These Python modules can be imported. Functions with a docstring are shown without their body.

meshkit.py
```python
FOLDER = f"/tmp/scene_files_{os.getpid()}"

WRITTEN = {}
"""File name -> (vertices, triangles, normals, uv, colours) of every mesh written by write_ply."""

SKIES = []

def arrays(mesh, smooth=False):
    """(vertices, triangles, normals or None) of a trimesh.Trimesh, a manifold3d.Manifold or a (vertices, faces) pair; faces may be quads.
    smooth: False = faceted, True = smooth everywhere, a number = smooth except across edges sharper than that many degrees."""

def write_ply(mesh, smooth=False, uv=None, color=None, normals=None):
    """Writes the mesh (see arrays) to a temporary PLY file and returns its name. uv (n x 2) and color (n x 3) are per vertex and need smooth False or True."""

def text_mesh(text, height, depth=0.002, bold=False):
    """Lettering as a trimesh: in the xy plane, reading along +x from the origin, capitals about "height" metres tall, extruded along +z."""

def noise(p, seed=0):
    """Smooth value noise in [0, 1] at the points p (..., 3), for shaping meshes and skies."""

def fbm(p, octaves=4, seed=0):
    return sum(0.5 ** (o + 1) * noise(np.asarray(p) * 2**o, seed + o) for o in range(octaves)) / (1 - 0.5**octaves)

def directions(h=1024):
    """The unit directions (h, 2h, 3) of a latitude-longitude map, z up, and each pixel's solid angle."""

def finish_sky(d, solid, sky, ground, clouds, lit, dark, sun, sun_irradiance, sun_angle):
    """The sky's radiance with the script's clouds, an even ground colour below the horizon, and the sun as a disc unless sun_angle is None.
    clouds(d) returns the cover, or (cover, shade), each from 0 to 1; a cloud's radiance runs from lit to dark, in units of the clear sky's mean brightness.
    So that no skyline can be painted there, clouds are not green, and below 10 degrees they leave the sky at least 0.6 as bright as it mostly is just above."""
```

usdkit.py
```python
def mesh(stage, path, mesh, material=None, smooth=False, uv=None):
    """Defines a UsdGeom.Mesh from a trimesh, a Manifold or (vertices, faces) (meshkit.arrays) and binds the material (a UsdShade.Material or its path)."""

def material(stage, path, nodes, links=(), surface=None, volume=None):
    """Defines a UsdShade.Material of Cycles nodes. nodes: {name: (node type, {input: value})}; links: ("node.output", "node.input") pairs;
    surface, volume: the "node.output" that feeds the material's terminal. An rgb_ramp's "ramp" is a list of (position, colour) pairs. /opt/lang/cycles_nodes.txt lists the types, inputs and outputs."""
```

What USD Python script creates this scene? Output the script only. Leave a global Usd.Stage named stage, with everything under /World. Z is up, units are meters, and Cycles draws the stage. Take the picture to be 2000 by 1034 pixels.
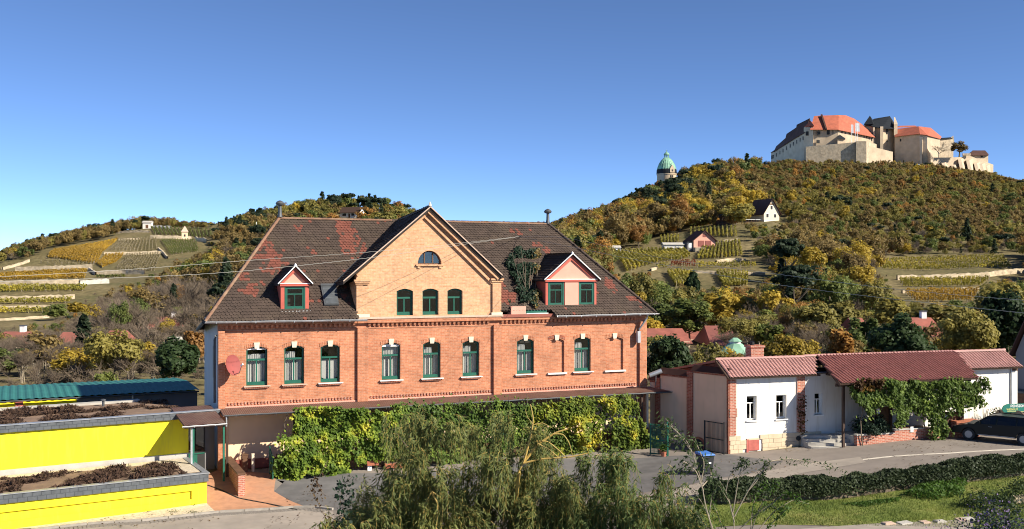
import math, random
import numpy as np
import trimesh
import shapely
import shapely.affinity
from shapely.geometry import Polygon, Point, box as sbox
from scipy.interpolate import RBFInterpolator, RegularGridInterpolator
import usdkit, meshkit
from pxr import Usd, UsdGeom, UsdLux, UsdShade, Gf, Sdf, Vt

stage = Usd.Stage.CreateInMemory()
UsdGeom.SetStageUpAxis(stage, 'Z')
UsdGeom.SetStageMetersPerUnit(stage, 1.0)
UsdGeom.Xform.Define(stage, '/World')
UsdGeom.Scope.Define(stage, '/World/Looks')
L = '/World/Looks/'

# ---------------------------------------------------------------- camera, sky, sun
F, CX, HZ, ZC = 1900.0, 1000.0, 528.0, 9.5      # focal length in photo pixels, centre column, horizon row, eye height
cam = UsdGeom.Camera.Define(stage, '/World/camera')
cam.CreateHorizontalApertureAttr(36.0)
cam.CreateFocalLengthAttr(36.0 * F / 2000.0)
cam.CreateVerticalApertureOffsetAttr(36.0 * 11.0 / 2000.0)
cam.CreateExposureAttr(0.95)
cam.CreateClippingRangeAttr(Gf.Vec2f(0.1, 20000))
cam.AddTransformOp().Set(Gf.Matrix4d(1, 0, 0, 0, 0, 0, 1, 0, 0, -1, 0, 0, 0, 0, ZC, 1))

SUN = np.array([0.76, -0.37, 0.54]); SUN /= np.linalg.norm(SUN)
elev, rot = math.asin(SUN[2]), math.atan2(SUN[0], SUN[1])
skym = usdkit.material(stage, L + 'sky_light', {
    's': ('sky_texture', {'sky_type': 'single_scattering', 'sun_disc': False, 'sun_elevation': elev, 'sun_rotation': rot,
                          'altitude': 150.0, 'air_density': 0.40, 'aerosol_density': 0.0, 'ozone_density': 5.0}),
    'b': ('background_shader', {'strength': 0.10})}, [('s.color', 'b.color')], surface='b.background')
dome = UsdLux.DomeLight.Define(stage, '/World/sky')
UsdShade.MaterialBindingAPI.Apply(dome.GetPrim()).Bind(skym)
dome.GetPrim().SetCustomDataByKey('kind', 'structure')
sun = UsdLux.DistantLight.Define(stage, '/World/sun')
sun.CreateNormalizeAttr(True); sun.CreateIntensityAttr(1.25); sun.CreateAngleAttr(0.5)
sun.CreateColorAttr(Gf.Vec3f(1.0, 0.93, 0.80))
_z = SUN; _x = np.cross([0, 0, 1.0], _z); _x /= np.linalg.norm(_x); _y = np.cross(_z, _x)
sun.AddTransformOp().Set(Gf.Matrix4d(*_x, 0, *_y, 0, *_z, 0, 0, 0, 0, 1))

# ---------------------------------------------------------------- naming helpers
_used = {}
def numbered(parent, name):
    k = (parent, name); n = _used.get(k, 0); _used[k] = n + 1
    return parent + '/' + (name if n == 0 else '%s_%03d' % (name, n))

def meta(prim, label=None, cat=None, group=None, kind=None):
    for k, v in (('label', label), ('category', cat), ('group', group), ('kind', kind)):
        if v: prim.SetCustomDataByKey(k, v)

def mat4(loc, rot=0.0, scale=1.0):
    c, s = math.cos(rot), math.sin(rot)
    if np.ndim(scale) == 0: scale = (scale,) * 3
    a, b, d = map(float, scale)
    return Gf.Matrix4d(c * a, s * a, 0, 0, -s * b, c * b, 0, 0, 0, 0, d, 0, float(loc[0]), float(loc[1]), float(loc[2]), 1)

def thing(name, label, cat, loc=(0, 0, 0), rot=0.0, group=None, kind=None, scale=1.0):
    p = numbered('/World', name)
    x = UsdGeom.Xform.Define(stage, p)
    x.AddTransformOp().Set(mat4(loc, rot, scale))
    meta(x.GetPrim(), label, cat, group, kind)
    return p

def copy_of(src, name, label, cat, loc, rot, group=None, scale=1.0):
    p = numbered('/World', name)
    x = UsdGeom.Xform.Define(stage, p)
    x.GetPrim().GetReferences().AddInternalReference(src)
    x.GetPrim().SetInstanceable(True)
    UsdGeom.Xformable(x).MakeMatrixXform().Set(mat4(loc, rot, scale))
    meta(x.GetPrim(), label, cat, group)
    return p

class MB:
    """Collects triangles; build() makes them one Mesh prim."""
    def __init__(s): s.v = []; s.f = []; s.n = 0
    def add(s, v, f):
        v = np.asarray(v, float).reshape(-1, 3); f = np.asarray(f, int)
        if f.shape[1] == 4: f = np.vstack([f[:, [0, 1, 2]], f[:, [0, 2, 3]]])
        s.v.append(v); s.f.append(f + s.n); s.n += len(v); return s
    def tm(s, m): return s.add(m.vertices, m.faces)
    def hexa(s, p):  # 8 points: bottom ring 0-3, top ring 4-7 (counter-clockwise seen from above)
        return s.add(p, [[0, 3, 2, 1], [4, 5, 6, 7], [0, 1, 5, 4], [1, 2, 6, 5], [2, 3, 7, 6], [3, 0, 4, 7]])
    def box(s, x0, x1, y0, y1, z0, z1):
        return s.hexa([(x0, y0, z0), (x1, y0, z0), (x1, y1, z0), (x0, y1, z0), (x0, y0, z1), (x1, y0, z1), (x1, y1, z1), (x0, y1, z1)])
    def bar(s, a, b, w, h, up=(0, 0, 1)):  # rectangular bar from a to b
        a, b = np.array(a, float), np.array(b, float); t = b - a; t /= np.linalg.norm(t)
        r = np.cross(t, up)
        if np.linalg.norm(r) < 1e-6: r = np.cross(t, (1, 0, 0))
        r /= np.linalg.norm(r); q = np.cross(r, t)
        o = [-r * w / 2 - q * h / 2, r * w / 2 - q * h / 2, r * w / 2 + q * h / 2, -r * w / 2 + q * h / 2]
        return s.hexa([a + k for k in o] + [b + k for k in o])
    def tube(s, pts, r, n=6, cap=True):
        p = np.asarray(pts, float); t = np.gradient(p, axis=0); t /= np.linalg.norm(t, axis=1, keepdims=True) + 1e-12
        a = np.cross(t, np.where(np.abs(t[:, 2:]) < 0.9, [0, 0, 1.0], [1.0, 0, 0])); a /= np.linalg.norm(a, axis=1, keepdims=True) + 1e-12
        b = np.cross(t, a); g = np.arange(n) * 2 * np.pi / n
        v = p[:, None] + np.broadcast_to(r, (len(p),))[:, None, None] * (np.cos(g)[None, :, None] * a[:, None] + np.sin(g)[None, :, None] * b[:, None])
        i, j = np.meshgrid(np.arange(len(p) - 1), np.arange(n), indexing='ij'); k = (j + 1) % n
        q = np.stack([i * n + j, i * n + k, (i + 1) * n + k, (i + 1) * n + j], -1).reshape(-1, 4)
        s.add(v, q)
        if cap:
            e = (len(p) - 1) * n
            s.add(np.vstack([v[0], v[-1]]), [[0, m + 1, m] for m in range(1, n - 1)] + [[n, n + m, n + m + 1] for m in range(1, n - 1)])
        return s
    def lathe(s, prof, c=(0, 0, 0), n=16):  # prof: (r, z) from bottom to top
        prof = np.asarray(prof, float); g = np.arange(n) * 2 * np.pi / n
        v = np.stack([prof[:, None, 0] * np.cos(g), prof[:, None, 0] * np.sin(g), np.repeat(prof[:, 1:], n, 1)], -1) + np.asarray(c, float)
        i, j = np.meshgrid(np.arange(len(prof) - 1), np.arange(n), indexing='ij'); k = (j + 1) % n
        return s.add(v, np.stack([i * n + j, i * n + k, (i + 1) * n + k, (i + 1) * n + j], -1).reshape(-1, 4))
    def extr(s, poly, a0, a1, axis='y'):  # polygon given in (x,z) pushed along y, (x,y) along z or (y,z) along x
        polys = getattr(poly, 'geoms', [poly])
        for g in polys:
            if g.area < 1e-6: continue
            m = trimesh.creation.extrude_polygon(g, a1 - a0, engine='earcut'); v = np.array(m.vertices); f = np.array(m.faces)
            if axis == 'y': v = np.stack([v[:, 0], a0 + v[:, 2], v[:, 1]], 1); f = f[:, ::-1]
            elif axis == 'z': v = v + [0, 0, a0]
            else: v = np.stack([a0 + v[:, 2], v[:, 0], v[:, 1]], 1)
            s.add(v, f)
        return s
    def hull(s, pts):
        m = trimesh.convex.convex_hull(np.asarray(pts, float)); return s.add(m.vertices, m.faces)
    def moved(s, rot=0.0, loc=(0, 0, 0)):
        c, q = math.cos(rot), math.sin(rot); R = np.array([[c, -q, 0], [q, c, 0], [0, 0, 1]])
        s.v = [v @ R.T + np.asarray(loc, float) for v in s.v]; return s
    def build(s, parent, name, mat, smooth=False, label=None, kind=None, cat=None, group=None):
        p = numbered(parent, name)
        if not s.v: return None
        usdkit.mesh(stage, p, (np.vstack(s.v), np.vstack(s.f)), L + mat, smooth=smooth)
        meta(stage.GetPrimAtPath(p), label, cat, group, kind)
        return p

def top(mb, name, mat, label, cat, group=None, kind=None, smooth=False):
    return mb.build('/World', name, mat, smooth, label, kind, cat, group)

def ray(px, py): return np.array([(px - CX) / F, 1.0, -(py - HZ) / F])
def at(px, py, Y): return ray(px, py) * Y + [0, 0, ZC]      # the point at depth Y that the photo shows there
def sstep(a, b, x):
    t = np.clip((np.asarray(x, float) - a) / (b - a), 0, 1); return t * t * (3 - 2 * t)

def pane(poly, y):
    """One sheet of window glass facing outwards (-y)."""
    v, f = trimesh.creation.triangulate_polygon(poly, engine='earcut')
    m = MB(); f = np.array(f); a = v[f[:, 1]] - v[f[:, 0]]; b = v[f[:, 2]] - v[f[:, 0]]; cw = a[:, 0] * b[:, 1] - a[:, 1] * b[:, 0] < 0; f[cw] = f[cw][:, ::-1]
    return m.add(np.column_stack([v[:, 0], np.full(len(v), y), v[:, 1]]), f)

class Frame:
    """A building's own axes: x along its front, y into it, z up."""
    def __init__(s, o, ang):
        s.o = np.array(o, float); s.ang = ang; s.U = np.array([math.cos(ang), math.sin(ang), 0]); s.V = np.array([-s.U[1], s.U[0], 0])
    def w(s, x, y, z): return s.o + s.U * x + s.V * y + np.array([0, 0, z])
    def fac(s, px, py, v=0.0):
        r = ray(px, py); C = np.array([0, 0, ZC]); t = ((s.o + s.V * v - C) @ s.V) / (r @ s.V); p = C + t * r - s.o
        return float(p @ s.U), float(p[2])
    def loc(s, P): d = np.asarray(P, float) - s.o; return float(d @ s.U), float(d @ s.V), float(d[2])

# ---------------------------------------------------------------- materials
def M(name, nodes, links, surface='p.BSDF'): return usdkit.material(stage, L + name, nodes, links, surface=surface)

def paint(name, col, rough=0.6, var=0.12, scale=3.0, bump=0.0, bscale=40.0, metallic=0.0, dirt=None, spec=0.4, island=0.0, streak=False):
    """A painted / plain surface with mottling; dirt: a second colour that patches in."""
    col = np.array(col, float)
    n = {'t': ('texture_coordinate', {}), 'n': ('noise_texture', {'scale': scale, 'detail': 5.0, 'roughness': 0.6}),
         'r': ('rgb_ramp', {'ramp': [(0.3, col * (1 - var)), (0.7, col * (1 + var))]}),
         'p': ('principled_bsdf', {'roughness': rough, 'metallic': metallic, 'specular_ior_level': spec})}
    l = [('t.object', 'n.vector'), ('n.fac', 'r.fac')]
    out = 'r.color'
    if dirt is not None:
        n['n2'] = ('noise_texture', {'scale': scale * 0.37, 'detail': 6.0, 'roughness': 0.65}); n['r2'] = ('rgb_ramp', {'ramp': [(0.5, (0, 0, 0)), (0.72, (0.8, 0.8, 0.8))]})
        n['m'] = ('mix_color', {'b': dirt}); 
        if streak:      # run-off marks: the patches stretch downwards
            n['mp'] = ('mapping', {'scale': (3.2, 3.2, 0.45)}); n['n2'] = ('noise_texture', {'scale': 1.1, 'detail': 6.0, 'roughness': 0.7})
            l += [('t.object', 'mp.vector'), ('mp.vector', 'n2.vector')]
        else: l += [('t.object', 'n2.vector')]
        l += [('n2.fac', 'r2.fac'), ('r2.color', 'm.fac'), ('r.color', 'm.a')]
        out = 'm.result'
    if island:
        n['g'] = ('geometry', {}); n['h'] = ('hsv', {}); n['mr'] = ('map_range', {'to_min': 1 - island, 'to_max': 1 + island})
        l += [('g.random_per_island', 'mr.value'), ('mr.result', 'h.value'), (out, 'h.color')]; out = 'h.color'
    l.append((out, 'p.base_color'))
    if bump:
        n['nb'] = ('noise_texture', {'scale': bscale, 'detail': 4.0}); n['b'] = ('bump', {'strength': 0.6, 'distance': bump})
        l += [('t.object', 'nb.vector'), ('nb.fac', 'b.height'), ('b.normal', 'p.normal')]
    return M(name, n, l)

def bricks(name, c1, c2, mortar, bw=0.25, rh=0.077, ms=0.008, dark=0.35, bump=0.004):
    n = {'t': ('texture_coordinate', {}), 's': ('separate_xyz', {}), 'a': ('math', {'math_type': 'add'}), 'c': ('combine_xyz', {}),
         'k': ('brick_texture', {'scale': 1.0, 'brick_width': bw, 'row_height': rh, 'mortar_size': ms, 'mortar_smooth': 0.2, 'color1': c1, 'color2': c2, 'mortar': mortar, 'bias': 0.0}),
         'n': ('noise_texture', {'scale': 0.9, 'detail': 6.0, 'roughness': 0.65}), 'r': ('rgb_ramp', {'ramp': [(0.28, (1 - dark,) * 3), (0.72, (1.12, 1.08, 1.05))]}),
         'n3': ('noise_texture', {'scale': 7.0, 'detail': 3.0}), 'r3': ('rgb_ramp', {'ramp': [(0.3, (0.82, 0.8, 0.78)), (0.7, (1.12, 1.12, 1.12))]}),
         'm': ('mix_color', {'blend_type': 'multiply', 'fac': 1.0, 'use_clamp': False}), 'm3': ('mix_color', {'blend_type': 'multiply', 'fac': 1.0}),
         'b': ('bump', {'strength': 0.7, 'distance': bump, 'invert': True}), 'p': ('principled_bsdf', {'roughness': 0.85, 'specular_ior_level': 0.25})}
    l = [('t.object', 's.vector'), ('s.x', 'a.value1'), ('s.y', 'a.value2'), ('a.value', 'c.x'), ('s.z', 'c.y'), ('c.vector', 'k.vector'),
         ('t.object', 'n.vector'), ('n.fac', 'r.fac'), ('k.color', 'm.a'), ('r.color', 'm.b'), ('c.vector', 'n3.vector'), ('n3.fac', 'r3.fac'),
         ('m.result', 'm3.a'), ('r3.color', 'm3.b'), ('m3.result', 'p.base_color'), ('k.fac', 'b.height'), ('b.normal', 'p.normal')]
    return M(name, n, l)

def leafy(name, stops, trans=0.35, patch=0.5, pscale=0.6, rough=0.6, objvar=0.0, world=True):
    """Leaves: colour from a ramp by leaf, by patch of the plant and, for copies, by copy."""
    n = {'g': ('geometry', {}), 'o': ('object_info', {}), 'n': ('noise_texture', {'scale': pscale, 'detail': 3.0}),
         'mr': ('map_range', {'from_min': 0.3, 'from_max': 0.7, 'clamp': True}), 'mx': ('mix_float', {'fac': patch}),
         'mz': ('map_range', {'from_min': 0.2, 'from_max': 0.8, 'clamp': True}), 'mo': ('mix_float', {'fac': objvar}), 'r': ('rgb_ramp', {'ramp': stops}),
         'p': ('principled_bsdf', {'roughness': rough, 'specular_ior_level': 0.25}), 't': ('translucent_bsdf', {}), 'm': ('mix_closure', {'fac': trans})}
    l = [('g.position', 'n.vector'), ('n.fac', 'mr.value'), ('g.random_per_island', 'mx.a'), ('mr.result', 'mx.b'), ('mx.result', 'mz.value'), ('mz.result', 'mo.a'), ('o.random', 'mo.b'),
         ('mo.result', 'r.fac'), ('r.color', 'p.base_color'), ('r.color', 't.color'), ('p.BSDF', 'm.closure1'), ('t.BSDF', 'm.closure2')]
    return M(name, n, l, 'm.closure')

def glass(name, tint=0.9, refl=(0.9, 0.95, 1.0), refl_amount=0.09):
    return M(name, {'t': ('transparent_bsdf', {'color': (tint,) * 3}), 'g': ('glossy_bsdf', {'roughness': 0.03, 'color': refl}), 'm': ('mix_closure', {'fac': refl_amount})},
             [('t.BSDF', 'm.closure1'), ('g.BSDF', 'm.closure2')], 'm.closure')

bricks('red_brick', (0.545, 0.225, 0.118), (0.445, 0.165, 0.085), (0.52, 0.32, 0.22), dark=0.36)
bricks('pale_brick', (0.62, 0.36, 0.20), (0.53, 0.285, 0.15), (0.56, 0.40, 0.28), dark=0.22)
bricks('dark_brick', (0.36, 0.10, 0.055), (0.25, 0.07, 0.04), (0.40, 0.26, 0.19))
bricks('garden_brick', (0.47, 0.17, 0.11), (0.38, 0.12, 0.075), (0.55, 0.42, 0.34), bw=0.24, rh=0.08, ms=0.012)
paint('terracotta', (0.40, 0.13, 0.065), 0.8, 0.25, 6, island=0.15)
paint('weathered_tile', (0.105, 0.072, 0.055), 0.8, 0.3, 2.2, dirt=(0.145, 0.105, 0.07), island=0.42, spec=0.3)
paint('new_tile', (0.27, 0.085, 0.055), 0.75, 0.3, 5, dirt=(0.17, 0.075, 0.05), island=0.4)
paint('underlay', (0.03, 0.022, 0.018), 0.9)
paint('ridge_tile', (0.27, 0.145, 0.09), 0.85, 0.3, 2.5, dirt=(0.36, 0.26, 0.17), island=0.25)
paint('beige_plaster', (0.62, 0.40, 0.26), 0.9, 0.08, 1.2, bump=0.002, dirt=(0.55, 0.36, 0.24))
paint('cream_plaster', (0.74, 0.54, 0.36), 0.9, 0.06, 1.2, bump=0.002)
paint('tan_plaster', (0.62, 0.40, 0.26), 0.9, 0.08, 0.7, bump=0.002, dirt=(0.52, 0.34, 0.225), streak=True)
paint('white_plaster', (0.72, 0.68, 0.61), 0.9, 0.05, 0.8, bump=0.003, bscale=18, dirt=(0.56, 0.50, 0.40), streak=True)
paint('grey_plaster', (0.34, 0.33, 0.32), 0.9, 0.08, 0.8)
paint('dark_grey_plaster', (0.17, 0.16, 0.16), 0.9, 0.08, 0.8)
paint('yellow_plaster', (0.82, 0.68, 0.02), 0.88, 0.05, 0.6, bump=0.0025, bscale=25, dirt=(0.64, 0.50, 0.04), streak=True)
paint('green_paint', (0.012, 0.095, 0.062), 0.45, 0.15, 4)
paint('gate_green', (0.012, 0.11, 0.07), 0.5, 0.2, 3)
paint('pink_board', (0.62, 0.30, 0.22), 0.7, 0.06, 2)
paint('rust_red_paint', (0.43, 0.09, 0.06), 0.6, 0.12, 3)
paint('zinc', (0.42, 0.43, 0.44), 0.45, 0.2, 4, metallic=0.6)
paint('dark_zinc', (0.10, 0.105, 0.11), 0.5, 0.2, 3, metallic=0.4)
paint('lead_white', (0.72, 0.72, 0.70), 0.6, 0.1, 3)
paint('stone_white', (0.62, 0.53, 0.40), 0.85, 0.1, 3, bump=0.003)
paint('sill_stone', (0.50, 0.36, 0.27), 0.85, 0.15, 5)
paint('pale_sill', (0.62, 0.63, 0.60), 0.6, 0.08, 4)
paint('limestone', (0.66, 0.53, 0.36), 0.9, 0.14, 2.0, bump=0.006, bscale=14, island=0.16)
paint('castle_stone', (0.45, 0.35, 0.24), 0.92, 0.18, 0.25, bump=0.05, bscale=1.2, dirt=(0.40, 0.33, 0.24))
paint('castle_rubble', (0.42, 0.335, 0.23), 0.95, 0.3, 0.6, bump=0.15, bscale=0.9, dirt=(0.30, 0.26, 0.20))
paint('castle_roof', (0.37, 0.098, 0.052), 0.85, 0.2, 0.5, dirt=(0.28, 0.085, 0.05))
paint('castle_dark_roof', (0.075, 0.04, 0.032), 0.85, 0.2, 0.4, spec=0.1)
paint('slate_roof', (0.018, 0.021, 0.025), 0.8, 0.2, 0.5, spec=0.1)
paint('copper_green', (0.22, 0.40, 0.28), 0.7, 0.22, 0.6, dirt=(0.10, 0.17, 0.12))
paint('drystone', (0.44, 0.355, 0.24), 0.95, 0.3, 0.9, bump=0.12, bscale=1.6, dirt=(0.30, 0.25, 0.17))
paint('slate_tile', (0.105, 0.115, 0.125), 0.55, 0.2, 4, island=0.3)
paint('teal_sheet', (0.034, 0.15, 0.135), 0.65, 0.12, 1.5, spec=0.2)
paint('heather', (0.125, 0.068, 0.042), 0.95, 0.3, 3, island=0.5)
paint('roof_earth', (0.20, 0.13, 0.085), 0.95, 0.25, 1.6, bump=0.03, bscale=9, dirt=(0.11, 0.07, 0.05))
paint('gravel', (0.50, 0.42, 0.31), 0.95, 0.3, 9, bump=0.02, bscale=30, dirt=(0.40, 0.34, 0.24))
paint('concrete', (0.42, 0.39, 0.34), 0.9, 0.15, 2, bump=0.004, dirt=(0.34, 0.31, 0.27))
paint('clinker', (0.43, 0.215, 0.12), 0.85, 0.16, 3, bump=0.003, dirt=(0.36, 0.20, 0.125))
paint('asphalt', (0.20, 0.168, 0.142), 0.9, 0.12, 0.9, bump=0.004, bscale=60, dirt=(0.25, 0.21, 0.175))
paint('pale_asphalt', (0.30, 0.255, 0.21), 0.9, 0.15, 1.1, bump=0.004, bscale=50, dirt=(0.22, 0.19, 0.16))
paint('dark_asphalt', (0.115, 0.108, 0.104), 0.9, 0.25, 1.3, bump=0.005, bscale=40, dirt=(0.145, 0.13, 0.12))
paint('road_paint', (0.62, 0.55, 0.45), 0.8, 0.2, 3, dirt=(0.36, 0.31, 0.26))
paint('sett', (0.27, 0.235, 0.20), 0.9, 0.15, 4, island=0.25)
paint('kerb', (0.37, 0.33, 0.28), 0.9, 0.2, 3, island=0.15)
paint('pantile', (0.46, 0.235, 0.20), 0.5, 0.15, 1.2, island=0.16, spec=0.6)
paint('porch_tile', (0.27, 0.095, 0.075), 0.55, 0.15, 1.2, island=0.18, spec=0.5)
paint('wood_dark', (0.075, 0.04, 0.025), 0.7, 0.3, 5, island=0.3)
paint('wood_brown', (0.17, 0.085, 0.045), 0.75, 0.3, 4, island=0.3)
paint('awning_sheet', (0.125, 0.068, 0.052), 0.6, 0.2, 2, dirt=(0.17, 0.115, 0.085))
paint('iron', (0.02, 0.019, 0.018), 0.6, 0.2, 4)
paint('dish_red', (0.26, 0.06, 0.052), 0.75, 0.08, 3)
paint('bark', (0.13, 0.10, 0.07), 0.95, 0.35, 3)
paint('pale_bark', (0.30, 0.25, 0.18), 0.95, 0.3, 3)
paint('willow_bark', (0.40, 0.27, 0.07), 0.7, 0.2, 3)
paint('twig', (0.22, 0.165, 0.115), 0.95, 0.3, 1, island=0.35)
paint('curtain', (0.56, 0.56, 0.52), 0.9, 0.04, 3)
paint('blind_white', (0.80, 0.79, 0.74), 0.7, 0.03, 3)
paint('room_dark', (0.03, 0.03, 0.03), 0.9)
paint('paper', (0.80, 0.79, 0.76), 0.7, 0.03, 3)
paint('ink', (0.06, 0.06, 0.07), 0.7)
paint('bin_black', (0.025, 0.027, 0.032), 0.5, 0.15, 5)
paint('bin_blue', (0.05, 0.16, 0.45), 0.45, 0.1, 5)
paint('hatch_red', (0.42, 0.11, 0.085), 0.6, 0.15, 4)
paint('sign_green', (0.02, 0.17, 0.125), 0.45, 0.08, 3)
paint('sign_white', (0.82, 0.82, 0.78), 0.5, 0.02)
paint('sign_yellow', (0.72, 0.66, 0.22), 0.5, 0.02)
paint('barrel_wood', (0.085, 0.058, 0.038), 0.7, 0.3, 5)
paint('barrel_end', (0.42, 0.25, 0.13), 0.7, 0.2, 6)
paint('cable', (0.32, 0.31, 0.28), 0.6)
paint('tyre', (0.018, 0.018, 0.018), 0.9)
paint('alloy', (0.30, 0.30, 0.30), 0.4, 0.1, 6, metallic=0.6)
paint('shutter_red', (0.22, 0.065, 0.05), 0.7, 0.1, 1)
paint('house_cream', (0.72, 0.60, 0.42), 0.9, 0.06, 0.5)
paint('flower_purple', (0.20, 0.13, 0.30), 0.8, 0.2, 4, island=0.4)
paint('plant_pot', (0.35, 0.12, 0.07), 0.8)
paint('banner_white', (0.78, 0.78, 0.76), 0.8)
paint('gable_red', (0.27, 0.085, 0.06), 0.85, 0.25, 0.8, dirt=(0.21, 0.08, 0.06))
M('car_paint', {'p': ('principled_bsdf', {'base_color': (0.004, 0.006, 0.0055), 'roughness': 0.4, 'specular_ior_level': 0.25, 'coat_weight': 0.08, 'coat_roughness': 0.1})}, [])
glass('pane_glass', 0.80); glass('car_glass', 0.15, refl_amount=0.06)
leafy('vine_left', [(0.0, (0.104, 0.169, 0.026)), (0.28, (0.247, 0.325, 0.039)), (0.52, (0.468, 0.481, 0.058)), (0.74, (0.650, 0.559, 0.078)), (0.88, (0.806, 0.520, 0.091)), (1.0, (0.624, 0.299, 0.065))], 0.4, 0.6, 1.3)
leafy('vine_mid', [(0.0, (0.084, 0.140, 0.028)), (0.45, (0.210, 0.294, 0.049)), (0.75, (0.420, 0.434, 0.063)), (1.0, (0.700, 0.518, 0.084))], 0.38, 0.55, 1.2)
leafy('vine_right', [(0.0, (0.100, 0.150, 0.025)), (0.32, (0.225, 0.275, 0.037)), (0.54, (0.450, 0.425, 0.050)), (0.72, (0.700, 0.500, 0.050)), (0.90, (0.750, 0.425, 0.050)), (1.0, (0.475, 0.213, 0.037))], 0.4, 0.62, 1.0)
leafy('vine_porch', [(0.0, (0.104, 0.156, 0.033)), (0.4, (0.234, 0.312, 0.065)), (0.78, (0.442, 0.468, 0.098)), (1.0, (0.624, 0.429, 0.091))], 0.4, 0.45, 1.2)
leafy('willow_leaf', [(0.0, (0.14, 0.165, 0.05)), (0.35, (0.38, 0.39, 0.11)), (0.7, (0.62, 0.56, 0.16)), (1.0, (0.80, 0.62, 0.17))], 0.45, 0.35, 0.6)
leafy('willow_green', [(0.0, (0.12, 0.165, 0.05)), (0.5, (0.32, 0.41, 0.12)), (1.0, (0.62, 0.64, 0.20))], 0.45, 0.35, 0.7)
leafy('shrub_leaf', [(0.0, (0.04, 0.065, 0.02)), (0.6, (0.10, 0.135, 0.04)), (0.9, (0.22, 0.23, 0.06)), (1.0, (0.28, 0.18, 0.06))], 0.35, 0.35, 1.5)
leafy('hedge_leaf', [(0.0, (0.033, 0.047, 0.018)), (0.6, (0.085, 0.111, 0.042)), (1.0, (0.208, 0.208, 0.085))], 0.2, 0.35, 0.8)
leafy('weed_leaf', [(0.0, (0.05, 0.10, 0.012)), (0.6, (0.10, 0.19, 0.025)), (1.0, (0.19, 0.27, 0.045))], 0.35, 0.4, 0.8)
leafy('dark_bush_leaf', [(0.0, (0.018, 0.038, 0.02)), (0.6, (0.05, 0.09, 0.05)), (1.0, (0.14, 0.21, 0.12))], 0.25, 0.35, 0.8)
leafy('dry_leaf', [(0.0, (0.07, 0.035, 0.012)), (0.5, (0.30, 0.18, 0.03)), (1.0, (0.48, 0.33, 0.07))], 0.4, 0.4, 2)
leafy('grass_blade', [(0.0, (0.112, 0.150, 0.031)), (0.5, (0.225, 0.256, 0.056)), (0.85, (0.350, 0.312, 0.088)), (1.0, (0.475, 0.375, 0.150))], 0.3, 0.6, 0.45)
SPEC = {  # hillside and garden trees: ramp of leaf colours
    'olive': [(0.0, (0.166, 0.148, 0.040)), (0.5, (0.334, 0.279, 0.067)), (1.0, (0.593, 0.440, 0.101))],
    'brown': [(0.0, (0.172, 0.121, 0.046)), (0.5, (0.329, 0.234, 0.078)), (1.0, (0.534, 0.386, 0.118))],
    'rust': [(0.0, (0.246, 0.126, 0.039)), (0.5, (0.521, 0.279, 0.064)), (1.0, (0.800, 0.489, 0.095))],
    'yellow': [(0.0, (0.285, 0.205, 0.032)), (0.5, (0.571, 0.409, 0.056)), (1.0, (0.800, 0.634, 0.078))],
    'green': [(0.0, (0.098, 0.125, 0.035)), (0.5, (0.198, 0.223, 0.053)), (1.0, (0.380, 0.370, 0.088))],
    'pine': [(0.0, (0.026, 0.041, 0.020)), (0.6, (0.056, 0.080, 0.040)), (1.0, (0.117, 0.138, 0.063))],
    'dark': [(0.0, (0.026, 0.046, 0.018)), (0.6, (0.061, 0.098, 0.033)), (1.0, (0.144, 0.185, 0.070))],
}
for k, v in SPEC.items(): leafy('leaf_' + k, v, 0.40, 0.35, 0.35, objvar=0.35)
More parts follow.
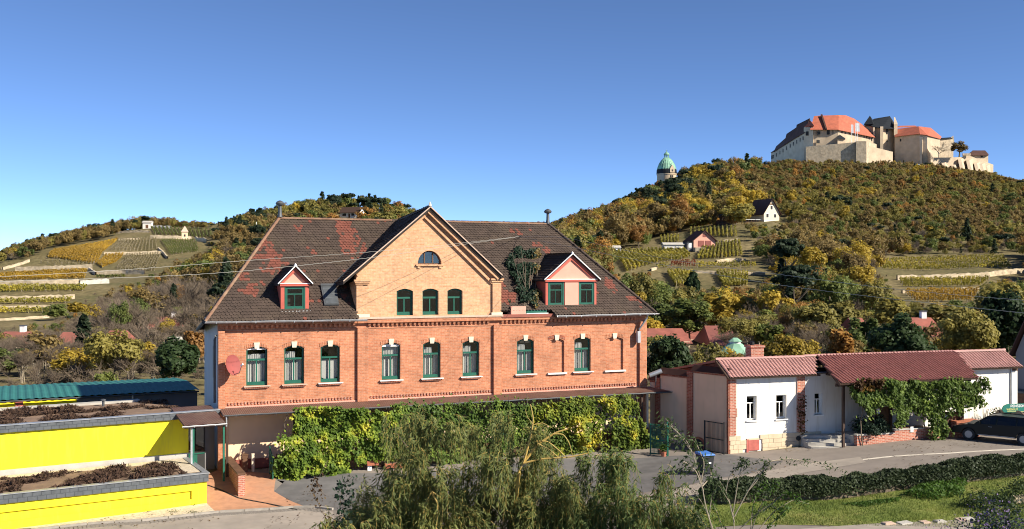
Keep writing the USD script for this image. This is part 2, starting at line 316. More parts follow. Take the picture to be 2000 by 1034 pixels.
leafy('row_gold', [(0.0, (0.34, 0.21, 0.03)), (0.5, (0.58, 0.36, 0.035)), (1.0, (0.72, 0.47, 0.05))], 0.3, 0.4, 0.08)
leafy('row_yellow', [(0.0, (0.26, 0.23, 0.04)), (0.5, (0.54, 0.43, 0.055)), (1.0, (0.74, 0.55, 0.07))], 0.3, 0.45, 0.12)
leafy('row_green', [(0.0, (0.11, 0.13, 0.03)), (0.6, (0.22, 0.22, 0.045)), (1.0, (0.40, 0.33, 0.06))], 0.3, 0.45, 0.1)
leafy('row_bare', [(0.0, (0.16, 0.13, 0.06)), (0.6, (0.26, 0.21, 0.09)), (1.0, (0.36, 0.29, 0.13))], 0.2, 0.3, 0.1)
leafy('row_red', [(0.0, (0.22, 0.05, 0.02)), (0.6, (0.38, 0.08, 0.03)), (1.0, (0.45, 0.17, 0.04))], 0.3, 0.3, 0.2)
# hill ground: dry grass, brush and bare earth
M('hill_ground', {'g': ('geometry', {}), 'n': ('noise_texture', {'scale': 0.05, 'detail': 8.0, 'roughness': 0.65}), 'n2': ('noise_texture', {'scale': 0.9, 'detail': 5.0}),
                  'r': ('rgb_ramp', {'ramp': [(0.30, (0.10, 0.095, 0.04)), (0.5, (0.155, 0.125, 0.06)), (0.7, (0.21, 0.165, 0.085))]}),
                  'r2': ('rgb_ramp', {'ramp': [(0.3, (0.6, 0.6, 0.6)), (0.7, (1.25, 1.25, 1.25))]}), 'm': ('mix_color', {'blend_type': 'multiply', 'fac': 1.0}),
                  'b': ('bump', {'distance': 0.3, 'strength': 0.6}), 'p': ('principled_bsdf', {'roughness': 0.95, 'specular_ior_level': 0.1})},
  [('g.position', 'n.vector'), ('g.position', 'n2.vector'), ('n.fac', 'r.fac'), ('n2.fac', 'r2.fac'), ('r.color', 'm.a'), ('r2.color', 'm.b'), ('m.result', 'p.base_color'), ('n2.fac', 'b.height'), ('b.normal', 'p.normal')])
M('lawn', {'g': ('geometry', {}), 'n': ('noise_texture', {'scale': 0.5, 'detail': 8.0, 'roughness': 0.7}),
           'r': ('rgb_ramp', {'ramp': [(0.32, (0.10, 0.14, 0.028)), (0.5, (0.165, 0.195, 0.046)), (0.68, (0.25, 0.22, 0.08))]}), 'p': ('principled_bsdf', {'roughness': 0.95, 'specular_ior_level': 0.1})},
  [('g.position', 'n.vector'), ('n.fac', 'r.fac'), ('r.color', 'p.base_color')])

# ---------------------------------------------------------------- frames of the buildings and the lie of the land
_o = at(426, 528, 46.0); _e = at(1261, 528, 54.74)
HA = math.atan2(_e[1] - _o[1], _e[0] - _o[0])
H = Frame((_o[0], _o[1], 0), HA); HL = float(np.hypot(*(_e - _o)[:2]))      # the brick house
_o = at(1425, 528, 50.28)
W = Frame((_o[0], _o[1], 0), math.radians(17.5))                             # the white guest house

def near_ground(X, Y):
    d = (np.asarray(X) - H.o[0]) * -H.V[0] + (np.asarray(Y) - H.o[1]) * -H.V[1]     # metres in front of the brick house
    z = -0.5 * sstep(1.5, 6.0, d) * (1 - sstep(3, 10, X)) * sstep(30, 34, Y)
    z = z + 0.5 * sstep(10.5, 22, X) * sstep(37, 45, Y)
    return z

_ctl = [  # hill ground: photo column, row and distance in metres
 (1150,560,200),(1300,562,205),(1375,491,270),(1505,434,300),(1412,444,310),(1350,585,190),(1240,470,330),(1250,520,245),(1450,520,250),(1480,470,275),
 (1600,600,175),(1700,522,262),(1780,500,290),(1850,560,215),(1900,512,272),(2000,512,272),(1700,400,420),(1800,420,400),(1900,420,420),(1600,360,500),(1550,318,590),(1640,312,600),(1720,318,610),(1850,332,612),
 (1940,354,600),(2000,374,590),(1400,345,545),(1300,366,560),(1230,405,510),(1150,438,470),(1085,462,440),(1020,475,440),(1600,470,300),(1550,520,240),
 (1400,400,400),(1300,440,370),(1200,460,350),(1500,395,380),(1100,520,250),(1700,580,190),(1950,590,190),
 (0,626,185),(90,622,190),(0,603,202),(100,598,206),(0,584,216),(150,575,222),(0,566,230),(150,560,236),(0,550,262),(180,548,270),(0,533,292),(170,524,300),(60,519,305),(200,515,318),(190,528,296),(290,528,296),
 (310,486,345),(240,494,332),(150,500,322),(100,514,312),(200,470,365),(235,468,365),(300,464,370),(350,462,375),(400,470,370),(395,452,400),(300,444,410),
 (200,455,420),(100,480,410),(0,512,400),(440,490,350),(500,460,370),(480,530,280),(560,432,420),(640,412,450),(700,405,470),(780,420,470),(820,436,470),(900,452,460),
 (600,500,300),(400,590,200),(260,600,200),(350,545,262),(430,560,230),(700,470,340),(850,500,330),
 (2400,470,380),(2400,560,210),(2600,420,560),(-400,560,240),(-400,530,330),(-500,520,420)]
_P = [at(a, b, c) for a, b, c in _ctl]
for x in range(-420, 460, 40): _P += [np.array([x, 128.0, 0.0]), np.array([x, 60.0, 0.0]), np.array([x, -60.0, 0.0])]
for x in (-300, -200, -100, 0): _P += [np.array([x, 560.0, 10.0]), np.array([x, 800.0, 6.0])]
for x in (100, 200, 300, 420): _P += [np.array([x, 800.0, 58.0]), np.array([x, 1000.0, 45.0])]
_P = np.array(_P)
_rbf = RBFInterpolator(_P[:, :2], _P[:, 2], kernel='linear', smoothing=0.0)
_gx = np.unique(np.concatenate([np.arange(-300, 420.1, 5), np.arange(-26, 40.1, 0.75), [-3500, -2200, -1400, -900, -600, -450, -370], [500, 620, 800, 1100, 1600, 2400, 3600]]))
_gy = np.unique(np.concatenate([np.arange(-20, 760.1, 5), np.arange(30, 66.1, 0.75), [-400, -150, -60], [860, 1000, 1300, 1800, 2600, 3600]]))
_X, _Y = np.meshgrid(_gx, _gy, indexing='ij')
_q = np.stack([np.clip(_X, -420, 560).ravel(), np.clip(_Y, -60, 1000).ravel()], 1)
_hz = _rbf(_q).reshape(_X.shape)
_hz = np.maximum(_hz, 0) * sstep(112, 140, _Y)
_nz = meshkit.fbm(np.stack([_X / 30, _Y / 30, _X * 0], -1), 4, seed=3) - 0.5
_Z = _hz + near_ground(_X, _Y) + _nz * 2.0 * sstep(150, 220, _Y)
_ti = RegularGridInterpolator((_gx, _gy), _Z, bounds_error=False, fill_value=0.0)
def terr(x, y): return _ti(np.stack([np.asarray(x, float), np.asarray(y, float)], -1))
def T(px, py, y0=30.0, y1=760.0):
    """The point of the land that the photo shows at this pixel."""
    r = ray(px, py); ys = np.arange(y0, y1, 0.25); hit = ZC + r[2] * ys < terr(r[0] * ys, ys)
    Y = ys[np.argmax(hit)] if hit.any() else ys[np.argmin((ZC + r[2] * ys - terr(r[0] * ys, ys))[ys < 640]) if y1 > 200 else -1]      # else the crest nearest below
    return np.array([r[0] * Y, Y, float(terr(r[0] * Y, Y))])
_i, _j = np.meshgrid(np.arange(len(_gx) - 1), np.arange(len(_gy) - 1), indexing='ij'); _n = len(_gy)
_quads = np.stack([_i * _n + _j, (_i + 1) * _n + _j, (_i + 1) * _n + _j + 1, _i * _n + _j + 1], -1).reshape(-1, 4)
top(MB().add(np.stack([_X, _Y, _Z], -1), _quads), 'ground', 'hill_ground', 'valley floor rising into two hills with brown autumn brush', 'ground', kind='structure', smooth=True)

def sheet(poly, dz, name, mat, label, cat, kind='structure', step=0.8, group=None):
    """A ground covering: a polygon (world x, y) laid on the land, dz above it."""
    poly = poly if isinstance(poly, Polygon) else Polygon(poly)
    mb = MB(); x0, y0, x1, y1 = poly.bounds
    for a in np.arange(x0, x1, step):
        strip = poly.intersection(sbox(a, y0, a + step, y1))
        if strip.is_empty: continue
        for b in np.arange(y0, y1, step):
            c = strip.intersection(sbox(a, b, a + step, b + step))
            for g in getattr(c, 'geoms', [c]):
                if g.geom_type != 'Polygon' or g.area < 1e-5: continue
                p = np.array(g.exterior.coords)[:-1]
                if g.exterior.is_ccw is False: p = p[::-1]
                z = terr(p[:, 0], p[:, 1]) + dz
                mb.add(np.column_stack([p, z]), [[0, k, k + 1] for k in range(1, len(p) - 1)])
    return top(mb, name, mat, label, cat, group, kind, smooth=True)

def G(px, py): return T(px, py, 28.0, 130.0)


# ---------------------------------------------------------------- the brick house
rng = np.random.default_rng(11)
def tiles(p0, eu, es, poly, w, h, mbs, choose, rng, thick=0.022, lift=0.042, kind='beaver'):
    """Lays single tiles over a roof plane. poly in (along eave, up slope); choose(u, s) gives the index of the mesh the tile goes to."""
    eu, es = np.array(eu, float), np.array(es, float); nn = np.cross(eu, es); p0 = np.array(p0, float)
    x0, y0, x1, y1 = poly.bounds; C = []
    for r in range(int((y1 - y0) / h) + 1):
        s = y0 + (r + 0.5) * h; us = np.arange(x0 - w, x1 + w, w) + (w / 2 if r % 2 and kind == 'beaver' else 0)
        C.append(np.stack([us, np.full_like(us, s)], 1))
    C = np.vstack(C); C = C[shapely.contains_xy(poly, C[:, 0], C[:, 1])]
    if not len(C): return
    a, top_, bot = w * 0.485, h * 0.95, -h * 0.5
    if kind == 'beaver':
        t = np.array([(-a, top_, 0.0), (-a, bot + h * .34, lift * .88), (-a * .5, bot + h * .04, lift), (a * .5, bot + h * .04, lift), (a, bot + h * .34, lift * .88), (a, top_, 0)])
        low = t[1:5] - [0, 0, thick]
        tv = np.vstack([t, low]); tf = [[0, 1, 2], [0, 2, 3], [0, 3, 4], [0, 4, 5]]
        for k in range(3): tf += [[1 + k, 6 + k, 7 + k], [1 + k, 7 + k, 2 + k]]
    else:
        g = np.array([(-1.0, .0), (-.55, .85), (-.1, 1.0), (.35, .35), (1.0, 0)]); z = g[:, 1] * 0.045
        tv = np.vstack([np.column_stack([g[:, 0] * a, np.full(5, top_), z]), np.column_stack([g[:, 0] * a, np.full(5, bot), z + lift]), np.column_stack([g[:, 0] * a, np.full(5, bot), z + lift - thick])])
        tf = []
        for k in range(4): tf += [[k, 5 + k, 6 + k], [k, 6 + k, k + 1], [5 + k, 10 + k, 11 + k], [5 + k, 11 + k, 6 + k]]
    tf = np.array(tf); idx = np.array([choose(*c) for c in C])
    for m, mb in enumerate(mbs):
        c = C[idx == m]
        if not len(c): continue
        q = tv[None] * np.array([1, 1, 1]) + np.zeros((len(c), 1, 1))
        q = q + np.stack([rng.normal(0, .006, len(c)), rng.normal(0, .006, len(c)), np.abs(rng.normal(0, .005, len(c)))], 1)[:, None]
        q[:, :, 2] += q[:, :, 0] * rng.normal(0, .04, len(c))[:, None]
        q[:, :, :2] += c[:, None]
        v = p0 + q[..., :1] * eu + q[..., 1:2] * es + q[..., 2:] * nn
        f = tf[None] + (np.arange(len(c)) * len(tv))[:, None, None]
        mb.add(v.reshape(-1, 3), f.reshape(-1, 3))

def arch_poly(x0, x1, z0, z1, rise=0.13, n=7):
    x = np.linspace(x1, x0, n); c = (x0 + x1) / 2; hw = (x1 - x0) / 2
    return Polygon([(x0, z0), (x1, z0)] + [(a, z1 - rise * ((a - c) / hw) ** 2) for a in x])

house = thing('brick_house', 'long two storey orange brick house with tiled hipped roof and central gable', 'house', H.o, HA)
Z0R = 7.46; K = (12.26 - Z0R) / 5.5; DEP = 7.6; R0, R1, RZ = 3.68, 19.58, 12.26
# openings: (left, right, bottom, top)
UW = [(1.29, 2.28), (3.08, 4.04), (4.84, 5.80), (7.93, 8.89), (10.09, 11.03), (12.23, 13.16), (15.29, 16.28), (18.68, 19.68)]
UK = ['gap', 'full', 'cafe', 'board', 'full', 'full', 'full', 'full']
BL = [(17.17, 18.07), (20.62, 21.70)]
GW = [(8.69, 9.55), (10.05, 10.91), (11.39, 12.22)]
wall = sbox(0, 2.9, HL, 7.0)
for a, b in UW: wall = wall.difference(arch_poly(a, b, 3.96, 5.83))
for a, b in BL: wall = wall.difference(arch_poly(a, b, 3.96, 5.80))
MB().extr(wall, 0, 0.36).build(house, 'wall', 'red_brick', label='orange brick upper storey wall')
for a, b in BL: MB().extr(arch_poly(a - .02, b + .02, 3.94, 5.82), 0.11, 0.3).build(house, 'blind_window', 'red_brick', label='bricked up window niche')
gw = Polygon([(6.62, 7.0), (14.3, 7.0), (14.3, 9.0), (13.95, 9.35), (10.36, 12.52), (6.62, 9.3)])
for a, b in GW: gw = gw.difference(arch_poly(a, b, 7.2, 8.55, .12))
lun = Polygon([(10.43 + .64 * math.cos(t), 9.80 + .70 * math.sin(t)) for t in np.linspace(0, math.pi, 15)])
gw = gw.difference(lun)
MB().extr(gw, -0.03, 0.34).build(house, 'gable_wall', 'pale_brick', label='pale yellowish brick gable')
for x0, x1 in ((6.6, 6.9), (14.0, 14.28)): MB().extr(Polygon([(.34, 7.02), (.34, 8.95), (1.9, 8.8)]), x0, x1, 'x').build(house, 'gable_cheek', 'pale_brick')   # where the gable stands above the roof
# the rest of the shell: side walls, back, ground floor
MB().box(0.0, 0.36, 0.36, DEP, 0, 6.95).build(house, 'side_wall', 'grey_plaster', label='grey plastered left side wall')
MB().box(HL - .36, HL, 0.36, DEP, 0, 6.95).build(house, 'side_wall', 'red_brick')
MB().box(0.36, HL - .36, DEP - .36, DEP, 0, 6.95).build(house, 'back_wall', 'red_brick')
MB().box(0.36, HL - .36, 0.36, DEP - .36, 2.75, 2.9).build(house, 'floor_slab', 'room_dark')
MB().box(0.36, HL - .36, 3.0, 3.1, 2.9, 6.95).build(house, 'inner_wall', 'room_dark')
gf = sbox(0.35, 0.46, HL - .35, 2.9).difference(sbox(14.0, 0.5, 15.0, 2.5)).difference(sbox(8, 1.0, 9, 2.3)).difference(sbox(18, 1.0, 19, 2.3))
MB().extr(gf, 0.06, 0.36).build(house, 'ground_floor_wall', 'cream_plaster', label='cream plastered ground floor wall under the canopy')
MB().box(0.35, HL - .35, 0.03, 0.36, -.4, 0.46).build(house, 'plinth', 'gable_red', label='red painted plinth')
for x0, x1 in ((0, .40), (HL - .62, HL)): MB().box(x0, x1, -0.04, 0.36, -.5, 2.9).build(house, 'corner_pier', 'red_brick')
for a in (8, 18, 14): 
    w = MB().box(a + .05, a + .95, .2, .24, .55 if a == 14 else 1.02, 2.28 if a != 14 else 2.48).build(house, 'window', 'green_paint')
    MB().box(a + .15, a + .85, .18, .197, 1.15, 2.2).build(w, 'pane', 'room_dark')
# pilasters
for x0, x1, zt in ((0, .30, 6.62), (6.66, 7.2, 6.62), (13.92, 14.36, 6.62), (22.68, HL, 6.62)):
    MB().box(x0, x1, -0.15, -0.001, 2.9, zt).build(house, 'pilaster', 'red_brick')
MB().box(13.86, 14.34, -0.14, -0.031, 7.16, 9.0).build(house, 'pilaster', 'pale_brick', label='gable pilaster right')
MB().box(6.62, 6.95, -0.06, -0.031, 7.3, 9.0).build(house, 'pilaster', 'pale_brick', label='gable pilaster left')
# corbel tables: a smooth course above, a row of dentils hanging below it
def corbels(x0, x1, z0, z1, y, mat, name, pitch=0.235, wd=0.115):
    x = x0
    while x + wd < x1:
        MB().hexa([(x, y * .55, z0), (x + wd, y * .55, z0), (x + wd, 0, z0), (x, 0, z0), (x, y, z1), (x + wd, y, z1), (x + wd, 0, z1), (x, 0, z1)]).build(house, name, mat); x += pitch
for x0, x1 in ((0.32, 6.64), (7.22, 13.9), (14.38, 22.66)): corbels(x0, x1, 6.70, 6.86, -0.15, 'red_brick', 'corbel')
MB().box(0, 6.66, -.17, -0.001, 6.862, 7.0).build(house, 'cornice', 'red_brick'); MB().box(14.36, HL, -.17, -0.001, 6.862, 7.0).build(house, 'cornice', 'red_brick')
MB().box(6.66, 14.36, -.19, -0.032, 6.862, 7.06).build(house, 'cornice', 'red_brick', label='brick course under the gable')
MB().box(6.60, 14.42, -.23, -0.032, 7.062, 7.15).build(house, 'string_course', 'sill_stone', label='pale stone ledge below the gable windows')
for x0, x1 in ((0.32, 6.64), (7.22, 13.9), (14.38, 22.66)):
    corbels(x0 + .12, x1 - .12, 3.06, 3.20, -0.06, 'garden_brick', 'dentil', 0.155, 0.075)
    MB().box(x0, x1, -0.035, -0.001, 2.935, 3.03).build(house, 'ledge', 'pink_board', label='pale flashing strip above the canopy')
    MB().box(x0, x1, -0.03, -0.001, 6.58, 6.64).build(house, 'string_course', 'red_brick')
# caps of the gable shoulders and raking cornice
MB().box(6.52, 7.30, -.16, -0.031, 8.86, 8.93).box(6.56, 7.24, -.12, -0.031, 8.78, 8.858).box(6.48, 7.34, -.2, -0.031, 8.932, 9.03).build(house, 'shoulder_cap', 'pale_brick')
MB().box(13.74, 14.46, -.24, -0.0315, 8.97, 9.07).box(13.79, 14.41, -.19, -0.0315, 8.87, 8.968).build(house, 'shoulder_cap', 'pale_brick')
MB().box(6.58, 7.28, -.12, -0.0315, 7.152, 7.30).build(house, 'shoulder_base', 'stone_white'); MB().box(13.78, 14.40, -.2, -0.0315, 7.152, 7.28).build(house, 'shoulder_base', 'stone_white')
E0, E1 = np.array([10.36, 12.56]), np.array([14.20, 9.12]); d = (E1 - E0) / np.linalg.norm(E1 - E0); nrm_ = np.array([-d[1], d[0]]) * -1
def rake(a, b, w0, w1, y0, y1, name, mat):
    d = (b - a) / np.linalg.norm(b - a); n = np.array([d[1], -d[0]]); n = n if n[1] < 0 else -n
    MB().extr(Polygon([a + n * w0, b + n * w0, b + n * w1, a + n * w1]), y0, y1).build(house, name, mat)
rake(E0, E1, .0, .16, -.30, -0.031, 'raking_cornice', 'pale_brick'); rake(E0 + [0, -.03], E1 + [-.1, -.03], .30, .42, -.14, -0.031, 'raking_cornice', 'pale_brick')
rake(E0, np.array([6.6, 9.27]), .0, .12, -.16, -0.0315, 'raking_cornice', 'pale_brick')
# windows
def window(parent, x0, x1, z0, z1, y, arch=0.13, bars='T', curtain='full', sill='stone', key=True, frame='green_paint', tz=.66):
    o = arch_poly(x0 + .002, x1 - .002, z0, z1, arch); fw = 0.075
    i = arch_poly(x0 + fw, x1 - fw, z0 + fw + .03, z1 - fw, arch * .8)
    zt = z0 + (z1 - z0) * tz; xm = (x0 + x1) / 2; mb = MB()
    mb.extr(o.difference(i), y, y + .09)
    if bars:
        mb.box(x0 + fw, x1 - fw, y - .012, y + .07, zt - .045, zt + .045)
        mb.box(xm - .03, xm + .03, y + .008, y + .06, z0 + fw + .03, zt - .0455)
        mb.box(x0 + fw, x1 - fw, y + .01, y + .055, z0 + fw + .03, z0 + fw + .10)
    w = mb.build(parent, 'window', frame)
    pane(i, y + .04).build(w, 'pane', 'pane_glass')
    if curtain:
        def drape(a, b, c0, c1, f=9.0, amp=.025):
            n = max(8, int((b - a) * 60)); x = np.linspace(a, b, n); yy = y + .20 + amp * np.sin(x * f * 6.28 + rng.uniform(0, 6)) + rng.normal(0, .004, n)
            v = np.vstack([np.column_stack([x, yy, np.full(n, c0)]), np.column_stack([x, yy * 1.0, np.full(n, c1)])])
            return MB().add(v, [[k, k + 1, n + k + 1, n + k] for k in range(n - 1)])
        if curtain == 'full':
            drape(x0 + .05, x0 + (x1 - x0) * .62, z0 + .05, zt).build(w, 'curtain', 'curtain', True)
            drape(x0 + (x1 - x0) * .66, x1 - .05, z0 + .05, zt, 5).build(w, 'curtain', 'curtain', True)
            drape(x0 + .05, x0 + (x1 - x0) * .6, zt, z0 + (z1 - z0) * .84, 12).build(w, 'valance', 'curtain', True)
        elif curtain == 'cafe':
            n = 14; x = np.linspace(x0 + .05, x1 - .05, n); bot = z0 + .12 + .18 * (np.abs(x - xm) / ((x1 - x0) / 2)) ** 2.0
            v = np.vstack([np.column_stack([x, np.full(n, y + .15), bot]), np.column_stack([x, np.full(n, y + .15), np.full(n, zt - .12)])])
            MB().add(v, [[k, k + 1, n + k + 1, n + k] for k in range(n - 1)]).build(w, 'curtain', 'curtain')
        elif curtain in ('gap', 'board'):
            drape(x0 + .05, x1 - .05, z0 + .05, zt).build(w, 'curtain', 'curtain', True)
            drape(x0 + .05, x1 - .05, zt, z0 + (z1 - z0) * (.80 if curtain == 'gap' else .9), 12).build(w, 'valance', 'curtain', True)
            MB().extr(arch_poly(x0 + .03, x1 - .03, z1 - (.16 if curtain == 'gap' else .20), z1 - .07, .07), y - .03, y - .002).build(w, 'head_board', 'blind_white')
    if sill:
        MB().box(x0 - .12, x1 + .14, -.13, y - .002, z0 - .05, z0 - .002).build(w, 'sill', 'pale_sill' if sill == 'pale' else 'sill_stone')
        n = int((x1 - x0 + .16) / .085); sb = MB()
        for k in range(n): sb.box(x0 - .08 + k * .085, x0 - .08 + k * .085 + .073, -.10, -0.001, z0 - .125, z0 - .052)
        sb.build(w, 'sill_bricks', 'dark_brick')
    if key:
        xm2 = xm + .0
        MB().hexa([(xm2 - .10, -.06, z1 - .09), (xm2 + .10, -.06, z1 - .09), (xm2 + .10, -.001, z1 - .09), (xm2 - .10, -.001, z1 - .09),
                   (xm2 - .14, -.06, z1 + .20), (xm2 + .14, -.06, z1 + .20), (xm2 + .14, -.001, z1 + .20), (xm2 - .14, -.001, z1 + .20)]).build(w, 'keystone', 'stone_white')
    return w
for (a, b), c in zip(UW, UK): window(house, a, b, 3.96, 5.83, .13, curtain=c, sill='pale' if a > 4.5 else 'stone')
for a, b in BL:
    MB().box(a - .1, b + .12, -.12, -0.001, 3.87, 3.955).build(house, 'niche_sill', 'pale_sill')
    xm = (a + b) / 2; MB().hexa([(xm - .10, -.06, 5.71), (xm + .10, -.06, 5.71), (xm + .10, 0, 5.71), (xm - .10, 0, 5.71), (xm - .14, -.06, 6.0), (xm + .14, -.06, 6.0), (xm + .14, 0, 6.0), (xm - .14, 0, 6.0)]).build(house, 'keystone', 'stone_white')
# segmental brick arches over the openings (a ring of standing bricks)
for a, b in UW + BL:
    xm, hw = (a + b) / 2, (b - a) / 2 + .06; mb = MB()
    for k in range(13):
        t = -1 + 2 * (k + .5) / 13; x = xm + t * hw; z = 5.845 - .13 * t * t
        if abs(x - xm) < .13: continue
        mb.box(x - .034, x + .034, -.022, -0.001, z, z + .17)
    mb.build(house, 'window_arch', 'dark_brick' if a in (17.17,) else 'red_brick', kind='stuff')
for a, b in GW: window(house, a, b, 7.2, 8.55, .12, .12, curtain=None, sill=None, key=False)
i = Polygon([(10.43 + .57 * math.cos(t), 9.86 + .58 * math.sin(t)) for t in np.linspace(0, math.pi, 15)])
mb = MB().extr(lun.difference(i), .12, .2)
for x in (10.20, 10.64): mb.box(x - .03, x + .03, .11, .18, 9.86, 10.38)
lw = mb.build(house, 'window', 'wood_brown', label='half round attic window'); pane(i, .15).build(lw, 'pane', 'pane_glass')
MB().box(9.70, 11.16, -.13, -0.031, 9.71, 9.795).box(9.78, 9.92, -.1, -0.031, 9.60, 9.709).box(10.94, 11.08, -.1, -0.031, 9.60, 9.709).build(lw, 'sill', 'pale_brick')
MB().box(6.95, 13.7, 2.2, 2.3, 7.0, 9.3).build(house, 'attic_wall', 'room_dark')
# slits in the left side wall
for k in (1.3, 2.0): 
    w = MB().box(-0.03, -0.001, k, k + .34, 4.2, 5.75).build(house, 'window', 'iron', label='tall narrow dark window in the side wall')
# ---- roof planes
EV = -.45                                     # eave overhang
ez = Z0R + K * EV
cs = 1 / math.hypot(1, K); up = (0, cs, K * cs)           # up the front slope
S = lambda v: (v - EV) / cs                                 # roof depth -> distance along the slope
Lx, Rx = -.62, HL + .42
vz = lambda z: (z - Z0R) / K
main = Polygon([(Lx, 0), (Rx, 0), (R1, S(5.5)), (R0, S(5.5))])
gcut = Polygon([(6.62, -1), (6.62, S(1.5)), (10.36, S(5.52)), (13.75, S(2.1)), (14.30, S(1.65)), (14.30, -1)])
low_r = Polygon([(14.30, -1), (14.30, S(-.10)), (17.35, S(-.10)), (17.35, -1)])      # the parapet stretch without eave
main_t = main.difference(gcut).difference(low_r)
DL, DR = (2.94, 4.28), (17.05, 20.08)         # dormer fronts; DY: how far back they stand
DY = .16
dcut = sbox(DL[0] + .05, S(.1), DL[1] - .05, S(1.35)).union(sbox(DR[0] + .05, S(.1), DR[1] - .05, S(1.5)))
roofp = MB()
def slab(poly, p0, eu, es, mb, thick=.12):
    eu, es = np.array(eu), np.array(es); nn = np.cross(eu, es); p0 = np.array(p0)
    for g in getattr(poly, 'geoms', [poly]):
        m = trimesh.creation.extrude_polygon(g, thick, engine='earcut'); v = np.array(m.vertices)
        mb.add(p0 + v[:, :1] * eu + v[:, 1:2] * es + (v[:, 2:] - thick - .012) * nn, m.faces)
slab(main_t.difference(dcut), (0, EV, ez), (1, 0, 0), up, roofp)
bc = np.array([-.30, 7.5, 6.25])         # the back eave corner at the left hangs lower
pl = lambda *p: np.array(p, float)
roofp.add([pl(Lx, EV, ez), bc, pl(R0, 5.5, RZ)], [[0, 2, 1]])
roofp.add([pl(Rx, EV, ez), pl(Rx, DEP + .45, ez), pl(R1, 5.5, RZ)], [[0, 1, 2]])
roofp.add([bc, pl(Rx, DEP + .45, ez), pl(R1, 5.5, RZ), pl(R0, 5.5, RZ)], [[0, 3, 2, 1]])
GA, GBl, GBr, GC = pl(10.36, -.38, 12.70), pl(5.88, -.38, 8.93), pl(14.30, -.38, 9.20), pl(10.36, 5.5, 12.28)
GDl, GDr = pl(5.88, 1.50, 8.82), pl(14.30, 1.72, 9.05)
for a, b, c, d_, s in ((GBl, GA, GC, GDl, 1), (GBr, GA, GC, GDr, -1)):
    q = [a, b, c, d_]; lo = [p - pl(0, 0, .14) for p in q]
    roofp.hexa(lo + q) if s < 0 else roofp.hexa([lo[0], lo[3], lo[2], lo[1], q[0], q[3], q[2], q[1]])
roof = roofp.build(house, 'roof', 'underlay')
old, new = MB(), MB()
_ell = [(7.15, 4.6, .62, 1.0), (7.3, 3.75, .78, .75), (6.9, 5.35, .3, .5), (3.0, 2.65, .75, .75), (2.3, 3.1, .55, .3), (2.7, 3.8, .45, .45), (2.1, 4.35, .35, .4), (1.35, 2.0, .4, .3), (1.55, 1.1, .6, .28), (2.0, 1.5, .5, .2),
        (4.55, 4.9, .35, .25), (6.2, .75, .35, .18), (4.6, .5, .6, .12), (3.2, 1.35, .3, .2), (3.0, 3.3, .3, .3), (13.2, 4.3, .4, .6), (17.2, 4.9, .35, .25), (18.3, 4.0, .5, .2), (18.6, 3.6, .3, .25), (21.6, 1.3, .35, .5), (22.7, .5, .5, .3), (9.3, 5.45, .3, .2), (14.8, .9, .8, .7), (5.2, 3.4, .2, .15), (20.3, .9, .5, .15), (8.0, 3.0, .8, .12)]
_rr = random.Random(5)
def which(u, s):
    v = s * cs + EV
    for a, b, c, e in _ell:
        b2 = b if b > 6.5 else b; q = ((u - a) / c) ** 2 + ((v - b2) / e) ** 2
        if q < 1 and _rr.random() < .90 - .62 * q: return 1
    return 1 if _rr.random() < .010 else 0
tiles((0, EV, ez), (1, 0, 0), up, main_t.difference(dcut), .172, .205, [old, new], which, rng)
def plane_tiles(a, b, c, d_):                 # a-b eave to peak line, quad a b c d: lays courses parallel to a-d
    eu = (d_ - a) / np.linalg.norm(d_ - a); es = b - a; es = es - eu * (es @ eu); es /= np.linalg.norm(es)
    if np.cross(eu, es)[2] < 0: eu = -eu
    P = Polygon([((p - a) @ eu, (p - a) @ es) for p in (a, b, c, d_)])
    tiles(a, eu, es, P, .172, .205, [old, new], lambda u, s: 0, rng)
plane_tiles(GBl, GA, GC, GDl); plane_tiles(GBr, GA, GC, GDr)
def tri_tiles(a, b, c):
    eu = (b - a) / np.linalg.norm(b - a); es = c - a; es = es - eu * (es @ eu); es /= np.linalg.norm(es); flip = np.cross(eu, es)[2] < 0
    e2 = -eu if flip else eu
    tiles(a, e2, es, Polygon([((p - a) @ e2, (p - a) @ es) for p in (a, b, c)]), .172, .205, [old, new], lambda u, s: 0, rng)
tri_tiles(pl(Lx, EV, ez), bc, pl(R0, 5.5, RZ)); tri_tiles(pl(Rx, EV, ez), pl(Rx, DEP + .45, ez), pl(R1, 5.5, RZ))
old.build(roof, 'roof_tiles', 'weathered_tile', kind='stuff', label='weathered dark brown beaver tail tiles')
new.build(roof, 'roof_tiles', 'new_tile', kind='stuff', label='patches of newer red beaver tail tiles')
def ridge(a, b, name, mat, r=.10, step=.36, off=0.03):
    a, b = np.array(a, float), np.array(b, float); n = int(np.linalg.norm(b - a) / step); t = (b - a) / n; mb = MB()
    g = np.linspace(-.15, math.pi + .15, 6); d = t / np.linalg.norm(t); sd = np.cross(d, (0, 0, 1)); sd /= np.linalg.norm(sd); u_ = np.cross(sd, d)
    for k in range(n):
        p, q = a + t * k, a + t * (k + 1.06)
        ring = lambda c, rr: np.array([c + sd * rr * math.cos(x) + u_ * (rr * math.sin(x) + off) for x in g])
        m = len(g); mb.add(np.vstack([ring(p, r * .9), ring(q, r * 1.15), ring(q, r * .8)]), [[j, j + 1, m + j + 1, m + j] for j in range(m - 1)] + [[m + j, m + j + 1, 2 * m + j + 1, 2 * m + j] for j in range(m - 1)])
    mb.build(roof, name, mat)
ridge((R0, 5.5, RZ), (9.9, 5.5, RZ), 'ridge_tiles', 'ridge_tile', .075); ridge((10.8, 5.5, RZ), (R1, 5.5, RZ - .03), 'ridge_tiles', 'ridge_tile', .07)
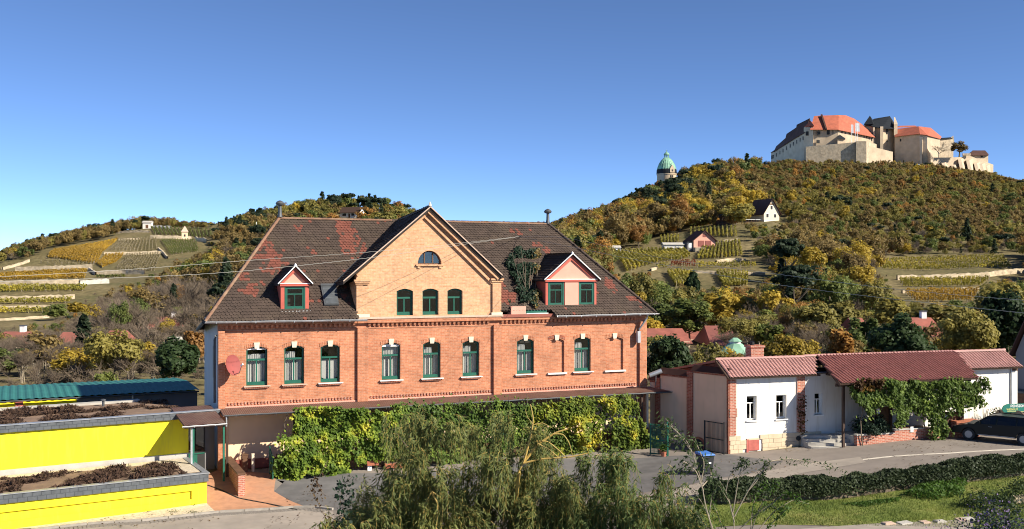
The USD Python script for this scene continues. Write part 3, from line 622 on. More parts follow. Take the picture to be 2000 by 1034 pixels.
ridge((Lx, EV, ez), (R0, 5.5, RZ), 'hip_tiles', 'ridge_tile', .075); ridge((Rx, EV, ez), (R1, 5.5, RZ), 'hip_tiles', 'weathered_tile', .09)
ridge(bc, (R0, 5.5, RZ), 'hip_tiles', 'weathered_tile', .09)
ridge(GA + pl(0, 0, 0), GC, 'ridge_tiles', 'weathered_tile', .08)
MB().bar(GBl + pl(0, -.02, .03), GA + pl(0, -.02, .03), .10, .05).bar(GBr + pl(0, -.02, .03), GA + pl(0, -.02, .03), .10, .05).build(roof, 'verge', 'sill_stone')
MB().lathe([(0, 0), (.09, .05), (.05, .2), (0, .28)], GA + pl(0, .05, .02), 8).build(roof, 'finial', 'stone_white')
# lead valley edges beside the gable
MB().bar(GDl + pl(0, -.05, .06), GC + pl(-.2, -.1, -.1), .10, .02).bar(GDr + pl(0, -.05, .06), GC + pl(.2, -.1, -.1), .10, .02).build(roof, 'valley_flashing', 'dark_zinc')
# gutters and pipes
def gutter(a, b, r, mat, name='gutter', parent=None):
    a, b = np.array(a, float), np.array(b, float); d = b - a; d /= np.linalg.norm(d); sd = np.cross(d, (0, 0, 1)); g = np.linspace(math.pi, 2 * math.pi, 7); mb = MB()
    for rr, fl in ((r, 1), (r * .85, -1)):
        ring = lambda c: np.array([c + sd * rr * math.cos(x) + np.array([0, 0, rr * math.sin(x)]) for x in g])
        f = [[j, j + 1, 8 + j, 7 + j] for j in range(6)]; mb.add(np.vstack([ring(a), ring(b)]), f if fl > 0 else [q[::-1] for q in f])
    for s in (-1, 1): mb.tube([a + sd * s * r, b + sd * s * r], r * .14, 5)
    for t in np.arange(.5, np.linalg.norm(b - a), .9): mb.box(*(lambda c: (c[0] - .015, c[0] + .015, c[1] - r, c[1] + r, c[2] - r * 1.05, c[2] - r * .2))(a + d * t))
    return mb.build(parent or house, name, mat)
gutter((Lx - .02, EV - .09, ez + .02), (7.05, EV - .09, ez - .01), .085, 'zinc'); gutter((17.42, EV - .09, ez - .02), (Rx + .1, EV - .09, ez + .02), .085, 'zinc')
gutter((Lx - .08, EV - .05, ez + .02), (bc[0] - .1, bc[1] * .95, bc[2] + .05), .085, 'dark_zinc')
MB().tube([(22.95, EV - .09, ez - .06), (22.95, EV + .0, ez - .25), (22.6, -.22, 6.2), (22.6, -.22, 6.05)], .05, 8).build(house, 'downpipe', 'zinc')
MB().box(22.44, 22.62, -.34, -.12, 5.45, 6.1).build(house, 'rain_box', 'zinc', label='grey rainwater box at the right corner')
MB().tube([(-.1, -.05, 6.4), (-.14, .25, 6.2), (-.14, .25, 3.2)], .06, 8).build(house, 'downpipe', 'dark_zinc')
MB().box(14.36, 17.36, -.22, .3, 7.001, 7.16).build(house, 'parapet', 'gable_red', label='low red parapet where the eave is interrupted')
MB().box(14.9, 15.75, -.16, .35, 7.161, 7.58).build(house, 'parapet_block', 'pink_board'); MB().box(15.8, 17.0, -.1, .12, 7.161, 7.40).build(house, 'low_window', 'green_paint')
MB().box(15.78, 17.05, -.18, -.101, 7.161, 7.21).build(house, 'low_sill', 'pale_sill')
# vents
for x, z, nm in ((R0 + .05, RZ + .1, 0), (R1, RZ + .02, 1)):
    MB().lathe([(.13, 0), (.10, .25), (.085, .62), (.20, .66), (.24, .74), (.17, .84), (.05, .90), (0, .91)], (x, 5.5, z), 12).build(house, 'vent_pipe', 'dark_zinc', 30)
# dormers
def dormer(x0, x1, z0, zc, za, y, wins, boards):
    xm = (x0 + x1) / 2; yb = vz(z0 + .1)
    fr = sbox(x0, z0, x1, zc)
    for a, b in wins: fr = fr.difference(sbox(a, z0 + .12, b, zc - .16))
    d_ = MB().extr(fr, y - .02, y + .08).build(house, 'dormer', 'rust_red_paint')
    for a, b in ((x0, x0 + .08), (x1 - .08, x1)): MB().extr(Polygon([(y + .081, z0), (y + .081, zc), (vz(zc) + .1, zc)]), a, b, 'x').build(d_, 'cheek', 'rust_red_paint')
    for a, b in boards: MB().box(a, b, y - .05, y - .021, z0 + .12, zc - .14).build(d_, 'board', 'pink_board')
    g = Polygon([(x0 + .02, zc), (x1 - .02, zc), (xm, za - .10)])
    MB().extr(g, y - .0, y + .08).build(d_, 'pediment', 'pink_board')
    MB().box(x0 - .05, x1 + .05, y - .10, y + .0, zc - .10, zc + .01).build(d_, 'lintel', 'rust_red_paint'); MB().box(x0 - .07, x1 + .07, y - .12, y - .0, zc + .012, zc + .05).build(d_, 'ledge', 'lead_white')
    bw = .15 * (x1 - x0) ** .35
    for s, e in ((x0, 1), (x1, -1)):
        a, b = np.array([s - e * .1, zc + .05]), np.array([xm, za - .02]); q = (b - a) / np.linalg.norm(b - a); n = np.array([q[1] * e, -q[0] * e]); n = n if n[1] < 0 else -n
        MB().extr(Polygon([a, b, b + n * bw, a + n * bw]).intersection(Polygon([(x0 - 1, zc + .05), (x1 + 1, zc + .05), (x1 + 1, za + 1), (x0 - 1, za + 1)])).intersection(sbox(*( (x0 - 1, 0, xm, 99) if e > 0 else (xm, 0, x1 + 1, 99)))), y - .08, y - .001).build(d_, 'bargeboard', 'rust_red_paint')
    MB().box(x0 - .06, x1 + .06, y - .14, y - .021, z0 - .1, z0 + .015).build(d_, 'apron', 'lead_white')
    for a, b in wins:
        w = MB().extr(sbox(a, z0 + .12, b, zc - .16).difference(sbox(a + .09, z0 + .24, b - .09, zc - .24)), y + .0, y + .1).box(a + .09, b - .09, y + .0, y + .05, z0 + .12 + (zc - z0 - .28) * .66, z0 + .17 + (zc - z0 - .28) * .66)
        w.box((a + b) / 2 - .012, (a + b) / 2 + .012, y + .02, y + .06, z0 + .24, z0 + .12 + (zc - z0 - .28) * .66)
        w.extr(sbox(a - .05, z0 + .07, b + .05, zc - .11).difference(sbox(a, z0 + .12, b, zc - .16)), y - .03, y - .0205)
        w.build(d_, 'window_frame', 'green_paint'); pane(sbox(a + .05, z0 + .2, b - .05, zc - .2), y + .05).build(d_, 'pane', 'pane_glass')
    # little saddle roof with tiles
    yb2 = vz(za); rt, rn = MB(), MB(); base = MB()
    for s in (-1, 1):
        ex = x0 - .16 if s < 0 else x1 + .16; zE = zc - .02
        a, b, c, q = pl(ex, y - .2, zE), pl(xm, y - .2, za), pl(xm, yb2 + .1, za), pl(ex, vz(zE) + .1, zE)
        lo = [p - pl(0, 0, .06) for p in (a, b, c, q)]; hi = [p - pl(0, 0, .015) for p in (a, b, c, q)]
        base.hexa(lo + hi) if s > 0 else base.hexa([lo[0], lo[3], lo[2], lo[1], hi[0], hi[3], hi[2], hi[1]])
        eu = np.array([0, 1.0, 0]) * (-s) * -1; eu = pl(0, 1, 0) if s > 0 else pl(0, -1, 0)
        es = (b - a) / np.linalg.norm(b - a)
        if np.cross(eu, es)[2] < 0: eu = -eu
        tiles(a, eu, es, Polygon([((p - a) @ eu, (p - a) @ es) for p in (a, b, c, q)]), .172, .205, [rt], lambda u, v: 0, rng)
        base2 = MB().bar(a + pl(0, -.015, .04), b + pl(0, -.015, .04), .06, .05); base2.build(d_, 'verge', 'lead_white')
    base.build(d_, 'dormer_roof', 'underlay'); rt.build(d_, 'roof_tiles', 'weathered_tile', kind='stuff')
    MB().lathe([(0, 0), (.08, .03), (.04, .12), (0, .16)], (xm, y - .17, za + .0), 8).build(d_, 'finial', 'lead_white')
    MB().box(x0 + .1, x1 - .1, y + .55, y + .6, z0 + .1, zc).build(d_, 'back', 'room_dark')
dormer(2.94, 4.30, 7.50, 8.82, 9.68, DY, [(3.17, 4.07)], [])
dormer(17.03, 20.10, 7.48, 8.97, 10.37, DY, [(17.23, 18.07), (19.08, 19.92)], [(18.17, 18.99)])
# skylight with its roller shutter closed
def onroof(x, v, o=0): return np.array([x, v, Z0R + K * v]) + np.array([0, -K * cs, cs]) * o
mb = MB(); q = [onroof(a, v, o) for o in (0, .12) for a, v in ((5.08, .28), (5.80, .28), (5.88, 1.36), (5.10, 1.36))]
sk = mb.hexa([q[i] for i in (0, 1, 2, 3, 4, 5, 6, 7)]).build(house, 'skylight', 'dark_zinc', label='skylight with grey roller shutter')
for k in range(13):
    v0 = .34 + k * .072; MB().hexa([onroof(a, v, o) for o in (.121, .135) for a, v in ((5.15, v0), (5.73, v0), (5.76, v0 + .062), (5.17, v0 + .062))]).build(sk, 'shutter_slat', 'slate_tile')
MB().hexa([onroof(a, v, o) for o in (.121, .17) for a, v in ((5.09, 1.30), (5.87, 1.30), (5.88, 1.42), (5.10, 1.42))]).build(sk, 'shutter_box', 'dark_zinc')
# canopy along the ground floor
CY = -1.72; cn = MB(); n = int((HL + 1.0 - .05) / .045); x = np.linspace(.05, HL + .95, n); zz = .014 * (np.arange(n) % 2)
for o in (0,):
    v = np.vstack([np.column_stack([x, np.full(n, -.04), 2.955 + zz]), np.column_stack([x, np.full(n, CY), 2.86 + zz])]); cn.add(v, [[k, n + k, n + k + 1, k + 1] for k in range(n - 1)])
cn.box(.05, HL + .95, CY, -.05, 2.80, 2.845)
can = cn.build(house, 'canopy', 'awning_sheet', label='long brown corrugated canopy over the ground floor')
gutter((.12, CY - .06, 2.86), (HL + 1.0, CY - .06, 2.84), .06, 'dark_zinc', parent=can)
for x in (.25, 3.3, 6.9, 10.6, 14.3, 18.0, 22.0): MB().box(x - .05, x + .05, CY + .12, CY + .22, -.45, 2.8).build(can, 'post', 'wood_dark')
MB().tube([(.2, CY - .02, 2.83), (.2, CY - .02, 2.35)], .035, 8).build(can, 'downpipe', 'zinc')
MB().box(HL - .75, HL - .64, CY + .3, CY + .42, -.3, 2.8).build(can, 'post', 'stone_white', label='white post at the right end')
# satellite dish
dl = thing('satellite_dish', 'round red satellite dish on the left corner of the brick house', 'satellite dish', H.w(.62, -.75, 5.06), HA)
th = np.linspace(0, 2 * math.pi, 25)[:-1]; mb = MB(); prof = [(0.0, .09), (.18, .083), (.34, .05), (.46, .0)]
tl = np.array(mat4((0, 0, 0)).GetTranspose())[:3, :3]
ax = np.array([.62, -.78, .22]); ax /= np.linalg.norm(ax); s1 = np.cross((0, 0, 1), ax); s1 /= np.linalg.norm(s1); s2 = np.cross(ax, s1)
def ringd(r, h, o=0): return np.array([s1 * r * math.cos(t) + s2 * r * 1.06 * math.sin(t) - ax * (h + o) for t in th])
for o, flip in ((0, 1), (.018, -1)):
    vs = np.vstack([ringd(max(r, .001), h, o) for r, h in prof]); f = [[i * 24 + j, i * 24 + (j + 1) % 24, (i + 1) * 24 + (j + 1) % 24, (i + 1) * 24 + j] for i in range(3) for j in range(24)]
    mb.add(vs, [q[::flip] for q in f])
mb.add(np.vstack([ringd(.46, 0, 0), ringd(.46, 0, .018)]), [[j, (j + 1) % 24, 24 + (j + 1) % 24, 24 + j] for j in range(24)])
mb.build(dl, 'dish', 'dish_red', True)
MB().tube([-s2 * .44, -s2 * .42 + ax * .3, -s2 * .1 + ax * .52], .017, 6).build(dl, 'arm', 'dark_zinc'); MB().tube([-s2 * .12 + ax * .46, -s2 * .06 + ax * .6], .04, 8).build(dl, 'receiver', 'lead_white')
MB().tube([-ax * .1, pl(0, .3, -.1), pl(0, .74, -.1)], .025, 6).build(dl, 'bracket', 'dark_zinc')

# ---------------------------------------------------------------- the yellow flat roofed annexes
YA = math.radians(31)
_g = G(404, 988); YL = Frame((_g[0], _g[1], 0), YA)
_o = at(426, 528, 45.55); YU = Frame((_o[0], _o[1], 0), YA)
def slates(parent, x0, x1, z0, z1, y, seed):
    r = np.random.default_rng(seed); rows = 2; h = (z1 - z0) / rows
    for k in range(rows):
        x = x0 + (0 if k else -.15)
        while x < x1 - .02:
            w = .33 + r.uniform(-.02, .02); a, b = max(x, x0) + .006, min(x + w, x1) - .006
            if b - a > .04:
                o = r.uniform(0, .006); zz0, zz1 = z0 + k * h, z0 + (k + 1) * h + .03 * (k == 0)
                MB().hexa([(a, y - .030 - o, zz0 + r.uniform(0, .008)), (b, y - .030 - o, zz0), (b, y - .018 - o, zz0), (a, y - .018 - o, zz0),
                           (a, y - .014 - .008 * k, zz1 - .004), (b, y - .014 - .008 * k, zz1 - .004), (b, y - .002, zz1 - .004), (a, y - .002, zz1 - .004)]).build(parent, 'slate', 'slate_tile')
            x += w
def clump_field(x0, x1, y0, y1, z, n, seed, hmax=.32):
    """Dry heather and sedum tussocks on a flat roof."""
    r = np.random.default_rng(seed); mb = MB()
    cx, cy = r.uniform(x0, x1, n), r.uniform(y0, y1, n)
    keep = meshkit.noise(np.stack([cx * .9, cy * 1.4, cx * 0], -1), seed) > .42
    for a, b in zip(cx[keep], cy[keep]):
        R = r.uniform(.08, .26); hh = r.uniform(.06, hmax) * (R / .26); m = int(26 * R / .2) + 8
        g, rad = r.uniform(0, 6.28, m), R * np.sqrt(r.uniform(0, 1, m)); lean = r.normal(0, .06, (m, 2)); p = np.column_stack([a + rad * np.cos(g), b + rad * np.sin(g), np.full(m, z)])
        q = p + np.column_stack([lean[:, 0] + .4 * rad * np.cos(g), lean[:, 1] + .4 * rad * np.sin(g), hh * (1 - (rad / R) ** 2 * .6) * r.uniform(.6, 1.1, m)])
        sd = np.column_stack([np.cos(g + 1.57), np.sin(g + 1.57), g * 0]) * r.uniform(.012, .03, (m, 1))
        v = np.stack([p - sd, p + sd, q + sd * 1.3, q - sd * 1.3], 1).reshape(-1, 3); f = np.arange(4 * m).reshape(m, 4); mb.add(v, f)
    return mb
# lower annexe
zl1, zl0 = YL.fac(404, 923)[1], YL.fac(404, 941)[1]
XL = -14.0
low = thing('yellow_annexe', 'lower yellow flat roofed annexe in front with slate edge and recessed panel', 'building', YL.o, YA)
fr = sbox(XL, -.9, 0, zl0 + .02).difference(sbox(XL + .1, -.15, -.62, zl0 - .32))
MB().extr(fr, 0, .3).build(low, 'wall', 'yellow_plaster')
MB().box(XL + .1, -.62, .09, .3, -.9, zl0 - .30).build(low, 'recessed_panel', 'yellow_plaster')
MB().box(-.3, 0, .3, 3.9, -.9, zl0 + .02).build(low, 'end_wall', 'yellow_plaster')
MB().box(XL + .1, -.621, .05, .089, -.9, -.17).build(low, 'base_strip', 'concrete')
MB().box(XL, .06, -.06, 0.12, zl0 + .021, zl1 - .03).box(-.1, .06, .121, 3.9, zl0 + .021, zl1 - .03).build(low, 'fascia', 'slate_tile')
MB().box(XL, .10, -.12, .16, zl1 - .029, zl1).box(-.14, .10, .161, 3.9, zl1 - .029, zl1).build(low, 'edge_cap', 'zinc')
slates(low, XL, .06, zl0 + .022, zl1 - .03, -.06, 3)
MB().box(XL, -.14, .161, 3.95, zl0, zl1 - .06).build(low, 'roof', 'roof_earth')
MB().box(XL, -.3, 3.3, 3.95, zl1 - .059, zl1 - .045).box(-.75, -.141, .5, 3.9, zl1 - .044, zl1 - .03).build(low, 'gravel_strip', 'gravel')
clump_field(XL, -.8, .3, 3.3, zl1 - .06, 620, 7).build(low, 'heather', 'heather', kind='stuff', label='brown dry heather tussocks on the lower flat roof')
# upper annexe
zu1, zu0 = YU.fac(426, 799.5)[1], YU.fac(426, 814)[1]
zb = zl1 - .06
x368 = YU.fac(368, 860)[0]; XU = -17.5
upp = thing('yellow_annexe', 'upper yellow flat roofed annexe with slate edge beside the brick house', 'building', YU.o, YA)
MB().box(XU, x368, 0, .3, -.6, zu0 + .02).build(upp, 'wall', 'yellow_plaster')
MB().box(XU, x368, -.02, -.001, zb - .2, zb + .22).build(upp, 'base_strip', 'concrete')
MB().box(XU, x368 - .3, .301, 5.4, -.6, zu0).build(upp, 'core', 'yellow_plaster')
MB().box(x368 - .3, x368, .301, 1.3, -.6, zu0).build(upp, 'jamb', 'gable_red')
MB().box(x368 + .001, .1, 1.05, 1.3, -.3, zu0).build(upp, 'porch_wall', 'dark_grey_plaster')
dr = MB().box(x368 + .06, x368 + .98, .98, 1.04, -.02, 2.25).build(upp, 'door', 'room_dark', label='dark glazed entrance door with green lower panel')
MB().box(x368 + .10, x368 + .62, .95, .979, 0.02, .78).build(dr, 'door_panel', 'green_paint'); MB().box(x368 + .08, x368 + .96, .955, .979, .80, .86).build(dr, 'rail', 'green_paint')
pane(sbox(x368 + .12, .9, x368 + .92, 2.15), .965).build(dr, 'pane', 'pane_glass'); MB().tube([(x368 + .18, .93, 1.0), (x368 + .30, .93, 1.0)], .014, 6).build(dr, 'handle', 'zinc')
MB().box(XU, .05, -.10, .15, zu0 + .021, zu1 - .03).build(upp, 'fascia', 'slate_tile')
MB().box(XU, .08, -.16, .19, zu1 - .029, zu1).build(upp, 'edge_cap', 'zinc')
slates(upp, XU, .05, zu0 + .022, zu1 - .03, -.10, 4)
MB().extr(Polygon([(XU, .151), (.0, .151), (-1.2, 2.0), (-2.6, 5.4), (XU, 5.4)]), zu0, zu1 - .05, 'z').build(upp, 'roof', 'roof_earth')
MB().box(XU, -10.3, .16, 5.4, zu1 - .049, zu1 - .03).box(XU, -2.6, 4.9, 5.42, zu1 - .048, zu1 + .05).build(upp, 'gravel_strip', 'concrete')
clump_field(-10.2, -1.5, .3, 4.8, zu1 - .05, 700, 9, .26).build(upp, 'heather', 'heather', kind='stuff', label='brown dry heather tussocks on the upper flat roof')
MB().tube([(-4.4, 4.2, zu1 - .05), (-4.4, 4.2, zu1 + .22)], .06, 8).lathe([(.12, 0), (.12, .06), (0, .09)], (-4.4, 4.2, zu1 + .22), 8).build(upp, 'vent_pipe', 'dark_zinc')
# small entrance canopy
ca = YU.fac(356, 833, -1.9); cb = YU.fac(443, 829, -1.9)
x0, x1, zc = ca[0], cb[0], (ca[1] + cb[1]) / 2
mb = MB(); n = 60; xs = np.linspace(x0 + .1, x1 - .05, n); zz = .016 * (np.arange(n) % 2)
mb.add(np.vstack([np.column_stack([xs, np.full(n, .9), zc + .50 + zz]), np.column_stack([xs, np.full(n, -1.9), zc + .03 + zz])]), [[k, n + k, n + k + 1, k + 1] for k in range(n - 1)])
mb.bar((x0 + .1, -1.85, zc - .04), (x1 - .05, -1.85, zc - .04), .06, .1)
mb.hexa([(x0 + .1, -1.8, zc - .03), (x1 - .05, -1.8, zc - .03), (x1 - .05, .9, zc + .44), (x0 + .1, .9, zc + .44), (x0 + .1, -1.8, zc), (x1 - .05, -1.8, zc), (x1 - .05, .9, zc + .47), (x0 + .1, .9, zc + .47)])
cno = mb.build(upp, 'entrance_canopy', 'awning_sheet')
gutter((x0, -1.96, zc + .02), (x1, -1.96, zc), .055, 'zinc', parent=cno)
for px in (374, 377.5, 437): 
    x = YU.fac(px, 860, -1.8)[0]; MB().box(x - .04, x + .04, -1.84, -1.76, -.5, zc - .09).build(cno, 'post', 'gate_green' if px != 374 else 'zinc')
# shed with the teal roof behind
TE = Frame(at(385, 528, 58.0), math.radians(27)); TE.o[2] = 0
zt0 = TE.fac(385, 761)[1]; zt1 = TE.fac(385, 742.5, 4.5)[1]
sh = thing('teal_roofed_shed', 'long low yellow shed with teal metal roof behind the flat annexes', 'building', TE.o, TE.ang)
n = 260; xs = np.linspace(-26, .1, n); k_ = np.arange(n) % 4; zz = np.where(k_ < 2, .035, 0)
MB().add(np.vstack([np.column_stack([xs, np.full(n, -.25), zt0 + zz]), np.column_stack([xs, np.full(n, 4.5), zt1 + zz]), np.column_stack([xs, np.full(n, 9.0), zt0 - .2 + zz])]),
         [[k, k + 1, n + k + 1, n + k] for k in range(n - 1)] + [[n + k, n + k + 1, 2 * n + k + 1, 2 * n + k] for k in range(n - 1)]).build(sh, 'roof', 'teal_sheet')
gutter((-26, -.33, zt0 - .05), (.05, -.33, zt0 - .05), .07, 'dark_zinc', parent=sh)
MB().box(-26, 0, .0, 4.2, 0, zt0 - .12).build(sh, 'wall', 'yellow_plaster')
xg = TE.fac(150, 790)[0]; MB().box(xg, 0, -.03, -.001, .2, zt0 - .14).build(sh, 'dark_panel', 'dark_grey_plaster', label='dark grey wall panel under the eave')
a, b = TE.fac(30, 790)[0], TE.fac(45, 790)[0]; MB().box(a, b, -.08, -.001, 0, zt0 - .13).build(sh, 'pier', 'hatch_red')
x = TE.fac(258, 770)[0]; MB().tube([(x, -.33, zt0 - .1), (x, -.3, zt0 - .7)], .05, 6).build(sh, 'downpipe', 'zinc')
# ---------------------------------------------------------------- forecourt
def Gp(*p): return [tuple(G(*q)[:2]) for q in p]
SL = list(Gp((0, 1033), (0, 1011), (404, 988), (420, 1003), (285, 1018)))
roadpoly = Polygon([(-34, 28), (40, 28), (40, 55), (30, 55), (11.0, 50.15), (7.2, 55.2), (H.w(HL, -.3, 0)[0], H.w(HL, -.3, 0)[1]), tuple(H.w(.2, -.2, 0)[:2]), (-34, 34)])
sheet(roadpoly, .012, 'road', 'asphalt', 'sunlit grey brown road and forecourt', 'road')
yard = Polygon(Gp((500, 930), (560, 940), (535, 962), (600, 992), (700, 1005), (1000, 985), (1330, 952), (1470, 926), (1530, 905), (1424, 889), (1300, 893), (1100, 900), (800, 925)))
sheet(yard, .020, 'yard', 'dark_asphalt', 'darker patched yard before the brick house', 'yard')
sheet(Polygon(Gp((1180, 985), (1300, 962), (1420, 938), (1560, 910), (1680, 896), (1692, 905), (1560, 928), (1440, 956), (1330, 985), (1200, 1010))), .024, 'pavement', 'pale_asphalt', 'pale worn strip of paving between the yard and the road', 'paving')
sheet(Polygon(Gp((-60, 1060), (60, 1046), (285, 1024), (420, 1009), (600, 999), (650, 1003), (660, 1040), (500, 1060))), .018, 'pavement', 'pale_asphalt', 'pale sunlit road edge below the kerb on the left', 'paving')
clk = Polygon(Gp((403, 930), (428, 920), (540, 930), (535, 962), (598, 992), (522, 996), (468, 999), (419, 1003), (404, 990)))
sheet(clk, .028, 'entrance_paving', 'clinker', 'reddish clinker paved entrance ramp', 'paving', step=.4)
sheet(Polygon(Gp((-60, 1040), (0, 1010), (404, 987), (420, 1003), (285, 1018), (120, 1033))), .030, 'gravel_strip', 'gravel', 'pale gravel strip below the yellow wall', 'gravel', step=.5)
_kp = Gp((60, 1041), (180, 1028), (285, 1018.5), (420, 1004), (522, 997.5), (600, 994), (650, 999))
kb = thing('kerb', 'low grey kerbstones along the gravel strip and clinker ramp', 'kerb')
seg = shapely.LineString(_kp); d = 0
while d < seg.length - .5:
    a, b = seg.interpolate(d + .01), seg.interpolate(min(d + .98, seg.length)); za, zb2 = float(terr(a.x, a.y)), float(terr(b.x, b.y))
    MB().bar((a.x, a.y, za + .02), (b.x, b.y, zb2 + .02), .13, .16).build(kb, 'kerbstone', 'kerb'); d += 1.0
# band of setts in front of the kerb
st = thing('sett_gutter', 'two rows of small grey setts along the kerb', 'gutter stones')
for off in (.16, .31, .46):
    ol = seg.parallel_offset(off, 'right'); d = 0
    while d < ol.length - .1:
        a = ol.interpolate(d); b = ol.interpolate(d + .01); t = math.atan2(b.y - a.y, b.x - a.x); z = float(terr(a.x, a.y)); w = .065; zz = z + .028 + rng.uniform(0, .012)
        m = MB().hexa([(-.072, -w, z - .05), (.072, -w, z - .05), (.072, w, z - .05), (-.072, w, z - .05), (-.064, -w + .01, zz), (.064, -w + .01, zz), (.064, w - .01, zz), (-.064, w - .01, zz)]).moved(t, (a.x, a.y, 0))
        m.build(st, 'sett', 'sett'); d += .155
# drain channel, low wall, steps, railing
dp = [G(*q) for q in ((406, 951), (432, 962), (466, 976), (520, 986), (580, 998))]
mb = MB()
for a, b in zip(dp, dp[1:]): mb.bar(a + [0, 0, .028], b + [0, 0, .028], .09, .024)
top(mb, 'drain_channel', 'iron', 'thin dark drain channel across the clinker ramp', 'drain')
a, b = G(444, 922), G(472, 974); lw = thing('low_brick_wall', 'low brick wall with brown cap beside the entrance steps', 'wall')
dv = (b - a) / np.linalg.norm((b - a)[:2]); sd = np.array([-dv[1], dv[0], 0])
q = [a + sd * .14, a - sd * .14, b - sd * .14, b + sd * .14]; zt = .62
MB().hexa([(*p[:2], -.7) for p in q] + [(*p[:2], zt) for p in q]).build(lw, 'wall', 'garden_brick')
q2 = [a + sd * .18 - dv * .03, a - sd * .18 - dv * .03, b - sd * .18 + dv * .05, b + sd * .18 + dv * .05]
MB().hexa([(*p[:2], zt + .001) for p in q2] + [(*p[:2], zt + .06) for p in q2]).build(lw, 'cap', 'wood_brown')
sp = thing('entrance_steps', 'three concrete steps up to the canopy terrace', 'steps', H.o, HA)
ps = [H.loc(G(*p)) for p in ((478, 958), (524, 955))]
sx0, sx1 = ps[0][0], ps[1][0] + .2
for k in range(3): MB().box(sx0, sx1, -2.55 + .32 * k, -1.0, -.6, -.34 + .17 * k).build(sp, 'step', 'concrete')
MB().box(sx0 - .3, sx1 + 1.2, -1.6, .05, -.6, 0.0).build(sp, 'landing', 'concrete')
for x, w, mt, lb in ((sx0 + .35, .13, 'wood_brown', 'short brown wooden post on the landing by the cream wall'), (sx0 + .72, .06, 'stone_white', 'slim white post beside the wooden post on the landing')):
    p = thing('post', lb, 'post', H.w(x, -.7, 0), HA); MB().box(-w, w, -w, w, 0, .80).box(-w * 1.15, w * 1.15, -w * 1.15, w * 1.15, .801, .84).build(p, 'shaft', mt)
rl = thing('railing', 'green metal handrail beside the entrance steps', 'railing', H.o, HA)
xr = sx1 + .12
for y, z in ((-2.6, -.45), (-2.2, -.3), (-1.7, -.1)): MB().tube([(xr, y, z - .1), (xr, y, z + 1.35)], .035, 8).build(rl, 'post', 'gate_green')
MB().tube([(xr, -2.65, .92), (xr, -1.6, 1.28)], .03, 8).build(rl, 'handrail', 'gate_green'); MB().tube([(xr, -2.62, .45), (xr, -1.65, .8)], .022, 8).build(rl, 'rail', 'gate_green')
# slatted fence under the vines, with a planter board and notices
fn = thing('slatted_fence', 'brown slatted wooden fence under the grape vines of the brick house', 'fence', H.o, HA)
FY = -1.98; x = xr + .25; xe = 22.9
for z in (.05, .62):
    xx = x
    while xx < xe: MB().box(xx, min(xx + 2.4, xe) - .02, FY + .03, FY + .07, z - .04 - .12 * (xx < 6), z + .03 - .12 * (xx < 6)).build(fn, 'rail', 'wood_dark'); xx += 2.4
r_ = np.random.default_rng(5)
while x < xe:
    g = float(terr(*H.w(x, FY, 0)[:2])); MB().box(x, x + .048, FY + r_.uniform(-.004, .004), FY + .025, g + .06, g + 1.0 + r_.uniform(-.02, .02)).build(fn, 'slat', 'wood_brown'); x += .082
for px, py, lb in ((722, 914, 'white notice on the fence left of the willow'), (1200, 882, 'grey white notice on the fence under the right vine')):
    x, z = H.fac(px, py, FY - .4); p = thing('notice', lb, 'notice', H.w(x, FY - .4, z), HA); MB().box(-.10, .10, -.012, .0, -.16, .16).build(p, 'board', 'paper'); MB().bar((-.05, -.016, -.07), (.05, -.016, .07), .006, .02).build(p, 'mark', 'ink')
for px, py, wd in ((772, 907, .55), (727, 902, .3)):
    x, z = H.fac(px, py, FY - .35); p = thing('flower_box', 'terracotta flower box hung on the fence near the %s' % ('white notice' if wd < .5 else 'left edge of the willow'), 'flower box', H.w(x, FY - .42, z), HA)
    MB().hexa([(-wd * .9, -.1, -.16), (wd * .9, -.1, -.16), (wd * .9, .1, -.16), (-wd * .9, .1, -.16), (-wd, -.12, .08), (wd, -.12, .08), (wd, .11, .08), (-wd, .11, .08)]).build(p, 'box', 'terracotta'); MB().box(-wd * .9, wd * .9, -.1, .09, .04, .085).build(p, 'soil', 'roof_earth')

# ---------------------------------------------------------------- the white guest house on the right
gh = thing('white_guest_house', 'low white plastered guest house with pink tiled roof and stone plinth', 'house', W.o, W.ang)
f = W.fac
WR = f(1985, 780)[0]; pxA0, pxA1 = f(1556, 780)[0], f(1571, 780)[0]; ZE = 4.03
wz = lambda x: float(terr(*W.w(x, -.1, 0)[:2]))
zpl = f(1520, 847)[1]
wins = [(1459, 1478, 774, 821), (1516, 1536, 772, 818), (1591, 1606, 768, 810), (1888, 1907, 757, 789)]
ww = []
wall = sbox(0, 0, WR, ZE)
for a, b, c, d in wins:
    x0, z1 = f(a, c); x1, z0 = f(b, d); ww.append((x0, x1, z0, z1)); wall = wall.difference(sbox(x0, z0, x1, z1))
MB().extr(wall, 0, .35).build(gh, 'wall', 'white_plaster')
MB().box(WR - .35, WR, .351, 6, 0, ZE).build(gh, 'end_wall', 'white_plaster'); MB().box(.35, WR - .36, 5.7, 6, 0, 3.6).build(gh, 'back_wall', 'white_plaster'); MB().box(.35, WR - .36, 1.8, 1.9, 0, 3.9).build(gh, 'inner_wall', 'room_dark')
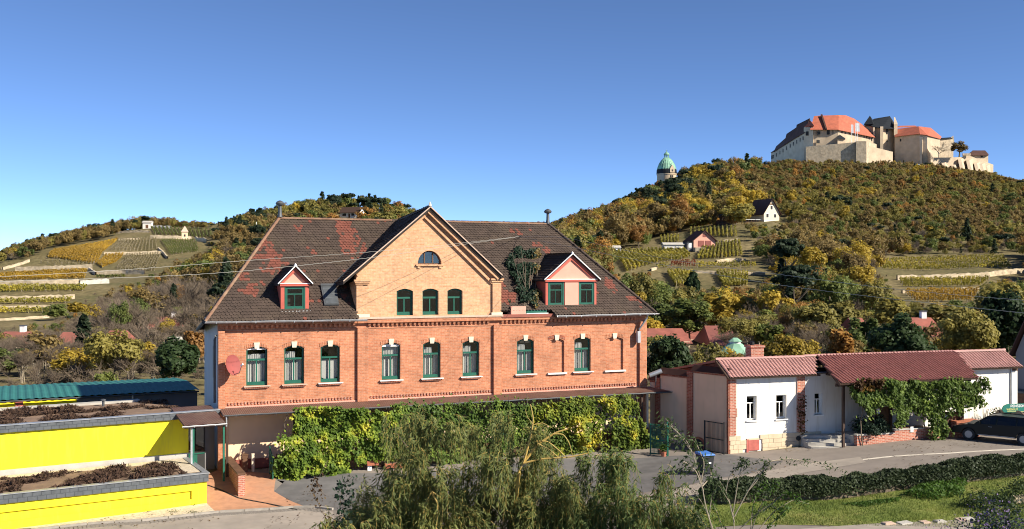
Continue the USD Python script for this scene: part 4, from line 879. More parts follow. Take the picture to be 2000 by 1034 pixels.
for x0, x1, z0, z1 in ww:
    y = .16; m = MB().extr(sbox(x0 + .002, z0 + .03, x1 - .002, z1 - .002).difference(sbox(x0 + .06, z0 + .09, x1 - .06, z1 - .06)), y, y + .07)
    m.box(x0 + .06, x1 - .06, y, y + .05, z0 + (z1 - z0) * .70 - .025, z0 + (z1 - z0) * .70 + .025).box((x0 + x1) / 2 - .025, (x0 + x1) / 2 + .025, y + .002, y + .05, z0 + .09, z0 + (z1 - z0) * .70 - .026)
    w = m.build(gh, 'window', 'blind_white'); pane(sbox(x0 + .04, z0 + .06, x1 - .04, z1 - .04), y + .03).build(w, 'pane', 'pane_glass')
    MB().box(x0 - .06, x1 + .06, -.07, y - .001, z0 - .06, z0 - .001).build(w, 'sill', 'blind_white')
# brick piers
MB().box(-.02, .36, -.06, -.001, zpl + .02, ZE - .15).build(gh, 'pier', 'garden_brick'); MB().box(-.10, -.021, -.05, .55, -.2, ZE - .1).build(gh, 'pier', 'dark_brick')
MB().box(-.04, .40, -.09, -.061, 1.9, 2.35).build(gh, 'pier_band', 'garden_brick')
MB().box(pxA0, pxA1, -.06, -.001, zpl + .02, ZE - .15).build(gh, 'pier', 'garden_brick'); MB().box(pxA0 - .04, pxA1 + .04, -.09, -.001, ZE - .149, ZE).build(gh, 'pier_cap', 'garden_brick')
MB().box(WR - .35, WR + .03, -.05, -.001, 0, ZE - .3).build(gh, 'pier', 'white_plaster'); MB().box(WR - .38, WR + .05, -.06, -.001, ZE - .299, ZE).build(gh, 'pier_cap', 'wood_brown')
MB().tube([(WR - .42, -.06, .4), (WR - .42, -.06, ZE)], .04, 8).build(gh, 'downpipe', 'zinc')
# stone plinth: single blocks
r_ = np.random.default_rng(21); xb = f(1603, 840)[0]; hatch = (f(1458, 860)[0], f(1482, 860)[0])
z = zpl; row = 0
while z > -.1:
    h = r_.uniform(.19, .25); x = .0 if row % 2 else -.05
    while x < xb:
        w = r_.uniform(.24, .52); a, b = max(x, -.06), min(x + w, xb)
        if not (z - h < .72 and a < hatch[1] and b > hatch[0]) and b - a > .06:
            o = r_.uniform(.02, .05); MB().hexa([(a + .006, -o - .02, z - h + .006), (b - .006, -o - .02, z - h + .006), (b - .006, -.0, z - h + .006), (a + .006, 0, z - h + .006),
                                                  (a + .006, -o - .02, z - .006), (b - .006, -o - .02, z - .006), (b - .006, 0, z - .006), (a + .006, 0, z - .006)]).build(gh, 'stone_block', 'limestone')
        x += w
    z -= h; row += 1
MB().box(hatch[0], hatch[1], -.05, -.001, .2, .74).build(gh, 'hatch_surround', 'limestone')
MB().box(hatch[0] + .10, hatch[1] - .02, -.075, -.0505, .12, .66).box(hatch[0] - .03, hatch[0] + .09, -.07, -.0505, .02, .70).build(gh, 'metal_hatch', 'hatch_red', label='rust red metal hatch in the plinth')
x, z = f(1558, 856); MB().tube([(x, -.03, z), (x, -.09, z)], .13, 12).build(gh, 'round_opening', 'room_dark')
x, z = f(1600, 853); MB().box(x - .12, x + .12, -.09, -.02, z - .15, z + .12).build(gh, 'square_opening', 'room_dark')
# roof strips with pantiles
RV = .95; RZ2 = f(1700, 692 + 3, RV)[1]; RZ2 = 4.78
def ptiles(parent, a, b, c, d, mat, w=.20, h=.30):
    """a, b eave left and right; c, d ridge right and left."""
    a, b, c, d = [np.array(p, float) for p in (a, b, c, d)]; eu = (b - a) / np.linalg.norm(b - a); es = d - a; es -= eu * (es @ eu); es /= np.linalg.norm(es)
    P = Polygon([((p - a) @ eu, (p - a) @ es) for p in (a, b, c, d)]); m = MB(); nn = np.cross(eu, es)
    base = MB().hexa([p - nn * .10 for p in (a, b, c, d)] + [p - nn * .012 for p in (a, b, c, d)]).build(parent, 'roof', 'wood_dark')
    tiles(a, eu, es, P, w, h, [m], lambda u, s: 0, rng, .02, .03, 'pan'); m.build(base, 'roof_tiles', mat, kind='stuff', smooth=False)
    return base
xl = f(1594, 727, -.35)[0]; xr2 = f(1889, 716, -.35)[0]
rfA = ptiles(gh, (-.30, -.38, 3.98), (xl, -.38, 3.98), (xl + .9, RV, RZ2), (-.30, RV, RZ2), 'pantile')
rfB = ptiles(gh, (xr2 - .8, -.38, 3.98), (WR + .15, -.38, 3.98), (WR + .05, RV, RZ2), (xr2 - 2.2, RV, RZ2), 'pantile')
MB().hexa([(-.3, RV, RZ2 - .12), (WR + .05, RV, RZ2 - .12), (WR + .05, 6.3, 3.7), (-.3, 6.3, 3.7), (-.3, RV, RZ2), (WR + .05, RV, RZ2), (WR + .05, 6.3, 3.82), (-.3, 6.3, 3.82)]).build(gh, 'back_roof', 'porch_tile')
MB().extr(Polygon([(0, ZE), (RV, RZ2 - .12), (6.2, 3.7), (6.2, 3.5), (0, 3.5)]), WR - .3, WR - .02, 'x').extr(Polygon([(0, ZE), (RV, RZ2 - .12), (6.2, 3.7), (6.2, 3.5), (0, 3.5)]), .02, .3, 'x').build(gh, 'gable_end', 'dark_brick')
_roof_keep = roof; roof = rfA
ridge((-.30, RV, RZ2), (xl + .1, RV, RZ2), 'ridge_tiles', 'pantile', .09, .33); roof = rfB; ridge((xl + .1, RV, RZ2 + .03), (WR + .08, RV, RZ2 + .02), 'ridge_tiles', 'pantile', .09, .33)
roof = _roof_keep
MB().box(-.1, WR, -.02, .0, ZE - .06, ZE + .0).build(gh, 'eave_board', 'wood_dark')
for x in np.arange(.2, WR, .62): MB().box(x, x + .08, -.34, -.021, ZE - .14, ZE - .05).build(gh, 'rafter_end', 'wood_dark')
# porch
_cv = W.loc(G(1800, 860))[1]; PV = _cv - .40
pa, pb = f(1641, 748, PV), f(1912, 740, PV); zp = (pa[1] + pb[1]) / 2
tl_, tr_ = f(1595, 699, RV + .02), f(1866, 690, RV + .02)
po = ptiles(gh, (pa[0], PV, zp), (pb[0], PV, zp), (tr_[0], RV + .02, RZ2 + .10), (tl_[0], RV + .02, RZ2 + .10), 'porch_tile')
MB().box(pa[0] + .1, pb[0] - .1, PV + .45, PV + .57, zp - .22, zp - .06).build(gh, 'porch_beam', 'wood_dark')
for k, px in enumerate((1652, 1745, 1845, 1885)):
    x = f(px, 800, PV + .3)[0]; MB().box(x - .06, x + .06, PV + .45, PV + .57, .2, zp - .161).build(gh, 'porch_post', 'wood_dark')
MB().bar((pa[0] + .05, PV + .1, zp - .08), (tl_[0] + .05, RV, RZ2 - .02), .05, .16).build(gh, 'porch_rafter', 'wood_dark'); MB().bar((pb[0] - .05, PV + .1, zp - .08), (tr_[0] - .05, RV, RZ2 - .02), .05, .16).build(gh, 'porch_rafter', 'wood_dark')
# chimney
cx = f(1480, 690, 2.6); x0, x1 = f(1467, 690, 2.6)[0], f(1492, 690, 2.6)[0]; zt = f(1480, 675, 2.6)[1]
ch = MB().box(x0, x1, 2.6, 3.2, 3.8, zt - .12).build(gh, 'chimney', 'garden_brick'); MB().box(x0 - .05, x1 + .05, 2.55, 3.25, zt - .119, zt).build(ch, 'cap', 'garden_brick'); MB().tube([(x0 + .25, 2.9, zt), (x0 + .25, 2.9, zt + .18)], .12, 10).build(ch, 'pot', 'iron')
# terrace walls, steps
tz = float(G(1740, 862)[2]); A_, B_, C_, D_ = [W.loc(G(*p)) for p in ((1672, 868), (1746, 866), (1750, 863), (1864, 857))]
A_ = (f(1674, 862, -1.80)[0], -1.80, A_[2]); B_ = (f(1746, 860, -1.80)[0], -1.80, B_[2])
tw = thing('brick_terrace_wall', 'low pinkish brick terrace wall in front of the vine covered porch', 'wall', W.o, W.ang)
zt1_ = f(1700, 850, A_[1])[1]; zt2_ = f(1800, 838, C_[1])[1]
MB().box(A_[0], B_[0], A_[1], A_[1] + .24, -.2, zt1_).build(tw, 'wall', 'garden_brick'); MB().box(A_[0] - .03, B_[0] + .02, A_[1] - .03, A_[1] + .27, zt1_ + .001, zt1_ + .06).build(tw, 'cap', 'concrete')
MB().box(B_[0] + .02, D_[0], C_[1], C_[1] + .24, -.2, zt2_).build(tw, 'wall', 'garden_brick'); MB().box(B_[0], f(1805, 840, C_[1])[0], C_[1] - .03, C_[1] + .27, zt2_ + .001, zt2_ + .05).build(tw, 'cap', 'concrete')
MB().box(A_[0], D_[0], C_[1] + .25, -.02, -.1, zt1_ - .05).build(tw, 'terrace', 'concrete')
Pz = f(1880, 822, C_[1] - .1)[1]; xa, xb_ = f(1866, 840, C_[1] - .1)[0], f(1911, 840, C_[1] - .1)[0]
MB().box(xa, xb_, C_[1] - .2, C_[1] + .4, -.1, Pz - .1).build(tw, 'end_pillar', 'garden_brick'); MB().box(xa - .04, xb_ + .04, C_[1] - .24, C_[1] + .44, Pz - .099, Pz).build(tw, 'pillar_cap', 'terracotta')
stp = thing('porch_steps', 'four curved concrete steps up to the porch of the guest house', 'steps', W.o, W.ang)
s0 = W.loc(G(1665, 869))
for k in range(4):
    y0 = A_[1] + .02 + .30 * k; zz = wz(4.5) + .02 + .15 * (k + 1) - .05; pts = [(A_[0] - .02, y0 - .02)] + [(A_[0] - .02 - 2.2 * t, y0 + .55 * t ** 2 + .2 * t) for t in np.linspace(.1, 1, 7)] + [(A_[0] - 2.2, -.05), (A_[0] - .02, -.05)]
    MB().extr(Polygon(pts), -.1, zz, 'z').build(stp, 'step', 'concrete')
# planter boards between the posts, and small white lamps/notices
for k, (a, b, c, d) in enumerate(((1697, 1742, 797, 835), (1836, 1880, 806, 842))):
    x0, z1 = f(a, c, PV + .62); x1, z0 = f(b, d, PV + .62); n = 7
    p = thing('plank_screen', ['brown vertical plank screen behind the round bush on the porch', 'brown vertical plank screen at the right end of the porch'][k], 'screen', W.w(x0, PV + .62, z0), W.ang)
    for j in range(n): w = (x1 - x0) / n; MB().box(j * w + .006, (j + 1) * w - .006, 0, .03, 0, z1 - z0 + .02 * (j % 2)).build(p, 'plank', 'wood_brown')
    MB().box(0, x1 - x0, .031, .06, .1, .18).build(p, 'rail', 'wood_dark')
for px, py, v, lb in ((1715, 804, PV + .58, 'white paper notice on the left plank screen'), (1847, 814, PV + .58, 'white paper notice on the right plank screen'), (1781, 839, C_[1] - .03, 'white paper notice on the terrace wall between the screens')):
    x, z = f(px, py, v); p = thing('notice', lb, 'notice', W.w(x, v, z), W.ang); MB().box(-.09, .09, -.01, 0, -.14, .14).build(p, 'board', 'paper'); MB().box(-.03, .03, -.0145, -.0105, .04, .09).build(p, 'mark', 'ink')
x0, z0 = f(1755, 838, PV + .6); x1, z1 = f(1805, 838, PV + .6)
bn = thing('porch_bench', 'dark wooden bench plank under the porch between the plank screens', 'bench', W.w(x0, PV + .6, z0 - .25), W.ang); MB().box(0, x1 - x0, 0, .4, .25, .30).build(bn, 'seat', 'wood_brown')
for x in (.2, x1 - x0 - .25): MB().box(x, x + .06, .05, .35, 0, .25).build(bn, 'leg', 'wood_dark')
# ---------------------------------------------------------------- side wall of the guest house towards the brick house
P0, P1 = np.array([W.o[0] - .1, W.o[1] + .05, 0]), np.array([7.75, 54.6, 0]); SWA = math.atan2(*(P0 - P1)[1::-1]); SW = Frame(P1, SWA); SLn = float(np.linalg.norm(P0 - P1))
sw = thing('boundary_wall', 'tall tan plastered wall with brick piers between the two houses', 'wall', P1, SWA)
f3 = SW.fac
ps = [f3(p, 800)[0] for p in (1281, 1290, 1343, 1354, 1411)]; ps[-1] = SLn
segs = [(0.0, ps[0], f3(1272, 742)[1]), (ps[1], ps[2], f3(1315, 732)[1]), (ps[3], ps[4], f3(1380, 727)[1])]
for a, b, zt in segs:
    MB().box(a, b, 0, .3, -.6, zt - .12).build(sw, 'panel', 'tan_plaster'); MB().box(a, b, -.04, .3, zt - .119, zt).build(sw, 'brick_course', 'dark_brick')
    MB().hexa([(a - .05, -.16, zt + .001), (b + .05, -.16, zt + .001), (b + .05, .46, zt + .001), (a - .05, .46, zt + .001), (a - .05, .13, zt + .30), (b + .05, .13, zt + .30), (b + .05, .17, zt + .30), (a - .05, .17, zt + .30)]).build(sw, 'coping', 'castle_dark_roof')
for a, b, zt in ((ps[0], ps[1], segs[0][2] + .15), (ps[2], ps[3], segs[1][2] + .28)): MB().box(a, b, -.08, .3, -.6, zt).build(sw, 'brick_pier', 'dark_brick')
zq = f3(1380, 848)[1]; MB().box(ps[3], ps[4], -.05, -.001, -.6, zq).build(sw, 'plinth', 'tan_plaster')
x0, z1 = f3(1358, 856); x1, z0 = f3(1375, 880); MB().extr(arch_poly(x0, x1, z0, z1, .15), -.09, -.051).build(sw, 'niche', 'room_dark', label='dark arched niche'); MB().extr(arch_poly(x0 - .12, x1 + .12, z0, z1 + .12, .18).difference(arch_poly(x0, x1, z0 - .1, z1, .15)), -.10, -.051).build(sw, 'niche_arch', 'dark_brick')
tk = thing('floodlight', 'grey cylindrical lamp on the coping of the tall tan wall', 'lamp', at(1281, 728, 53.6)); MB().tube([(-.35, 0, -.16), (.32, 0, .10)], .13, 12).build(tk, 'housing', 'zinc'); MB().tube([(0, 0, -.1), (0, .1, -.7)], .03, 6).build(tk, 'bracket', 'dark_zinc')
# gates
ga = G(1376, 882); gb = G(1414, 889); gt = thing('iron_gate', 'dark wrought iron gate leaning open by the brick corner pier', 'gate')
zt = at(1394, 824, (ga[1] + gb[1]) / 2)[2]; gd = (gb - ga); gl = np.linalg.norm(gd[:2])
fm = MB(); A3, B3 = ga, gb
for t in (0, 1): p = A3 + gd * t; MB().bar((p[0], p[1], p[2]), (p[0], p[1], zt + .06 * t - .0), .06, .06).build(gt, 'stile', 'iron')
for zz in (.04, .46, .98): MB().bar((A3[0], A3[1], A3[2] + (zt - A3[2]) * zz), (B3[0], B3[1], B3[2] + (zt - B3[2]) * zz), .03, .05).build(gt, 'rail', 'iron')
for k in range(1, 15): p = A3 + gd * k / 15; MB().tube([(p[0], p[1], p[2] + .05), (p[0], p[1], zt - .02)], .012, 5).build(gt, 'bar', 'iron')
g1 = G(1304, 892); g0 = G(1270, 890); zt = at(1300, 826, g1[1])[2]; zt0 = zt - .12
gg = thing('mesh_gate', 'green wire mesh gate between the brick house and the tall wall', 'gate')
for p, w, q in ((g1, .09, zt + .05), (g0, .05, zt0)): MB().bar((*p[:2], p[2] - .1), (*p[:2], q), w, w).build(gg, 'post', 'gate_green')
for t in (.06, .5, .97): MB().tube([(*g0[:2], g0[2] + (zt0 - g0[2]) * t), (*g1[:2], g1[2] + (zt0 - g1[2]) * t)], .025, 6).build(gg, 'rail', 'gate_green')
mb = MB()
for k in range(1, 30): p = g0 + (g1 - g0) * k / 30; mb.tube([(*p[:2], p[2] + .08), (*p[:2], zt0 - .05)], .008, 4, False)
for k in range(1, 12): z = .08 + k * .14; mb.tube([(*g0[:2], g0[2] + z), (*g1[:2], g1[2] + z)], .006, 4, False)
mb.build(gg, 'wire_mesh', 'gate_green', kind='stuff')
# wheelie bin
bp = G(1377, 928); bt = at(1377, 886, bp[1])[2]; bh = bt - bp[2]
bi = thing('wheelie_bin', 'black wheelie bin with a bright blue lid in the yard', 'bin', bp, .35)
MB().hexa([(-.22, -.26, .06), (.22, -.26, .06), (.22, .24, .06), (-.22, .24, .06), (-.29, -.34, bh - .08), (.29, -.34, bh - .08), (.29, .34, bh - .08), (-.29, .34, bh - .08)]).box(-.31, .31, -.36, .36, bh - .079, bh - .04).build(bi, 'body', 'bin_black')
MB().hexa([(-.33, -.39, bh - .039), (.33, -.39, bh - .039), (.33, .37, bh - .039), (-.33, .37, bh - .039), (-.29, -.34, bh + .02), (.29, -.34, bh + .02), (.29, .36, bh + .06), (-.29, .36, bh + .06)]).build(bi, 'lid', 'bin_blue')
for s in (-1, 1): MB().tube([(s * .2, .28, .1), (s * .27, .28, .1)], .1, 12).build(bi, 'wheel', 'tyre')
MB().box(-.06, .12, -.345, -.325, bh - .42, bh - .36).build(bi, 'sticker', 'paper'); MB().tube([(-.25, .42, bh - .03), (.25, .42, bh - .03)], .02, 6).build(bi, 'handle', 'bin_black')
# ---------------------------------------------------------------- parked car
fw, rw = G(1904, 863), G(1986, 871.5); cd = (fw - rw)[:2]; ca_ = math.atan2(cd[1], cd[0]); mid = (fw + rw) / 2; gz = mid[2] + .02
cn2 = np.array([math.sin(ca_), -math.cos(ca_)]); cn2 = cn2 if cn2[1] > 0 else -cn2        # away from the camera
car = thing('parked_car', 'dark green black estate car parked by the brick end pillar', 'car', (mid[0] + cn2[0] * .82, mid[1] + cn2[1] * .82, gz), ca_)
LW = 1.31; Wd = .84
lower = [(2.12, .34), (2.16, .52), (2.06, .68), (1.62, .80), (.95, .90), (-1.9, .98), (-2.18, .92), (-2.22, .50), (-2.1, .30)]
wheel_cut = [Point(s * LW, .31).buffer(.36, 16) for s in (1, -1)]
bod = Polygon(lower)
for c in wheel_cut: bod = bod.difference(c)
mb = MB()
for g in getattr(bod, 'geoms', [bod]): mb.extr(g, -Wd, Wd)
body = mb.build(car, 'body', 'car_paint')
gh_ = [(1.02, .90), (.42, 1.30), (.05, 1.375), (-1.35, 1.36), (-1.85, 1.30), (-2.12, .96)]
top_pts = lambda y, k: [(x, y * (1 - k * max(0, z - .9) / .47), z) for x, z in gh_]
gl_, gr_ = top_pts(-Wd + .03, .24), top_pts(Wd - .03, .24); n = len(gh_)
MB().add(gl_ + gr_, [[i, i + 1, n + i + 1, n + i] for i in range(n - 1)]).build(car, 'roof', 'car_paint')
for s, p in ((-1, gl_), (1, gr_)):
    pp = np.array(p); c = pp.mean(0)
    MB().add(pp, [[0, k, k + 1] for k in range(1, n - 1)]).build(car, 'side_window', 'car_glass')
    for i, j in ((0, 1), (1, 2), (2, 3), (3, 4), (4, 5)): MB().bar(pp[i] + [0, s * .004, 0], pp[j] + [0, s * .004, 0], .05, .06).build(car, 'pillar', 'car_paint')
    for xx in (-.02, -.95): MB().bar((xx, s * (Wd - .03), .92), (xx - .05, s * (Wd - .22), 1.36), .06, .05).build(car, 'pillar', 'car_paint')
    MB().box(1.55, 2.02, s * (Wd - .14) - .12, s * (Wd - .14) + .12, .56, .70).build(car, 'headlight', 'alloy'); MB().box(-2.235, -2.2, s * .66 - .12, s * .66 + .12, .6, .85).build(car, 'tail_light', 'hatch_red')
    MB().hexa([(.72, s * .86, .94), (.86, s * .86, .94), (.86, s * 1.0, .94), (.72, s * 1.0, .94), (.74, s * .86, 1.07), (.82, s * .86, 1.07), (.82, s * .99, 1.07), (.74, s * .99, 1.07)]).build(car, 'mirror', 'car_paint')
    MB().box(-.9, .85, s * (Wd + .004) - .006, s * (Wd + .004) + .006, .33, .37).build(car, 'sill_trim', 'alloy')
    MB().tube([(.35, s * (Wd + .01), .80), (.17, s * (Wd + .01), .80)], .014, 6).build(car, 'door_handle', 'alloy')
    for x in (LW, -LW):
        a, b = (s * (Wd - .2), s * (Wd - .005)); w_ = MB().tube([(x, a, .31), (x, b, .31)], .31, 22).build(car, 'wheel', 'tyre')
        MB().tube([(x, b - s * .02, .31), (x, b + s * .006, .31)], .19, 14).build(w_, 'rim', 'alloy')
MB().add([gl_[0], gl_[1], gr_[1], gr_[0]], [[0, 1, 2, 3]]).moved().build(car, 'windscreen', 'car_glass'); MB().box(2.1, 2.2, -.78, .78, .34, .5).build(car, 'bumper', 'car_paint'); MB().box(-2.28, -2.18, -.78, .78, .34, .52).build(car, 'bumper', 'car_paint')
MB().box(-1.9, 1.4, -.7, .7, .5, .88).build(car, 'interior', 'room_dark')
for x in (.25, -.75):
    for y in (-.35, .35): MB().box(x - .1, x + .08, y - .22, y + .22, .85, 1.2).build(car, 'seat_back', 'bin_black')
# barrel with the inn's sign on top
bg = G(1992, 846); Yb = 53.0; bx = at(1972, 816, Yb); ba = thing('wine_barrel', 'old dark wine barrel lying under the green sign', 'barrel', (bx[0], bx[1], bx[2]), -.2)
prof = [(.0, -.62), (.36, -.62), (.44, -.3), (.47, 0), (.44, .3), (.36, .62), (.36, .60), (0, .60)]
m = MB().lathe(prof, n=20); R_ = np.array([[0, 0, 1], [0, 1, 0], [-1, 0, 0]]); m.v = [v @ R_.T for v in m.v]; m.build(ba, 'staves', 'barrel_wood', 30)
for x in (-.5, -.25, .25, .5): m = MB().lathe([(.44 if abs(x) < .3 else .395, x - .03), (.465 if abs(x) < .3 else .41, x - .03), (.465 if abs(x) < .3 else .41, x + .03), (.44 if abs(x) < .3 else .395, x + .03)], n=20); m.v = [v @ R_.T for v in m.v]; m.build(ba, 'hoop', 'iron')
bx2 = at(1985, 815, Yb - .7); b2 = thing('wine_barrel', 'wine barrel end with pale round wooden lid facing the road', 'barrel', bx2, -.5)
m = MB().lathe([(0, 0), (.33, 0), (.33, .02), (.36, .02), (.40, .3), (.40, .5), (.36, .8), (0, .8)], n=20); R2 = np.array([[1, 0, 0], [0, 0, 1], [0, -1, 0]]); m.v = [v @ R2.T for v in m.v]; m.build(b2, 'staves', 'barrel_wood', 30)
m = MB().lathe([(0, -.015), (.32, -.015), (.32, -.004)], n=20); m.v = [v @ R2.T for v in m.v]; m.build(b2, 'lid', 'barrel_end')
for k in (0, 1):
    q = (bx, bx2)[k]; g = float(terr(q[0], q[1])); p = thing('barrel_stand', 'timber stand under the %s barrel' % ('lying dark', 'pale lidded')[k], 'stand', (q[0], q[1], g))
    for s in (-.3, .3): MB().bar((s, 0, 0), (s, 0, q[2] - g - .38), .1, .3).build(p, 'leg', 'wood_dark')
    MB().box(-.4, .4, -.1, .4, q[2] - g - .379, q[2] - g - .34).build(p, 'plate', 'wood_dark')
SY = 52.2; s0_, s1_ = at(1957, 806, SY), at(2010, 806, SY); szt = at(1957, 790, SY)[2]; sg = thing('inn_sign', 'green sign board with white lettering PENSION above the barrels', 'sign', s0_, 0.12)
wv = s1_[0] - s0_[0]; hh = szt - s0_[2]; pol = Polygon([(.12, 0), (wv, 0), (wv, hh * 1.05), (.30, hh), (.10, hh * .8), (0, hh * .35)])
MB().extr(pol, 0, .05).build(sg, 'board', 'sign_green')
def letters(t, x, z, h, mat, y=-.004):
    m = meshkit.text_mesh(t, h, .003, True); v = np.array(m.vertices); MB().add(np.column_stack([x + v[:, 0], y - v[:, 2], z + v[:, 1]]), m.faces).build(sg, 'lettering', mat)
letters('PENSION', .48, hh * .62, hh * .30, 'sign_white'); letters('WEINGUT', .26, hh * .24, hh * .22, 'sign_yellow')
MB().box(.3, wv, -.006, -.001, hh * .06, hh * .11).build(sg, 'underline', 'sign_yellow')
for x in (.4, wv - .2): MB().bar((x, .06, 0), (x, .06, -(s0_[2] - float(terr(s0_[0], s0_[1])))), .07, .07).build(sg, 'post', 'wood_dark')
# neighbour house cut by the right edge of the photograph
NO = at(1984, 528, 63); NO[2] = 0; nb = thing('grey_house', 'dark grey gabled house at the right edge behind the guest house', 'house', NO, math.radians(-60))
nf = Frame(NO, math.radians(-60)); e0 = nf.fac(1984.5, 690)[1]; e1 = nf.fac(2000, 652); sl = (e1[1] - e0) / e1[0]
MB().extr(Polygon([(0, 0), (9, 0), (9, e0), (4.5, e0 + sl * 4.5), (0, e0)]), 0, 9).build(nb, 'wall', 'dark_grey_plaster')
for s, x0, x1 in ((0, -.3, 4.55), (1, 9.3, 4.45)): MB().hexa([(min(x0, x1), -.3, e0 - .25 if not s else e0 + sl * 4.5), (max(x0, x1), -.3, e0 + sl * 4.5 if not s else e0 - .25), (max(x0, x1), 9.2, e0 + sl * 4.5 if not s else e0 - .25), (min(x0, x1), 9.2, e0 - .25 if not s else e0 + sl * 4.5),
    (min(x0, x1), -.3, e0 - .13 if not s else e0 + sl * 4.5 + .12), (max(x0, x1), -.3, e0 + sl * 4.5 + .12 if not s else e0 - .13), (max(x0, x1), 9.2, e0 + sl * 4.5 + .12 if not s else e0 - .13), (min(x0, x1), 9.2, e0 - .13 if not s else e0 + sl * 4.5 + .12)]).build(nb, 'roof', 'castle_dark_roof')
z1 = nf.fac(1992, 763)[1]; MB().box(.15, 5, -1.2, -.001, 0, z1).build(nb, 'lean_to', 'wood_brown'); MB().box(.05, 5.1, -1.35, -.001, z1 + .001, z1 + .12).build(nb, 'lean_to_roof', 'slate_tile')
MB().box(2.0, 3.0, -.03, -.001, 3.2, 4.6).build(nb, 'window', 'room_dark')
# white line on the road
lp = [G(*q) for q in ((1655, 903), (1700, 897.5), (1744, 894))]; lp2 = [G(*q) for q in ((1748, 894), (1850, 887), (1940, 881.5), (2030, 877))]
for k, L_ in enumerate((lp, lp2)):
    ls = shapely.LineString([p[:2] for p in L_]).buffer(.11, cap_style='flat'); sheet(ls, .018, 'road_marking', 'road_paint', ['short worn white road marking segment at left', 'long worn white road marking towards the parked car'][k], 'road marking', kind=None)

# ---------------------------------------------------------------- vineyards, terrace walls and houses on the hills
NOGO = []                                        # world polygons where no wood grows
def area(pix, grow=2.0):
    p = Polygon([tuple(T(*q, 140)[:2]) for q in pix]).buffer(grow); NOGO.append(p); return p
def vine_row(a, b, seed, h=1.0, w=.26, leaf=.20, gap=.5, dens=1.0):
    """One trained row of vines from a to b (world x, y) over the land: stocks, posts and leaves."""
    r = np.random.default_rng(seed); a, b = np.array(a[:2]), np.array(b[:2]); Ln = np.linalg.norm(b - a); n = max(2, int(Ln / gap))
    t = (np.arange(n) + r.uniform(-.2, .2, n)) / n; c = a + np.clip(t, 0, 1)[:, None] * (b - a); z = terr(c[:, 0], c[:, 1])
    k = max(3, int(11 * dens)); p = np.repeat(np.column_stack([c, z]), k, 0); m = len(p)
    hh = r.uniform(.75, 1.15, n).repeat(k)
    p = p + np.column_stack([r.normal(0, w * .42, m), r.normal(0, w * .42, m), h * hh * (.28 + .78 * r.uniform(0, 1, m) ** .8)])
    d1 = r.normal(0, 1, (m, 3)); d1 /= np.linalg.norm(d1, axis=1, keepdims=True); d2 = np.cross(d1, r.normal(0, 1, (m, 3))); d2 /= np.linalg.norm(d2, axis=1, keepdims=True) + 1e-9
    s = leaf * r.uniform(.6, 1.15, (m, 1)); v = np.stack([p - d1 * s, p + d2 * s * .7, p + d1 * s, p - d2 * s * .7], 1).reshape(-1, 3)
    return MB().add(v, np.arange(4 * m).reshape(m, 4))
_sd = [100]
def vineyard(TL, TR, BL, BR, n, mat, label, group, across=False, y0=140, dens=1.0, h=1.0, skip=0.0, w=.26):
    area([TL, TR, BR, BL]); rr = random.Random(_sd[0])
    TL, TR, BL, BR = [T(*q, y0) for q in (TL, TR, BL, BR)]
    for k in range(n):
        s = (k + .5) / n; _sd[0] += 1
        if rr.random() < skip: continue
        a, b = (TL + (TR - TL) * s, BL + (BR - BL) * s) if not across else (TL + (BL - TL) * s, TR + (BR - TR) * s)
        m = vine_row(a, b, _sd[0], dens=dens, h=h, w=w); st_ = MB(); L_ = np.linalg.norm((b - a)[:2])
        p = numbered('/World', 'vine_row'); UsdGeom.Xform.Define(stage, p); meta(stage.GetPrimAtPath(p), label, 'vine row', group)
        m.build(p, 'leaves', mat)
        for t in np.arange(0, 1.001, max(.05, 2.6 / max(L_, 1))):
            q = a[:2] + (b - a)[:2] * t; z = float(terr(*q)); st_.box(q[0] - .05, q[0] + .05, q[1] - .05, q[1] + .05, z - .1, z + h * 1.15)
        st_.build(p, 'stakes', 'pale_bark', kind='stuff')
LV = 'on the left hill'
vineyard((104, 492), (231, 468), (92, 505), (187, 516), 17, 'row_gold', 'slanting golden vine row on the big golden slope of the left hill', 'golden vine rows on the upper left slope', dens=2.6, w=.36)
vineyard((204, 501), (243, 499), (189, 516), (200, 525), 6, 'row_gold', 'golden vine row in the narrow slope left of the bare brown rows', 'golden vine rows below the middle wall', dens=2.2, w=.34)
vineyard((246, 500), (316, 498), (226, 527), (304, 529), 14, 'row_bare', 'upright bare brownish vine row on the slope below the middle wall', 'bare vine rows below the middle wall', dens=.55, w=.3)
vineyard((234, 471), (307, 469), (214, 490), (309, 492), 13, 'row_bare', 'thin bare vine row on the slope above the middle wall', 'bare vine rows above the middle wall', dens=.4, w=.3)
vineyard((314, 471), (384, 472), (334, 500), (388, 492), 14, 'row_green', 'greenish brown vine row on the slope right of the stair wall', 'greenish vine rows right of the stair wall', dens=.9)
vineyard((292, 444), (414, 450), (300, 459), (417, 465), 16, 'row_green', 'green vine row near the top of the left hill under the skyline trees', 'green vine rows at the hill top', dens=1.3)
vineyard((-30, 538), (172, 529), (-30, 549), (166, 546), 8, 'row_gold', 'long golden vine row on the wide terrace between two pale walls', 'golden vine rows on the wide terrace', across=True, dens=3.0, w=.4)
vineyard((-30, 565), (172, 562), (-30, 573), (165, 570), 4, 'row_yellow', 'yellow vine row on the narrow terrace below the long pale wall', 'yellow vine rows on the narrow terrace', across=True, dens=2.4, w=.4)
vineyard((190, 542), (246, 541), (190, 545), (246, 544), 1, 'row_green', 'short green vine row below the pale wall in the middle of the left hill', None, across=True, dens=2.4, w=.4)
vineyard((-30, 590), (142, 587), (-30, 596), (140, 593), 2, 'row_yellow', 'yellow vine row under the third terrace wall from the top', 'vine rows under the third wall', across=True, dens=2.4, w=.4)
